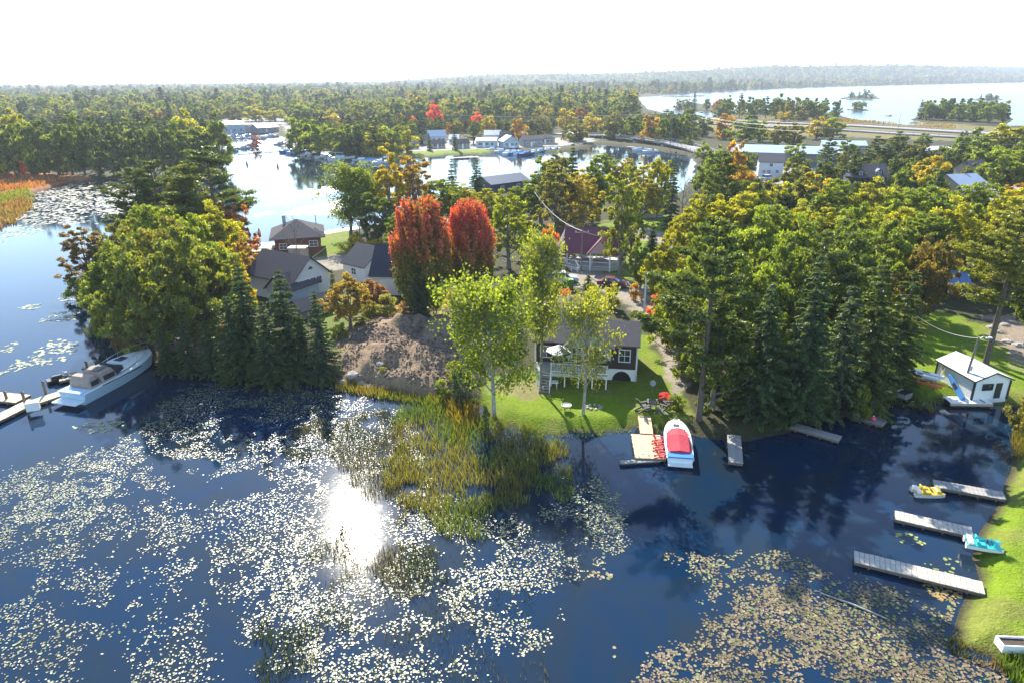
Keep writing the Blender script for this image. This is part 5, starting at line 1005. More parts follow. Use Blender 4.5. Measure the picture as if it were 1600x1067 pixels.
# ------------------------------------------------------------------ docks
def dock(name, label, a, b, wd, m_, plank=.30, z=.38, posts=4, group='docks along the near shore', skirt=None, cat='dock', ends=None):
    A, B = P(*a, 0.0), P(*b, 0.0); d = B-A; Ln = d.length; o = empty(name, (A.x, A.y, 0), math.atan2(d.y, d.x)); tag(o, label, cat, group)
    n = max(2, round(Ln/plank)); pl = Ln/n; protos = []
    for k in range(4):
        mb = MB(); mb.box((0, 0, 0), (pl*.93, wd*(1+.012*k), .045)); me = mb.mesh('plank', m_); protos.append(me)
    for i in range(n):
        q = obj('plank', protos[random.randrange(4)], o, ((i+.5)*pl, random.uniform(-.015, .015), z+random.uniform(-.006, .006)), (random.uniform(-.006, .006), 0, random.uniform(-.008, .008)))
    mb = MB()
    for s in (-1, 1): mb.box((Ln/2, s*(wd/2-.05), z-.13), (Ln-.02, .07, .2))
    for s in (0.04, Ln-.04): mb.box((s, 0, z-.13), (.06, wd-.18, .2))
    mb.build('frame', skirt or M_POST, o)
    for i in range(posts):
        x = Ln*(i+.5)/posts
        for s in (-1, 1): mb = MB(); mb.tube([(x, s*(wd/2-.12), -1.2), (x, s*(wd/2-.12), z-.05)], .07, 6); mb.build('post', M_POST, o)
    return o
dock('dock', 'long pale plank dock nearest the bottom right corner', (1333, 876), (1535, 926), 1.25, M_WOOD)
dock('dock', 'pale plank dock ending at the teal pedal boat', (1397, 811), (1518, 838), 1.2, M_WOOD)
dock('dock', 'grey weathered dock beside the yellow pedal boat', (1457, 761), (1568, 781), 1.15, M_GREYW)
dock('dock', 'narrow dark grey dock right of the red-covered boat', (1146, 685), (1149, 729), 1.15, M_GREYW)
dock('dock', 'shaded grey dock under the spruces pointing left from the shore', (1236, 669), (1312, 691), 1.1, M_GREYW)
dock('dock', 'dark shaded dock with a pink float tied at its end', (1313, 645), (1382, 666), 1.5, M_GREYW)
dock('dock_gangway', 'tan plank gangway from the lawn to the boat dock', (1006, 657), (1010, 685), 1.15, M_WOODN, z=.50)
dock('boat_dock', 'broad tan dock platform carrying the red chairs', (1008, 685), (1016, 723), 2.5, M_WOODN, z=.42)
o = empty('dock_ramp', P(1000, 724, 0), .1); tag(o, 'low grey swim ramp across the outer end of the boat dock', 'ramp'); m = MB(); m.box((0, 0, .25), (3.4, .5, .08)); m.build('board', M_GREYW, o); m = MB(); m.box((0, 0, .1), (3.3, .4, .18)); m.build('float', M_BLACK, o)
for i, (x, y, lb) in enumerate([(1029, 692, 'red plastic chair nearest the shore on the boat dock'), (1031, 703, 'red plastic chair in the middle of the three on the dock'), (1033, 715, 'red plastic chair nearest the outer end of the boat dock')]):
    c_ = P(x, y, .45); adirondack('dock_chair', lb, c_, 1.35, M_REDP, 'red chairs on the boat dock', .88)
# ------------------------------------------------------------------ boats
def hull_mesh(Ln, B, H, m_, n=14, draft=.25, flare=.8, deckm=1, bowrise=.35, inset=0.0):
    """hull from stern (x=0) to bow (x=Ln) with chines and a decked top"""
    mb = MB(); secs = []
    for i in range(n+1):
        t = i/n; hb = B/2*(1 if t < .5 else math.sqrt(max(0, 1-((t-.5)/.5)**2.4)))*(.94+.06*math.sin(t*3)); hb = max(hb, .015)
        sh = H*(1+bowrise*t*t); kz = -draft*(1-t**3)+ (H*.45*t**6); cz = -draft*.1+H*.3*t**3
        secs.append([(Ln*t, 0, kz), (Ln*t-.0*t, hb*flare*(1-.35*t), cz), (Ln*t, hb, sh), (Ln*t, hb*.9, sh+.03), (Ln*t, 0, sh+.05), (Ln*t, -hb*.9, sh+.03), (Ln*t, -hb, sh), (Ln*t, -hb*flare*(1-.35*t), cz)])
    k = 8; v = [p for s in secs for p in s]
    for i in range(n):
        for j in range(k):
            a, b = i*k+j, i*k+(j+1) % k; mb.f.append((a, b, b+k, a+k)); mb.mi.append(1 if j in (2, 3, 4, 5) else 0)
    mb.v = v; mb.f += [tuple(reversed(range(k))), tuple(n*k+j for j in range(k))]; mb.mi += [0, 0]; return mb
def place_boat(name, label, stern, bow, group, z=0.0, cat='boat'):
    A, B = P(*stern, 0.0), P(*bow, 0.0); d = B-A; o = empty(name, (A.x, A.y, z), math.atan2(d.y, d.x)); tag(o, label, cat, group); return o, d.length
# red-covered bowrider
o, Ln = place_boat('bowrider_boat', 'white motorboat with red canvas cover and blue stern beside the chair dock', (1062, 728), (1055, 676), None)
Ln = 6.6; hull_mesh(Ln, 2.35, .75, None).build('hull', [M_WHITEG, M_WHITEG], o, smooth=False)
m = MB(); pr = []
for t, hw, zz in [(.10, .95, 1.02), (.25, 1.02, 1.18), (.42, 1.0, 1.42), (.56, .93, 1.35), (.66, .8, 1.05), (.73, .45, .95)]: pr.append([(Ln*t, -hw, .86), (Ln*t, -hw*.8, zz), (Ln*t, 0, zz+.09), (Ln*t, hw*.8, zz), (Ln*t, hw, .86)])
v = [p for s in pr for p in s]; f = [(i*5+j, i*5+j+1, (i+1)*5+j+1, (i+1)*5+j) for i in range(5) for j in range(4)]+[(0, 1, 2, 3, 4), (29, 28, 27, 26, 25)]; m.add(v, f); m.build('canvas_cover', M_REDC, o)
m = MB(); m.tube([(Ln*.56, -.98, .95), (Ln*.575, -.5, 1.44), (Ln*.58, 0, 1.52), (Ln*.575, .5, 1.44), (Ln*.56, .98, .95)], .035, 5); m.build('windshield_frame', M_BLACK, o)
m = MB(); m.box((.35, 0, .84), (.85, 2.1, .12)); m.build('stern_deck', M_BLUEG, o); m = MB(); m.box((-.22, 0, .25), (.5, 2.0, .1)); m.build('swim_platform', M_WHITEG, o); m = MB(); m.box((Ln*.82, 0, .98), (.36, .5, .05)); m.build('bow_hatch', M_BLACK, o)
for s in (-1, 1): m = MB(); m.box((Ln*.3, s*1.15, .55), (Ln*.55, .04, .16)); m.build('stripe', M_BLUEG, o)
for s in (-1, 1): m = MB(); m.tube([(Ln*.72, s*.62, 1.12), (Ln*.82, s*.5, 1.2), (Ln*.93, s*.2, 1.24)], .018, 5); m.build('bow_rail', M_METAL, o)
# the yacht
o, Ln = place_boat('motor_yacht', 'long white motor yacht with tan canvas moored by the wooded point', (116, 630), (243, 566), None)
Ln *= 0.96; hull_mesh(Ln, 3.6, 1.2, None, n=18, draft=.4, bowrise=.5).build('hull', [M_PALEB, M_WHITEG], o)
m = MB(); pr = [(.48, 1.3, 1.75, 2.15), (.58, 1.25, 1.8, 2.2), (.70, 1.05, 1.9, 2.2), (.82, .7, 1.95, 2.12), (.90, .3, 1.95, 2.02)]
v = []; 
for t, hw, z0, z1 in pr: v += [(Ln*t, -hw, z0-.25), (Ln*t, -hw*.75, z1), (Ln*t, hw*.75, z1), (Ln*t, hw, z0-.25)]
m.add(v, [(i*4+j, i*4+j+1, i*4+j+5, i*4+j+4) for i in range(4) for j in range(3)]+[(0, 1, 2, 3), (19, 18, 17, 16)]); m.build('foredeck_cabin', M_WHITEG, o)
m = MB(); v = []
for t, hw, z0, z1 in [(.42, 1.5, 1.6, 2.6), (.52, 1.3, 1.75, 2.15)]: v += [(Ln*t, -hw, z0), (Ln*t, -hw*.85, z1), (Ln*t, hw*.85, z1), (Ln*t, hw, z0)]
m.add(v, [(0, 1, 5, 4), (1, 2, 6, 5), (2, 3, 7, 6), (3, 0, 4, 7), (0, 3, 2, 1), (4, 5, 6, 7)]); m.build('windshield', M_GLASS, o)
for nm, t0, t1, mm in [('canvas_top', .24, .42, M_TANC), ('aft_canvas', .10, .22, M_TANC)]:
    m = MB(); v = []
    for t, hw, z1 in [(t0, 1.35, 1.9), (t0+.03, 1.4, 2.35), (t1-.03, 1.4, 2.4), (t1, 1.35, 1.95)]: v += [(Ln*t, -hw, 1.2), (Ln*t, -hw*.82, z1), (Ln*t, hw*.82, z1), (Ln*t, hw, 1.2)]
    m.add(v, [(i*4+j, i*4+j+1, i*4+j+5, i*4+j+4) for i in range(3) for j in range(3)]+[(0, 1, 2, 3), (15, 14, 13, 12)]); q = m.build(nm, mm, o)
    for s in (-1, 1): m = MB(); m.box((Ln*(t0+t1)/2, s*1.33, 1.72), (Ln*(t1-t0)*.7, .1, .5)); m.build('canvas_window', M_GLASS, q)
m = MB(); m.box((Ln*.34, -.0, 2.44), (1.6, 1.4, .05)); m.build('hard_top_hatch', M_BLACK, o); m = MB(); m.box((.3, 0, 1.3), (1.2, 2.9, .1)); m.build('aft_deck', M_PALEB, o); m = MB(); m.box((-.6, 0, .45), (1.1, 3.0, .12)); m.build('swim_platform', M_WHITEG, o)
for s in (-1, 1):
    m = MB(); m.tube([(Ln*.5, s*1.5, 2.1), (Ln*.7, s*1.25, 2.5), (Ln*.88, s*.7, 2.65), (Ln*1.0, s*.05, 2.7)], .025, 5)
    for t, hw in [(.58, 1.42), (.7, 1.25), (.82, .95), (.93, .5)]: m.tube([(Ln*t, s*hw, 1.65+.3*t), (Ln*t, s*hw, 2.3+.35*t)], .02, 4)
    m.build('bow_rail', M_METAL, o)
    m = MB(); m.box((Ln*.45, s*1.78, 1.25), (Ln*.5, .04, .08)); m.build('rub_stripe', M_BLACK, o)
m = MB(); m.box((Ln*.62, 0, 2.24), (1.1, .9, .05)); m.build('sun_pad', M_GLASS, o)
# docks at the left
M_LD = M_WOODN
dock('dock', 'tan walkway running in from the left edge past the white cabinet', (-30, 672), (55, 630), 1.5, M_LD, posts=3, group='docks at the left edge')
dock('dock', 'tan walkway leading up to the white motor yacht', (52, 634), (118, 612), 1.4, M_LD, posts=2, group='docks at the left edge')
dock('dock', 'short tan branch dock at the left picture edge', (-25, 622), (38, 628), 1.8, M_LD, posts=2, group='docks at the left edge')
dock('dock', 'narrow tan dock behind the yacht by the black watercraft', (94, 598), (152, 588), .9, M_LD, posts=2, group='docks at the left edge')
dock('dock', 'tan finger dock showing beyond the yacht foredeck', (133, 576), (178, 574), 1.5, M_LD, posts=2, group='docks at the left edge')
for i, (x, y, hgt, lb) in enumerate([(43, 642, 2.0, 'brown mooring pile at the walkway edge left of the white cabinet'), (73, 620, 1.7, 'brown mooring pile between white cabinet and yacht stern'), (140, 590, 1.9, 'brown mooring pile behind the yacht canvas'), (12, 628, 1.1, 'short brown pile on the branch dock')]):
    b_ = P(x, y, 0); o = empty('mooring_pile', b_); tag(o, lb, 'post', 'mooring piles at the left docks'); m = MB(); m.tube([(0, 0, -1.2), (0, 0, hgt)], .13, 8); m.build('pile', M_POST, o); m = MB(); m.lathe((0, 0, hgt), [(.16, 0), (.15, .05), (.02, .13)], 8); m.build('cap', M_BLACK, o)
o = empty('dock_cabinet', P(53, 640, .42), R(25)); tag(o, 'white dock box standing on the left walkway', 'box'); m = MB(); m.box((0, 0, .4), (1.1, .7, .8)); m.build('body', M_WHITE, o, bevel=.03); m = MB(); m.box((0, 0, .85), (1.18, .78, .09), taper=.9); m.build('lid', M_WHITE, o)
o, l = place_boat('jet_ski', 'black personal watercraft floating behind the yacht', (74, 600), (98, 594), None); hull_mesh(2.9, 1.1, .4, None, n=8).build('hull', [M_BLACK, M_BLACK], o)
m = MB(); m.box((1.0, 0, .62), (1.2, .4, .25), taper=.7); m.build('seat', M_BLACK, o); m = MB(); m.box((1.9, 0, .68), (.5, .5, .4), taper=.5); m.build('cowl', M_GREYP, o); m = MB(); m.bar((1.65, -.4, .95), (1.65, .4, .95), .05); m.build('handlebar', M_BLACK, o)
# pedal boats
def pedal_boat(name, label, a, b, m_, m2, z=0.0):
    A, B = P(*a, z), P(*b, z); d = B-A; o = empty(name, ((A+B)/2).to_tuple(), math.atan2(d.y, d.x)); tag(o, label, 'pedal boat', 'pedal boats'); o.scale = (.86, .86, .86); Ln = 2.5; Wd = 1.45
    for s in (-1, 1):
        mb = hull_mesh(Ln, .55, .3, None, n=8, draft=.12); q = mb.build('float', [m2, m_], o, loc=(-Ln/2, s*.45, 0.02))
    m = MB(); m.box((0, 0, .34), (2.1, 1.35, .1)); m.build('deck', m_, o, bevel=.04)
    for s in (-1, 1):
        m = MB(); m.box((-.25, s*.36, .46), (.55, .5, .14)); m.box((-.52, s*.36, .58), (.14, .46, .3)); m.build('seat', m_, o, bevel=.04)
    m = MB(); m.box((.75, 0, .5), (.5, 1.1, .22), taper=.7); m.build('bow_cowl', m_, o, bevel=.04); m = MB(); m.box((-.95, 0, .46), (.35, 1.2, .16)); m.build('rear_well', m2, o)
    m = MB(); m.bar((.25, -.35, .5), (.25, .35, .5), .06); m.bar((.25, 0, .4), (.1, 0, .62), .05); m.build('pedals', M_BLACK, o); return o
pedal_boat('pedal_boat', 'yellow pedal boat floating at the end of the grey dock', (1432, 771), (1466, 773), M_YEL, M_WHITE)
pedal_boat('pedal_boat', 'teal pedal boat pulled up on the lawn edge', (1516, 850), (1556, 858), M_TEAL, M_WHITE, .62)
# planter, log, float
o = empty('planter_box', P(1581, 1012), R(-4)); tag(o, 'white wooden planter box at the bottom right lawn edge', 'planter')
for dx, dy, sx, sy in ((0, -.35, 1.5, .06), (0, .35, 1.5, .06), (-.72, 0, .06, .64), (.72, 0, .06, .64)): m = MB(); m.box((dx, dy, .25), (sx, sy, .5)); m.build('board', M_WHITE, o)
m = MB(); m.box((0, 0, .2), (1.36, .62, .36)); m.build('soil', M_SOIL, o)
a, b = P(1282, 926, .06), P(1386, 966, .06); m = MB(); m.tube([a, a.lerp(b, .5)+Vector((0, .1, .02)), b], [.05, .06, .035], 6); q = m.build('floating_pole', M_BIRCH); tag(q, 'long pale pole floating among the brown lily pads', 'log')
o = empty('mooring_float', P(1364, 656, .42)); tag(o, 'pink float lying on the dark shaded dock', 'float'); m = MB(); m.lathe((0, 0, .18), [(.02, -.2), (.2, -.14), (.27, 0), (.2, .14), (.02, .2)], 12); m.build('ball', M_PINK, o, smooth=True); m = MB(); m.box((0, 0, .42), (.08, .08, .12)); m.build('eye', M_WHITE, o)
# rocks by the mounds
for i, (x, y, s_, lb) in enumerate([(551, 590, 1.2, 'dark round boulder at the left foot of the mounds'), (564, 592, 1.0, 'grey boulder beside the dark round one'), (576, 596, 1.1, 'flat pale boulder right of the grey one'), (595, 584, .8, 'small pale slab on the dirt below the mound'), (536, 590, .8, 'small rock nearest the grassy shore left of the boulders')]):
    c_ = P(x, y); c_.z = float(ground_z(c_.x, c_.y)); bm = bmesh.new(); bmesh.ops.create_icosphere(bm, subdivisions=2, radius=s_*.55)
    for v_ in bm.verts: v_.co *= 1+random.uniform(-.16, .16); v_.co.z *= .62
    me = bpy.data.meshes.new('boulder'); bm.to_mesh(me); bm.free(); me.materials.append(M_STONE); q = obj('boulder', me, None, c_); tag(q, lb, 'rock', 'boulders by the dirt mounds')
# ------------------------------------------------------------------ right lawn: boathouse, kayaks, lamp
bh = house('boathouse', 'white boathouse with pale metal roof and dark trim on the right shore', 'boathouse', (1516, 624), (1574, 617), 5.2, 2.0, .75, M_WHITE, M_WROOF, axis='y', oh=.2, w_=3.7, trim=M_BLACK, zb=.55, rz=R(6),
    wins=[('front', -.45, 1.3, .9, .5, dict(frame=M_BLACK))], doors=[('front', .75, .62, 1.6, M_BLACK)])
m = MB()
for sx in (-1, 1):
    for k in range(2): m.bar((-2.83, 0, 2.82), (-2.83, sx*2.07, 1.98), .07, .13) if k == 0 else m.bar((-2.8, sx*2.07, 1.96), (2.8, sx*2.07, 1.96), .07, .09)
m.build('fascia', M_BLACK, bh)
def bh_w(x, y, z): return bh.matrix_basis @ Vector((x, y, z))
ka, kb = bh_w(-2.6, 2.6, .1), bh_w(.2, 2.2, 1.5); kx = (kb-ka).normalized(); kz = (bh_w(0, 1, .3)-bh_w(0, 0, 0)).normalized(); ky = kz.cross(kx).normalized(); kz = kx.cross(ky)
o = empty('kayak', ka); o.matrix_world = Matrix(((kx.x, ky.x, kz.x, ka.x), (kx.y, ky.y, kz.y, ka.y), (kx.z, ky.z, kz.z, ka.z), (0, 0, 0, 1))); q = hull_mesh((kb-ka).length, .6, .24, None, n=10, draft=.1).build('hull', [M_BLUEG, M_BLUEG], o); tag(o, 'blue kayak leaning on the boathouse side wall', 'kayak', 'kayaks'); m = MB(); m.box((1.6, 0, .3), (.7, .36, .05)); m.build('cockpit', M_BLACK, q)
o = empty('ladder', bh_w(1.5, 2.0, .0), bh.rotation_euler.z); tag(o, 'wooden ladder leaning on the boathouse wall', 'ladder')
for s in (-.25, .25): m = MB(); m.bar((s, .5, 0), (s, 0, 2.0), .06); m.build('rail', M_WOOD, o)
for k in range(5): m = MB(); m.bar((-.25, .42-.1*k, .3+.36*k), (.25, .42-.1*k, .3+.36*k), .05); m.build('rung', M_WOOD, o)
o = empty('lamp_post', P(1503, 612)); tag(o, 'tall wooden pole with a lamp before the white boathouse', 'lamp post'); hh = rise(P(1503, 612), 527)
m = MB(); m.tube([(0, 0, -.3), (.15, 0, hh*.5), (.35, 0, hh)], [.13, .11, .09], 8); m.build('pole', M_GREYBARK, o); m = MB(); m.tube([(.33, 0, hh-.2), (.75, 0, hh+.05), (1.2, 0, hh)], .035, 6); m.build('arm', M_METAL, o); m = MB(); m.box((1.35, 0, hh-.05), (.6, .22, .12), taper=.7); m.build('lamp_head', M_WHITE, o); m = MB(); m.box((.2, -.15, hh*.45), (.25, .18, .4)); m.build('meter_box', M_GREYP, o)
lamp_top = P(1503, 612)+Vector((.35, 0, hh-.1))
o = empty('pontoon', P(1510, 632, 0), R(-4)); tag(o, 'white-topped floating pontoon moored before the boathouse', 'pontoon')
for k in range(12): m = MB(); m.box((-1.8+.33*k, 0, .5), (.31, 1.5, .05)); m.build('deck_board', M_WHITE, o)
m = MB(); m.box((0, -.76, .36), (3.95, .06, .24)); m.box((0, .76, .36), (3.95, .06, .24)); m.build('side_board', M_WOODN, o); m = MB(); m.box((0, 0, .1), (3.7, 1.3, .3)); m.build('float', M_BLACK, o); m = MB(); m.bar((1.3, -.6, .56), (1.1, .6, .56), .07, .05); m.build('ramp_bar', M_POST, o)
rk = empty('kayak_rack', P(1440, 606), R(-50)); tag(rk, 'brown wooden rack stacked with kayaks on the right lawn', 'rack')
for sx in (-.9, .9):
    for sy in (-.45, .45): m = MB(); m.box((sx, sy, .75), (.09, .09, 1.5)); m.build('post', M_POST, rk)
    for zz in (.55, 1.25): m = MB(); m.bar((sx, -.8, zz), (sx, .8, zz), .08); m.build('cross_arm', M_POST, rk)
for i, (yy, zz, m_, lb) in enumerate([(-.42, 1.34, M_WHITEG, 'white kayak on top of the rack, the one nearer the water'), (.42, 1.34, M_WHITEG, 'white kayak on top of the rack, the one farther from the water'), (-.45, .64, M_ORAN, 'orange kayak on the lower rack arm nearer the water'), (.4, .64, M_YEL, 'yellowish kayak on the lower rack arm farther from the water')]):
    p_ = rk.matrix_basis @ Vector((-1.6+.2*i, yy, zz)); o = empty('kayak', p_, R(-50)); tag(o, lb, 'kayak', 'kayaks'); hull_mesh(3.1, .58, .24, None, n=8, draft=.1).build('hull', [m_, m_], o); m = MB(); m.box((1.4, 0, .29), (.7, .34, .04)); m.build('cockpit', M_BLACK, o)
def rowboat(label, a, rz, m_, m2, Ln=3.6, name='rowboat'):
    o = empty(name, P(*a, .62), rz); tag(o, label, 'boat', 'small boats pulled ashore'); hull_mesh(Ln, 1.3, .5, None, n=8, draft=.1).build('hull', [m_, m2], o, loc=(-Ln/2, 0, 0)); 
    for k in (-.8, .3): m = MB(); m.box((k, 0, .56), (.3, 1.0, .05)); m.build('thwart', M_WOOD, o)
rowboat('grey rowboat pulled up in the shade left of the kayak rack', (1392, 612), R(120), M_GREYP, M_DARK)
o = empty('white_crate', P(1380, 620), R(30)); tag(o, 'pale tan crate on the shore beside the grey rowboat', 'box'); m = MB(); m.box((0, 0, .3), (1.3, .8, .6)); m.build('body', M_TSIDE, o); m = MB(); m.box((0, 0, .63), (1.4, .9, .06)); m.build('lid', M_WOOD, o)
o = empty('closed_parasol', P(1401, 564)); tag(o, 'closed red parasol on the lawn at the edge of the spruces', 'umbrella'); m = MB(); m.tube([(0, 0, 0), (0, 0, 2.4)], .03, 6); m.build('pole', M_POST, o); m = MB(); m.lathe((0, 0, .9), [(.16, 0), (.2, .2), (.1, 1.3), (.02, 1.55)], 8); m.build('canopy', M_REDC, o)
# rocks and path strip beside right lawn
for i, (x, y) in enumerate([(1560, 520), (1575, 535), (1583, 551), (1570, 508), (1592, 540), (1550, 512)]):
    c_ = P(x, y); bm = bmesh.new(); bmesh.ops.create_icosphere(bm, subdivisions=2, radius=.5+.3*random.random())
    for v_ in bm.verts: v_.co *= 1+random.uniform(-.16, .16); v_.co.z *= .55
    me = bpy.data.meshes.new('boulder'); bm.to_mesh(me); bm.free(); me.materials.append(M_STONE); q = obj('boulder', me, None, c_); tag(q, f'{ordw(sorted([1560, 1575, 1583, 1570, 1592, 1550]).index(x))} grey boulder from the left of the six right of the big pine', 'rock', 'boulders right of the big pine')

# clods and stones on the mounds: nobody could count them
Xc, Yc, sc_ = sample_poly([(520, 604), (530, 540), (600, 492), (720, 486), (745, 600), (700, 626), (600, 614)], 5200)
ok = (sc_ > 0) & (fbm(Xc*.5, Yc*.5, 8) > .42); Xc, Yc = Xc[ok], Yc[ok]; n_ = len(Xc); zc = ground_z(Xc, Yc); r_ = .05+.22*rng.random(n_)**3
base = np.array([(1, 0, 0), (-.5, .87, 0), (-.5, -.87, 0), (.1, 0, .8), (0, 0, -.4)]); vv = base[None]*(1+.35*rng.normal(size=(n_, 5, 3)))*r_[:, None, None]+np.stack([Xc, Yc, zc], -1)[:, None]
ff = np.array([(0, 1, 3), (1, 2, 3), (2, 0, 3)])[None]+5*np.arange(n_)[:, None, None]
q = obj('soil_clods', np_mesh('soil_clods', vv.reshape(-1, 3), ff.reshape(-1, 3), [M_GROUND], (np.array([[.17, .13, .10]])*(.7+.8*rng.random((n_, 1)))).repeat(5, 0), 'soil')); tag(q, kind='stuff')
# ================================================================== middle distance
lodge = house('lodge', 'red-brown log lodge with broad grey roof at the channel edge', 'house', (432, 401), (503, 396), 9.5, 3.1, 2.6, M_RSIDE, M_SHING, hip=True, oh=.9, wins=[('front', 2.7, 1.9, 1.4, 1.0), ('front', -2.6, 1.7, 1.2, 1.0), ('right', 0, 1.8, 1.4, 1.1), ('left', 0, 1.8, 1.4, 1.1)], chimney=(-2.2, 1.5))
o = empty('lodge_deck', P(407, 391), R(8)); tag(o, 'grey deck with railing at the channel side of the lodge', 'deck')
for k in range(16): m = MB(); m.box((-3.4+.45*k, 0, .55), (.43, 7.5, .05)); m.build('deck_board', M_WOOD, o)
m = MB(); m.box((0, -3.7, 1.05), (7.2, .08, .08)); m.box((0, -3.72, .3), (7.2, .06, .5)); m.build('railing', M_RSIDE, o)
for x in (-3.4, -1.1, 1.1, 3.4): m = MB(); m.box((x, -3.78, .4), (.14, .14, 1.4)); m.build('post', M_RSIDE, o)
for i, (x, y, lb) in enumerate([(392, 386, 'closed brown parasol at the left end of the lodge deck'), (408, 384, 'closed dark parasol at the lodge deck middle')]):
    o = empty('closed_parasol', P(x, y)+Vector((0, 0, .58))); tag(o, lb, 'umbrella', 'parasols on the lodge deck'); m = MB(); m.tube([(0, 0, 0), (0, 0, 2.8)], .05, 6); m.build('pole', M_POST, o); m = MB(); m.lathe((0, 0, 1.1), [(.2, 0), (.28, .3), (.14, 1.4), (.02, 1.7)], 8); m.build('canopy', M_TANC if i == 0 else M_BLACK, o)
o = empty('storage_bin', P(468, 406), R(-3)); tag(o, 'beige flat-roofed storage bin before the lodge wall', 'container'); m = MB(); m.box((0, 0, 1.1), (3.0, 1.8, 2.2)); m.build('body', M_TSIDE, o, bevel=.04); m = MB(); m.box((0, 0, 2.26), (3.1, 1.9, .12)); m.build('lid', M_WHITE, o); m = MB(); m.box((0, -.93, 1.1), (1.2, .06, 1.8)); m.build('door', M_TANC, o)
for i, (x, y, rz, lb) in enumerate([(409, 409, .2, 'dark picnic table on the paving left of the lodge'), (399, 420, 1.2, 'dark picnic table nearest the spruces left of the grey house')]):
    o = empty('picnic_table', P(x, y), rz); tag(o, lb, 'picnic table', 'picnic tables by the lodge'); m = MB(); m.box((0, 0, .75), (2.0, .8, .06)); m.build('table_top', M_POST, o)
    for s in (-1, 1): m = MB(); m.box((0, s*.75, .45), (2.0, .3, .05)); m.build('bench', M_POST, o)
    for s in (-.7, .7): m = MB(); m.bar((s, -.7, 0), (s, .25, .75), .08); m.bar((s, .7, 0), (s, -.25, .75), .08); m.build('leg_frame', M_POST, o)
gh = house('grey_house', 'grey and white gabled house with arched windows behind the spruces', 'house', (462, 476), (516, 458), 9.5, 3.4, 2.7, M_WSIDE, M_SHING, axis='y', oh=.45, wins=[('front', 0, 4.3, 1.0, .55, dict(arch=True)), ('front', -2.0, 2.5, .9, 1.1), ('front', -.9, 2.5, .9, 1.1), ('front', .3, 2.5, .9, 1.1), ('front', 1.4, 2.5, .9, 1.1), ('front', -2.9, 1.4, .9, .6, dict(arch=True))])
g2 = house('grey_house_wing', 'pale blue wing with arched window at the left of the grey house', 'house', (421, 476), (452, 482), 6.0, 2.6, 1.7, M_BLSIDE, M_SHING, axis='y', oh=.4, wins=[('front', 0, 1.9, 1.5, .8, dict(arch=True)), ('front', 0, 1.2, 1.4, .8)])
g3 = house('sunroom', 'dark-roofed low sunroom below the grey house gable', 'house', (474, 500), (520, 486), 3.2, 1.3, 1.0, M_GSIDE, M_DSHING, oh=.4, wins=[('front', -1, 0.7, 1.0, .7), ('front', 1, 0.7, 1.0, .7)])
house('garage', 'white garage wing with dark roof and small gable windows', 'garage', (538, 430), (572, 448), 7, 2.6, 2.4, M_WSIDE, M_DSHING, rz=R(-38), oh=.3, w_=5.2, wins=[('left', -.8, 3.3, .6, .9), ('left', .8, 3.3, .6, .9), ('left', -1.6, 1.5, .8, 1.0), ('left', 1.6, 1.5, .8, 1.0), ('front', 0, 1.5, 1.0, 1.0)])
house('garage', 'larger white garage with steep dark blue roof beside the red maples', 'garage', (602, 464), (640, 460), 8.5, 3.1, 3.4, M_WSIDE, M_DSHING, rz=R(-6), w_=7.4, oh=.35, wins=[('front', 2.4, 1.6, 1.0, 1.0)], doors=[('front', -1.2, 2.6, 2.3, M_WHITE), ('front', 3.2, .9, 2.0, M_GREYP)])
# reed fence of ornamental grass
# pavilion
pv = empty('pavilion', P(928, 412), R(-14)); tag(pv, 'maroon-roofed open pavilion with white posts above the gravel drive', 'pavilion')
m = MB(); m.prism([(-4.6, -3.2), (-2.0, -4.6), (3.4, -4.6), (4.9, -2.8), (4.9, 3.2), (-4.6, 3.2)], 0, .45); m.build('platform', M_CONC, pv)
gable_roof(8.6, 6.0, 3.1, 2.9, .7, .16).build('roof', M_MAROON, pv)
q = gable_roof(4.6, 3.6, 3.15, 2.1, .45, .15).build('front_gable_roof', M_MAROON, pv); q.location = (1.6, -3.1, 0); q.rotation_euler = (0, 0, R(90))
m = MB(); m.add([(-5.05, -3.75, 2.4), (-5.05, 0, 5.85), (-5.05, 3.75, 2.4), (-6.6, -2.6, 2.3), (-6.6, 2.6, 2.3)], [(0, 1, 3), (1, 4, 3), (1, 2, 4), (0, 3, 4, 2)]); m.build('end_hip_roof', M_PINKR, pv)
m = MB(); m.add([(-.15, -5.93, 3.1), (1.6, -5.93, 5.2), (3.35, -5.93, 3.1), (-.15, -5.85, 3.1), (1.6, -5.85, 5.2), (3.35, -5.85, 3.1)], [(0, 2, 1), (3, 4, 5), (0, 1, 4, 3), (1, 2, 5, 4)]); m.build('gable_panel', M_PINKR, pv)
for x, y in [(-6.2, -2.4), (-6.2, 2.4), (-4.2, -2.8), (-4.2, 2.8), (0, -5.2), (3.2, -5.2), (4.3, -2.8), (4.3, 2.8), (0, 2.8), (0, -2.8)]: m = MB(); m.box((x, y, 1.6), (.2, .2, 3.1)); m.build('post', M_WHITE, pv)
for a, b in [((-4.5, -3.2), (-2, -4.6)), ((-2, -4.6), (3.3, -4.6)), ((3.3, -4.6), (4.8, -2.8)), ((-6.3, -2.6), (-4.5, -3.2)), ((4.8, -2.8), (4.8, 3.0))]:
    m = MB(); A, B = Vector((*a, 0)), Vector((*b, 0)); m.bar(A+Vector((0, 0, 1.4)), B+Vector((0, 0, 1.4)), .1); m.bar(A+Vector((0, 0, .65)), B+Vector((0, 0, .65)), .08); k = max(2, int((B-A).length/.3))
    for i in range(k): p_ = A.lerp(B, i/k); m.bar(p_+Vector((0, 0, .6)), p_+Vector((0, 0, 1.4)), .05)
    m.build('railing', M_WHITE, pv)
m = MB()
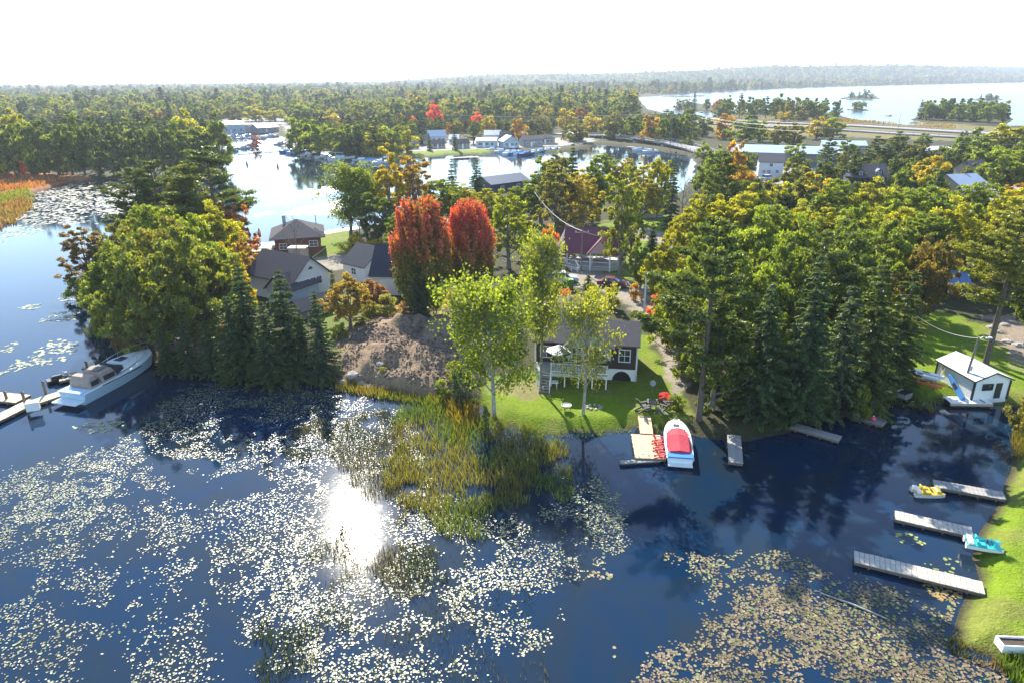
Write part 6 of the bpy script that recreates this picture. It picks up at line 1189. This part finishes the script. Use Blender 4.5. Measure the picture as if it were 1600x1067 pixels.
for k in range(3): m.box((-1.5+1.6*k, -.5, .85), (1.2, .8, .08)); m.box((-1.5+1.6*k, -.5, .65), (.2, .3, .4))
m.build('bench_tables', M_WOOD, pv)
m = MB(); m.box((-3.4, -5.6, .75), (4.2, .1, .1), rz=R(-30)); m.box((-3.4, -5.6, .45), (4.2, .1, .1), rz=R(-30))
for k in range(4): m.box((-5+1.05*k, -4.75-.6*k, .45), (.12, .12, .9))
m.build('approach_rail', M_WHITE, pv)
house('grey_cottage', 'small grey cottage with brown roof and porch on the far lawn', 'house', (1006, 342), (1036, 340), 6, 2.6, 2.0, M_BLSIDE, M_SHING, oh=.8, wins=[('front', -1.5, 1.4, 1.2, .9), ('front', 1.2, 1.4, 1.2, .9)])
house('boathouse', 'long dark-roofed boathouse standing by the channel', 'boathouse', (768, 302), (826, 294), 8, 2.6, 1.6, M_NSIDE, mat('slate_blue_roof', (.05, .075, .13), .6), oh=.4, zb=.4, wins=[('front', -3, 1.5, 1, .8), ('front', 3, 1.5, 1, .8)])
# ------------------------------------------------------------------ vehicles
def car(name, label, pos, rz, paint, kind='suv', group='cars parked on the gravel drive', cat='car', s=1.0):
    o = empty(name, pos, rz); o.scale = (s, s, s); tag(o, label, cat, group)
    Ln = {'suv': 4.7, 'pickup': 5.6, 'car': 4.5, 'van': 5.0}[kind]; x = Ln/2
    m = MB(); w_ = .92
    prof = {'suv': [(-x, .35), (-x, .95), (-x+.15, 1.05), (x-1.4, 1.08), (x-.1, .9), (x, .7), (x, .35)], 'pickup': [(-x, .4), (-x, 1.1), (x-1.3, 1.15), (x-.1, 1.0), (x, .8), (x, .4)], 'car': [(-x, .3), (-x+.05, .85), (-x+.7, .95), (x-1.3, .92), (x-.15, .75), (x, .55), (x, .3)], 'van': [(-x, .35), (-x, 1.1), (x-1.0, 1.12), (x-.05, .9), (x, .6), (x, .35)]}[kind]
    n = len(prof); m.add([(a, -w_, b) for a, b in prof]+[(a, w_, b) for a, b in prof], [tuple(range(n)), tuple(reversed(range(n, 2*n)))]+[(i, n+i, n+(i+1) % n, (i+1) % n) for i in range(n)]); m.build('body', paint, o, bevel=.05)
    c0, c1, ht = {'suv': (-x+.2, x-1.3, 1.75), 'pickup': (-x+2.2, x-1.4, 1.8), 'car': (-x+.8, x-1.2, 1.42), 'van': (-x+.1, x-.9, 1.95)}[kind]; zb = 1.0 if kind != 'car' else .88
    def cab(e, z0, z1, mm, nm, inset=0): 
        m = MB(); v = [(c0-e, -.86-e, z0), (c1+e, -.86-e, z0), (c1+e, .86+e, z0), (c0-e, .86+e, z0), (c0+.3-e, -.7-e, z1), (c1-.65+e, -.7-e, z1), (c1-.65+e, .7+e, z1), (c0+.3-e, .7+e, z1)]
        m.add(v, [(0, 3, 2, 1), (4, 5, 6, 7), (0, 1, 5, 4), (1, 2, 6, 5), (2, 3, 7, 6), (3, 0, 4, 7)]); return m.build(nm, mm, o)
    cab(0, zb, ht-.08, M_GLASS, 'windows'); m = MB(); m.box(((c0+.3+c1-.65)/2, 0, ht-.04), (c1-c0-.85, 1.46, .09)); 
    for t_ in (0, .42, 1):
        for sy in (-1, 1): xb = c0+(c1-c0)*t_; xt = c0+.3+(c1-.65-c0-.3)*t_; m.bar((xb, sy*.875, zb), (xt, sy*.715, ht-.04), .09)
    m.build('roof', paint, o)
    if kind == 'pickup': m = MB(); m.box((-x+1.1, 0, 1.12), (1.9, 1.5, .06)); m.build('load_bed', M_BLACK, o)
    for sx in (-x+.9, x-.9):
        for sy in (-.86, .86):
            wh = MB(); wh.tube([(sx, sy-.11, .35), (sx, sy+.11, .35)], .35, 14); q = wh.build('wheel', M_TYRE, o); r_ = MB(); r_.tube([(sx, sy-.12, .35), (sx, sy+.12, .35)], .2, 10); r_.build('rim', M_METAL, q)
    for sy in (-.65, .65): m = MB(); m.box((x-.02, sy, .75 if kind != 'car' else .62), (.08, .35, .16)); m.build('headlight', M_WHITE, o); m = MB(); m.box((-x, sy*1.1, .85 if kind != 'car' else .75), (.08, .2, .25)); m.build('tail_light', M_REDL, o)
    return o
car('pickup_truck', 'black pickup truck parked left of the pavilion drive', P(862, 429), R(12), M_CARB, 'pickup', cat='truck')
car('parked_car', 'silver white car parked just before the black pickup', P(879, 442), R(8), M_CARW, 'suv')
car('parked_car', 'dark red car parked by the blue spruce on the drive', P(957, 448), R(-20), M_CARR, 'car')
o = empty('waste_bin', P(890, 452), R(5)); tag(o, 'lime green wheeled bin beside the silver car', 'bin'); m = MB(); m.box((0, 0, .75), (.9, .9, 1.4), taper=1.1); m.build('body', M_GREEN, o); m = MB(); m.box((0, 0, 1.5), (1.05, 1.05, .1)); m.build('lid', M_GREEN, o)
# ------------------------------------------------------------------ poles and wires
def pole(label, px, py, top, arm=True, mm=M_GREYBARK, name='utility_pole', group='utility poles', arms=1, r_=.14):
    b = P(px, py); h = rise(b, top); o = empty(name, b); tag(o, label, 'pole', group); m = MB(); m.tube([(0, 0, -.3), (0, 0, h)], [r_, r_*.7], 7); m.build('pole', mm, o)
    if arm:
        for k in range(arms): m = MB(); m.box((0, 0, h-.4-.8*k), (2.2, .12, .12)); q = m.build('cross_arm', mm, o)
        m = MB(); 
        for x in (-1, 0, 1): m.tube([(x, 0, h-.34), (x, 0, h-.1)], .05, 5)
        m.build('insulators', M_WHITE, o)
    return b+Vector((0, 0, h-.1))
def wire(label, pts, sag=.8, r_=.022, mm=M_GREYP, name='power_line', group='overhead wires'):
    m = MB()
    for a, b in zip(pts, pts[1:]):
        P_ = [a.lerp(b, t/10)-Vector((0, 0, sag*4*(t/10)*(1-t/10))) for t in range(11)]; m.tube(P_, r_, 4, cap=False)
    tag(m.build(name, mm), label, 'wire', group)
p1 = pole('grey utility pole with transformer beside the dark trees behind the lodge lawn', 565, 398, 338); o = empty('transformer', p1-Vector((0, .35, 1.2))); tag(o, 'grey can transformer on the pole behind the lodge lawn', 'transformer'); m = MB(); m.tube([(0, 0, -.5), (0, 0, .5)], .28, 10); m.build('can', M_METAL, o); m = MB(); m.box((0, .2, .2), (.2, .25, .1)); m.build('bracket', M_GREYP, o)
p2 = pole('utility pole standing before the maroon pavilion', 908, 424, 360, r_=.13); p3 = pole('thin pale utility pole beside the gravel drive right of the cottage', 1005, 508, 425, arm=False, mm=M_WHITE)
p4 = pole('tall grey transmission pole at the right end of the bridge', 1047, 236, 176, arms=2); p5 = pole('pale utility pole behind the marina houses', 821, 226, 196, arm=False); p6 = pole('utility pole left of the road bridge', 965, 222, 196, arm=False)
p7 = pole('thin utility pole beside the channel behind the lodge', 497, 378, 333, arm=False, r_=.1); p8 = pole('tall grey transmission pole beyond the bridge near the marsh', 1092, 216, 180, arms=2)
p9 = pole('slim mast standing by the marsh highway', 1401, 214, 176, arm=False, r_=.12)
wire('thick wire from the dark trees over the pavilion roof', [P(835, 372)+Vector((0, 0, 9)), p2, P(990, 400)+Vector((0, 0, 5))], 1.2, .035, M_WHITE)
wire('wire running from pole behind the lodge down to the grey house', [p1, P(480, 470)+Vector((0, 0, 5.5))], .6); wire('short wire between the lodge-side poles and dark trees', [p1, P(650, 395)+Vector((0, 0, 9))], .5)
wire('wire from the lamp pole across the right lawn into the spruces', [lamp_top, P(1400, 560)+Vector((0, 0, 6))], .8, .018, M_GREYP)
for k, (dz, dx, w_) in enumerate([(0, -1, 'uppermost far'), (0, 1, 'uppermost near'), (-.9, -1, 'lower')]):
    far = P(700, 215)+Vector((dx, dz*0, 12+dz*3)); wire(f'{w_} wire of the line crossing above the marina houses to the bridge pole', [far, p4+Vector((dx, 0, dz))], 1.5, .03, M_GREYP)
    wire(f'{w_} wire of the line sweeping right of the bridge pole to the works', [p4+Vector((dx, 0, dz)), p8+Vector((dx, 0, dz)), P(1250, 262)+Vector((dx, 0, 14+dz*2)), P(1700, 300)+Vector((0, 0, 14+dz*2))], 1.5, .03, M_GREYP)
# ------------------------------------------------------------------ bridge and highway
def ribbon(name, pts, wd, z, m_, th=.25, zs=None):
    C_ = [P(*p, 0.0) for p in pts]; m = MB(); Lf, Rt = [], []
    for i, c in enumerate(C_):
        d = (C_[min(i+1, len(C_)-1)]-C_[max(i-1, 0)]); d.z = 0; d.normalize(); nn = Vector((-d.y, d.x, 0)); zz = z if zs is None else zs[i]; Lf.append(Vector((c.x, c.y, zz))+nn*wd/2); Rt.append(Vector((c.x, c.y, zz))-nn*wd/2)
    k = len(C_); dn = Vector((0, 0, -th)); m.add(Lf+Rt+[p+dn for p in Lf]+[p+dn for p in Rt], [(i, k+i, k+i+1, i+1) for i in range(k-1)]+[(i, i+1, 2*k+i+1, 2*k+i) for i in range(k-1)]+[(k+i, 3*k+i, 3*k+i+1, k+i+1) for i in range(k-1)]); o = m.build(name, m_); return o, Lf, Rt
o, Lf, Rt = ribbon('highway', [(1060, 183), (1100, 188.5), (1200, 194), (1340, 200), (1490, 209.5), (1700, 222)], 12, 1.5, M_ASPH, .6); tag(o, kind='structure')
o, l2, r2 = ribbon('highway', [(1060, 190), (1100, 195.5), (1200, 201), (1340, 208), (1490, 217.5), (1700, 230)], 12, 1.5, M_ASPH, .6); tag(o, kind='structure')
for LL, nm in ((Lf, 'far guard rail of the marsh highway beside the big lake'), (r2, 'near guard rail of the marsh highway towards the works')):
    o = empty('guard_rail', LL[0]); tag(o, nm, 'guard rail', 'guard rails'); m = MB()
    for a, b in zip(LL, LL[1:]): m.bar(a-LL[0]+Vector((0, 0, .7)), b-LL[0]+Vector((0, 0, .7)), .1, .35)
    m.build('rail', M_METAL, o); m = MB()
    for a, b in zip(LL, LL[1:]):
        for t in range(12): p_ = a.lerp(b, t/12)-LL[0]; m.box(p_+Vector((0, 0, .35)), (.15, .15, .7))
    q = m.build('rail_posts', M_GREYP, o); q['kind'] = 'stuff'
bz = [1.2, 1.6, 2.4, 2.8, 2.6, 1.8, 1.0]
o, Lf, Rt = ribbon('road_bridge_deck', [(870, 212), (905, 215.5), (950, 218.5), (1000, 225), (1045, 231), (1085, 239), (1130, 252)], 8, 2, M_ASPH, .5, bz); tag(o, kind='structure')
br = empty('bridge', Rt[2]); tag(br, 'low concrete road bridge with pale railings across the channel', 'bridge')
for LL in (Lf, Rt):
    for zz in (.5, 1.0):
        m = MB()
        for a, b in zip(LL[1:-1], LL[2:]): m.bar(a-Rt[2]+Vector((0, 0, zz)), b-Rt[2]+Vector((0, 0, zz)), .14)
        m.build('rail', M_CONC, br)
    for a, b in zip(LL[1:-1], LL[2:]):
        for t in range(6): p_ = a.lerp(b, t/6)-Rt[2]; m = MB(); m.box(p_+Vector((0, 0, .45)), (.22, .22, 1.2)); m.build('rail_post', M_CONC, br)
for i in (2, 3, 4):
    a, b = Lf[i]-Rt[2], Rt[i]-Rt[2]; m = MB(); m.bar(Vector((a.x, a.y, -3.5)).lerp(Vector((b.x, b.y, -3.5)), .1)+Vector((0, 0, 1)), Vector((b.x, b.y, -2.5)), .8, 3.2); m.build('pier', M_CONC, br)
# ------------------------------------------------------------------ marina houses and works buildings
hs = [((650, 228), (668, 228), 6, 2.6, 1.8, M_GSIDE, M_SHING, 'grey cottage leftmost in the marina row beside the green trees'), ((672, 224), (698, 223), 8, 3.2, 2.6, M_BLSIDE, M_BLROOF, 'pale blue double-gabled house behind the marina lawn'),
      ((676, 233), (696, 232), 5, 2.3, 1.4, M_TSIDE, M_DSHING, 'low tan cottage before the pale blue double-gabled house'), ((702, 226), (716, 226), 6, 2.6, 1.8, M_WSIDE, M_BLROOF, 'narrow white cottage between two small spruces of the marina row'),
      ((716, 233), (734, 232), 5, 2.4, 1.6, M_GSIDE, M_SHING, 'small grey waterside cottage right of the marina lawn spruce'), ((744, 231), (775, 231), 7, 3.0, 1.2, M_BLSIDE, M_PINKR, 'pale blue waterside house with pinkish roof'),
      ((757, 222), (781, 222), 7, 3.4, 2.0, M_WSIDE, M_BLROOF, 'white two-storey house behind the pinkish-roofed one'), ((781, 224), (800, 224), 8, 3.0, 2.4, M_NSIDE, M_DSHING, 'dark navy-roofed house in the marina row'),
      ((787, 232), (811, 231), 7, 3.0, 2.3, M_BLSIDE, M_PINKR, 'pale blue boathouse with dark doors at the marina quay', 'y'), ((819, 230), (848, 229), 8, 3.1, 1.6, M_GSIDE, M_SHING, 'long grey building at the marina quay'),
      ((843, 226), (866, 226), 8, 2.8, 2.0, M_TSIDE, M_SHING, 'tan hip-roofed building rightmost in the marina row'), ((889, 221), (909, 221), 8, 3.6, .6, M_GREYP, M_WROOF, 'pale flat-roofed shed left of the road bridge'),
      ((346, 209), (384, 207), 10, 5.0, 1.6, M_BLSIDE, M_MAROON, 'big blue marina shed with dark red roof beyond the channel'), ((404, 208), (436, 206), 9, 3.0, 1.8, M_GSIDE, M_BLROOF, 'low grey marina building with pale blue roof'),
      ((392, 206), (404, 205), 7, 2.6, 1.2, M_GSIDE, M_SHING, 'small grey hut between the two marina sheds'), ((502, 200), (532, 199), 12, 5.5, 1.0, M_GSIDE, M_WROOF, 'white-roofed hall among the trees behind the marina'), ((636, 234), (655, 233), 5, 2.4, 1.2, M_WSIDE, M_SHING, 'white open boathouse under the green trees at the lawn edge')]
for i, q in enumerate(hs):
    fl, fr, d, h, rh, wm, rm, lb = q[:8]; ax = q[8] if len(q) > 8 else 'x'; wl = (P(*fr)-P(*fl)).length
    house('house' if i < 11 else 'building', lb, 'house' if i < 11 else 'building', fl, fr, d, h, rh, wm, rm, axis=ax, oh=.4, group='houses along the marina', hip=(i == 10), wins=[('front', -wl*.28, 1.6, 1.5, 1.1), ('front', wl*.05, 1.6, 1.5, 1.1), ('front', wl*.32, 1.6, 1.2, 1.1)]+([('front', 0, 4.2, 1.2, 1.0)] if h >= 3.1 and ax == 'x' and rh > 1.2 and False else []), doors=[('front', -wl*.1, .9, 2.0, M_WHITE)])
wk = house('works_building', 'long works building with pale blue-grey metal roof and grey walls', 'building', (1192, 256), (1262, 262), 24, 4.2, 1.6, M_GSIDE, M_BLROOF, oh=.5, rz=R(-24), w_=38, wins=[('front', -6, 2, 1.2, 1.2), ('front', 6, 2, 1.2, 1.2)], doors=[('front', 12, 3, 3, M_WHITE)])
house('works_building', 'smaller pale-roofed works building right of the long one', 'building', (1300, 242), (1335, 246), 16, 4.0, 1.2, M_GSIDE, M_BLROOF, rz=R(-20), w_=16, wins=[('front', 0, 2, 1.2, 1.2)])
house('white_house', 'white two-storey house with grey-brown roof before the works', 'house', (1184, 276), (1222, 277), 9, 4.6, 2.0, M_WSIDE, M_SHING, oh=.4, wins=[('front', -2, 1.6, .9, .9), ('front', 2, 1.6, .9, .9), ('front', 0, 3.6, .9, .9), ('right', 1, 3.4, .8, .9)], doors=[('front', -.5, 1, 2, M_GREYP)])
nh = house('navy_house', 'dark navy house with twin dormers among the right-hand trees', 'house', (1328, 302), (1382, 303), 9, 4.4, 2.8, M_NSIDE, M_SHING, oh=.5, wins=[('front', -3, 1.8, 1.1, 1.2), ('front', 3, 1.8, 1.1, 1.2), ('front', 0, 1.8, 1.0, 1.2)], doors=[('front', 1.4, 1, 2.1, M_WHITE)])
for x in (-2.3, 2.3):
    m = MB(); m.add([(-.8, 0, 0), (.8, 0, 0), (.8, 0, 1.1), (0, 0, 1.8), (-.8, 0, 1.1), (-.8, 2.4, 0), (.8, 2.4, 0), (.8, 2.4, 1.1), (0, 2.4, 1.8), (-.8, 2.4, 1.1)], [(0, 1, 2, 3, 4), (1, 6, 7, 2), (0, 4, 9, 5), (2, 7, 8, 3), (3, 8, 9, 4)]); dq = m.build('dormer', M_NSIDE, nh, loc=(x, -4.2, 4.6)); add_window(dq, 'front', 0, .65, .7, .8, 0, 0)
house('white_house', 'white house with dark garage opening and grey roof at the right', 'house', (1497, 314), (1540, 312), 10, 3.6, 2.2, M_WSIDE, M_BLROOF, oh=.4, wins=[('front', -2.6, 1.8, 1, 1), ('front', -1, 1.8, 1, 1)], doors=[('front', 2, 2.6, 2.3, M_DARK)])
house('brown_house', 'grey-brown house half hidden above the white one at right', 'house', (1520, 288), (1545, 287), 8, 4, 2.2, M_TSIDE, M_SHING, oh=.4, wins=[('front', 0, 2, 1.2, 1.2)])
house('pale_building', 'long pale-roofed building among trees near the marsh', 'building', (1440, 250), (1475, 251), 12, 3.5, .8, M_WSIDE, M_WROOF, rz=R(10), w_=18, wins=[('front', 0, 2, 1.2, 1.2)])
house('shed', 'grey shed with pale roof in the trees right of centre', 'shed', (1503, 362), (1535, 364), 6, 2.4, 1.0, M_GSIDE, M_PINKR, wins=[('front', -1.2, 1.4, .9, .8), ('front', 1.2, 1.4, .9, .8)])
house('cabin', 'blue-roofed cabin in the shade left of the big pine', 'house', (1478, 466), (1506, 468), 5, 2.2, 1.1, M_BSIDE, mat('blue_metal_roof', (.10, .2, .42), .4), oh=.5, wins=[('front', -.6, 1.3, .8, .8), ('front', .8, 1.3, .8, .8)])
for i, (x, y, mm, lb) in enumerate([(1490, 276, M_CARB, 'dark car on the lane left of the half-hidden brown house'), (1548, 322, M_CARW, 'silver car parked right of the white house garage'), (1200, 282, M_CARW, 'white car on the pale yard before the works')]): car('parked_car', lb, P(x, y), R(20*i-10), mm, 'suv', 'cars beside the far houses')
# ------------------------------------------------------------------ marina docks and boats
def mdock(a, b, wd, lb):
    A, B = P(*a, 0), P(*b, 0); d = B-A; o = empty('marina_dock', (A.x, A.y, 0), math.atan2(d.y, d.x)); tag(o, lb, 'dock', 'marina docks'); m = MB(); m.box((d.length/2, 0, .4), (d.length, wd, .2)); m.build('walkway', M_WOOD, o)
    for k in range(int(d.length/5)+1): m = MB(); m.tube([(min(5*k+.3, d.length-.2), wd/2-.1, -1), (min(5*k+.3, d.length-.2), wd/2-.1, 1.1)], .13, 6); m.build('pile', M_POST, o)
for a, b, wd, lb in [((372, 241), (440, 236), 1.6, 'marina dock closest to the left pines'), ((455, 241), (520, 246), 1.6, 'marina dock below the big green trees'), ((520, 248), (600, 250), 1.6, 'longest marina dock below the green trees'), ((370, 226), (420, 222), 1.5, 'marina dock just behind the big cruiser'), ((400, 214), (445, 210), 1.5, 'marina dock before the low grey building'),
                 ((745, 238), (800, 236), 1.8, 'quay walk before the pinkish-roofed house'), ((795, 241), (855, 236), 1.5, 'marina dock at the right-hand boats'), ((705, 249), (748, 247), 3.0, 'flat pale raft dock before the marina lawn'), ((980, 231), (1025, 236), 1.6, 'small dock under the road bridge')]: mdock(a, b, wd, lb)
def mboat(px, py, rz, Ln, m1, m2, lb, tall=False):
    o = empty('moored_boat', P(px, py, 0), rz); tag(o, lb, 'boat', 'boats moored at the marina'); hull_mesh(Ln, Ln*.33, Ln*.12, None, n=8, draft=.2).build('hull', [m1, m2], o, loc=(-Ln/2, 0, 0))
    m = MB(); m.box((-.02*Ln, 0, Ln*.12+.35), (Ln*.42, Ln*.24, .7), taper=.75); m.build('cabin', m2, o)
    m = MB(); m.box((.17*Ln, 0, Ln*.12+.45), (Ln*.12, Ln*.23, .55), taper=.8); m.build('windshield', M_GLASS, o)
    if tall: m = MB(); m.box((-.08*Ln, 0, Ln*.12+1.9), (Ln*.35, Ln*.26, .12)); [m.bar((-.08*Ln+sx*Ln*.14, sy*Ln*.1, Ln*.12+.5), (-.08*Ln+sx*Ln*.12, sy*Ln*.1, Ln*.12+1.9), .08) for sx in (-1, 1) for sy in (-1, 1)]; m.build('canopy', m1, o)
q = random.Random(3); B_, G_, K_ = M_BLUEG, M_WHITEG, M_PALEB
bl = [(362, 236, 1.3, 10, K_, B_, 1), (381, 233, .2, 6, G_, G_, 0), (391, 229, .1, 6, G_, K_, 0), (352, 216, .4, 7, B_, G_, 0), (364, 214, .6, 7, G_, B_, 0), (376, 217, .9, 6, G_, G_, 0), (386, 213, .7, 6, K_, G_, 0), (397, 217, .2, 6, G_, K_, 0), (410, 217, .1, 6, G_, G_, 0), (424, 214, .2, 7, G_, K_, 0), (438, 226, .4, 7, G_, G_, 0),
      (448, 238, 1.2, 8, B_, G_, 1), (460, 240, 1.3, 9, K_, B_, 1), (470, 241, 1.2, 8, B_, K_, 1), (482, 244, .4, 7, G_, G_, 0), (493, 245, .3, 7, G_, K_, 0), (507, 248, .2, 8, G_, G_, 0), (520, 244, .1, 8, G_, K_, 0), (534, 251, .15, 11, G_, K_, 1), (552, 248, .2, 8, G_, G_, 0), (566, 253, .3, 8, K_, G_, 0), (580, 254, .2, 9, G_, B_, 0), (594, 256, .1, 7, G_, G_, 0), (604, 250, .5, 7, M_NSIDE, G_, 0),
      (770, 236, .1, 7, G_, G_, 0), (784, 239, .2, 7, G_, K_, 0), (793, 242, 1.2, 8, K_, G_, 0), (803, 241, 1.0, 8, B_, G_, 1), (813, 242, .8, 7, G_, B_, 0), (823, 243, .5, 8, M_NSIDE, B_, 0), (834, 240, .9, 7, G_, G_, 0), (845, 238, .6, 7, G_, K_, 0), (856, 237, .3, 7, G_, G_, 0), (866, 236, .4, 7, B_, G_, 0), (1000, 236, -.2, 7, G_, K_, 0), (1016, 239, -.2, 7, G_, G_, 0), (1290, 181, .2, 6, G_, G_, 0)]
nmat = {id(B_): 'blue', id(G_): 'white', id(K_): 'pale blue', id(M_NSIDE): 'navy'}
cnt = {}
for x, y, rz, Ln, m1, m2, tl in bl:
    reg = 'left marina docks' if x < 445 else 'green-tree docks' if x < 700 else 'right marina quay' if x < 900 else 'bridge' if x < 1100 else 'wooded headland'
    k = (nmat[id(m1)], nmat[id(m2)], tl, reg); cnt[k] = cnt.get(k, 0)+1
tot = dict(cnt); cnt = {}
for x, y, rz, Ln, m1, m2, tl in sorted(bl, key=lambda t: t[0]):
    reg = 'left marina docks' if x < 445 else 'green-tree docks' if x < 700 else 'right marina quay' if x < 900 else 'bridge' if x < 1100 else 'wooded headland'
    k = (nmat[id(m1)], nmat[id(m2)], tl, reg); i = cnt.get(k, 0); cnt[k] = i+1
    base = f"{k[0]}-hulled boat with {k[1]} cabin{' under a canopy' if tl else ''}"
    mboat(x, y, rz, Ln, m1, m2, (f'{ordw(i)} ' if tot[k] > 1 else '')+base+(' from the left' if tot[k] > 1 else '')+f' at the {reg}', tl)
for i, (x, y, lb) in enumerate([(386, 258, 'left of the two small channel marker buoys'), (434, 262, 'right of the two small channel marker buoys')]):
    o = empty('marker_buoy', P(x, y, 0)); tag(o, lb, 'buoy', 'channel buoys'); m = MB(); m.lathe((0, 0, 0), [(.35, -.1), (.4, .3), (.2, 1.0), (.02, 1.9)], 8); m.build('buoy', M_REDL if i else M_POST, o)
for x, y, lb in [(1448, 126.5, 'tiny white house on the far shore of the big lake, the right one'), (1212, 128, 'tiny white house on the far shore above the headland')]:
    c_ = P(x, y+4); c_.z = float(ground_z(c_.x, c_.y)); o = empty('distant_house', c_+Vector((0, 0, 6)), .1); tag(o, lb, 'house', 'houses on the far lake shore'); gable_wall(14, 9, 6, 3).build('wall', M_WHITE, o); gable_roof(14, 9, 6, 3, .5, .3).build('roof', M_WROOF, o)
# rocky shore blocks of the lake islands
rk_px = [(1316, 155), (1326, 156), (1370, 155), (1514, 156), (1525, 157), (1562, 156), (1430, 192), (1445, 195), (1470, 197), (1056, 172), (1068, 175), (1095, 176), (1118, 178), (1389, 181.5), (1350, 172.5), (1330, 172)]; rk_ = sorted(p_[0] for p_ in rk_px)
for px, py in [(1316, 155), (1326, 156), (1370, 155), (1514, 156), (1525, 157), (1562, 156), (1430, 192), (1445, 195), (1470, 197), (1056, 172), (1068, 175), (1095, 176), (1118, 178), (1389, 181.5), (1350, 172.5), (1330, 172)]:
    c_ = P(px, py, .2); bm = bmesh.new(); bmesh.ops.create_icosphere(bm, subdivisions=2, radius=2.2+1.5*random.random())
    for v_ in bm.verts: v_.co *= 1+random.uniform(-.2, .2); v_.co.z *= .35
    me = bpy.data.meshes.new('rock_outcrop'); bm.to_mesh(me); bm.free(); me.materials.append(M_STONE); q_ = obj('rock_outcrop', me, None, c_); tag(q_, f'{ordw(rk_.index(px))} low grey rock outcrop from the left around the lake islands', 'rock', 'rock outcrops of the lake islands')
# ================================================================== air
finish_tree_labels()
if HAZE:
    hm = bpy.data.materials.new('haze'); hm.use_nodes = True; hn = hm.node_tree; hn.nodes.clear()
    ho = hn.nodes.new('ShaderNodeOutputMaterial'); pv = hn.nodes.new('ShaderNodeVolumePrincipled'); pv.inputs['Density'].default_value = HAZE; pv.inputs['Color'].default_value = (0.80, 0.88, 1.0, 1); pv.inputs['Anisotropy'].default_value = 0.3
    hn.links.new(pv.outputs[0], ho.inputs['Volume'])
    b = MB(); b.box((0, 3300, 53), (15000, 7600, 116)); tag(b.build('haze', hm), kind='stuff')
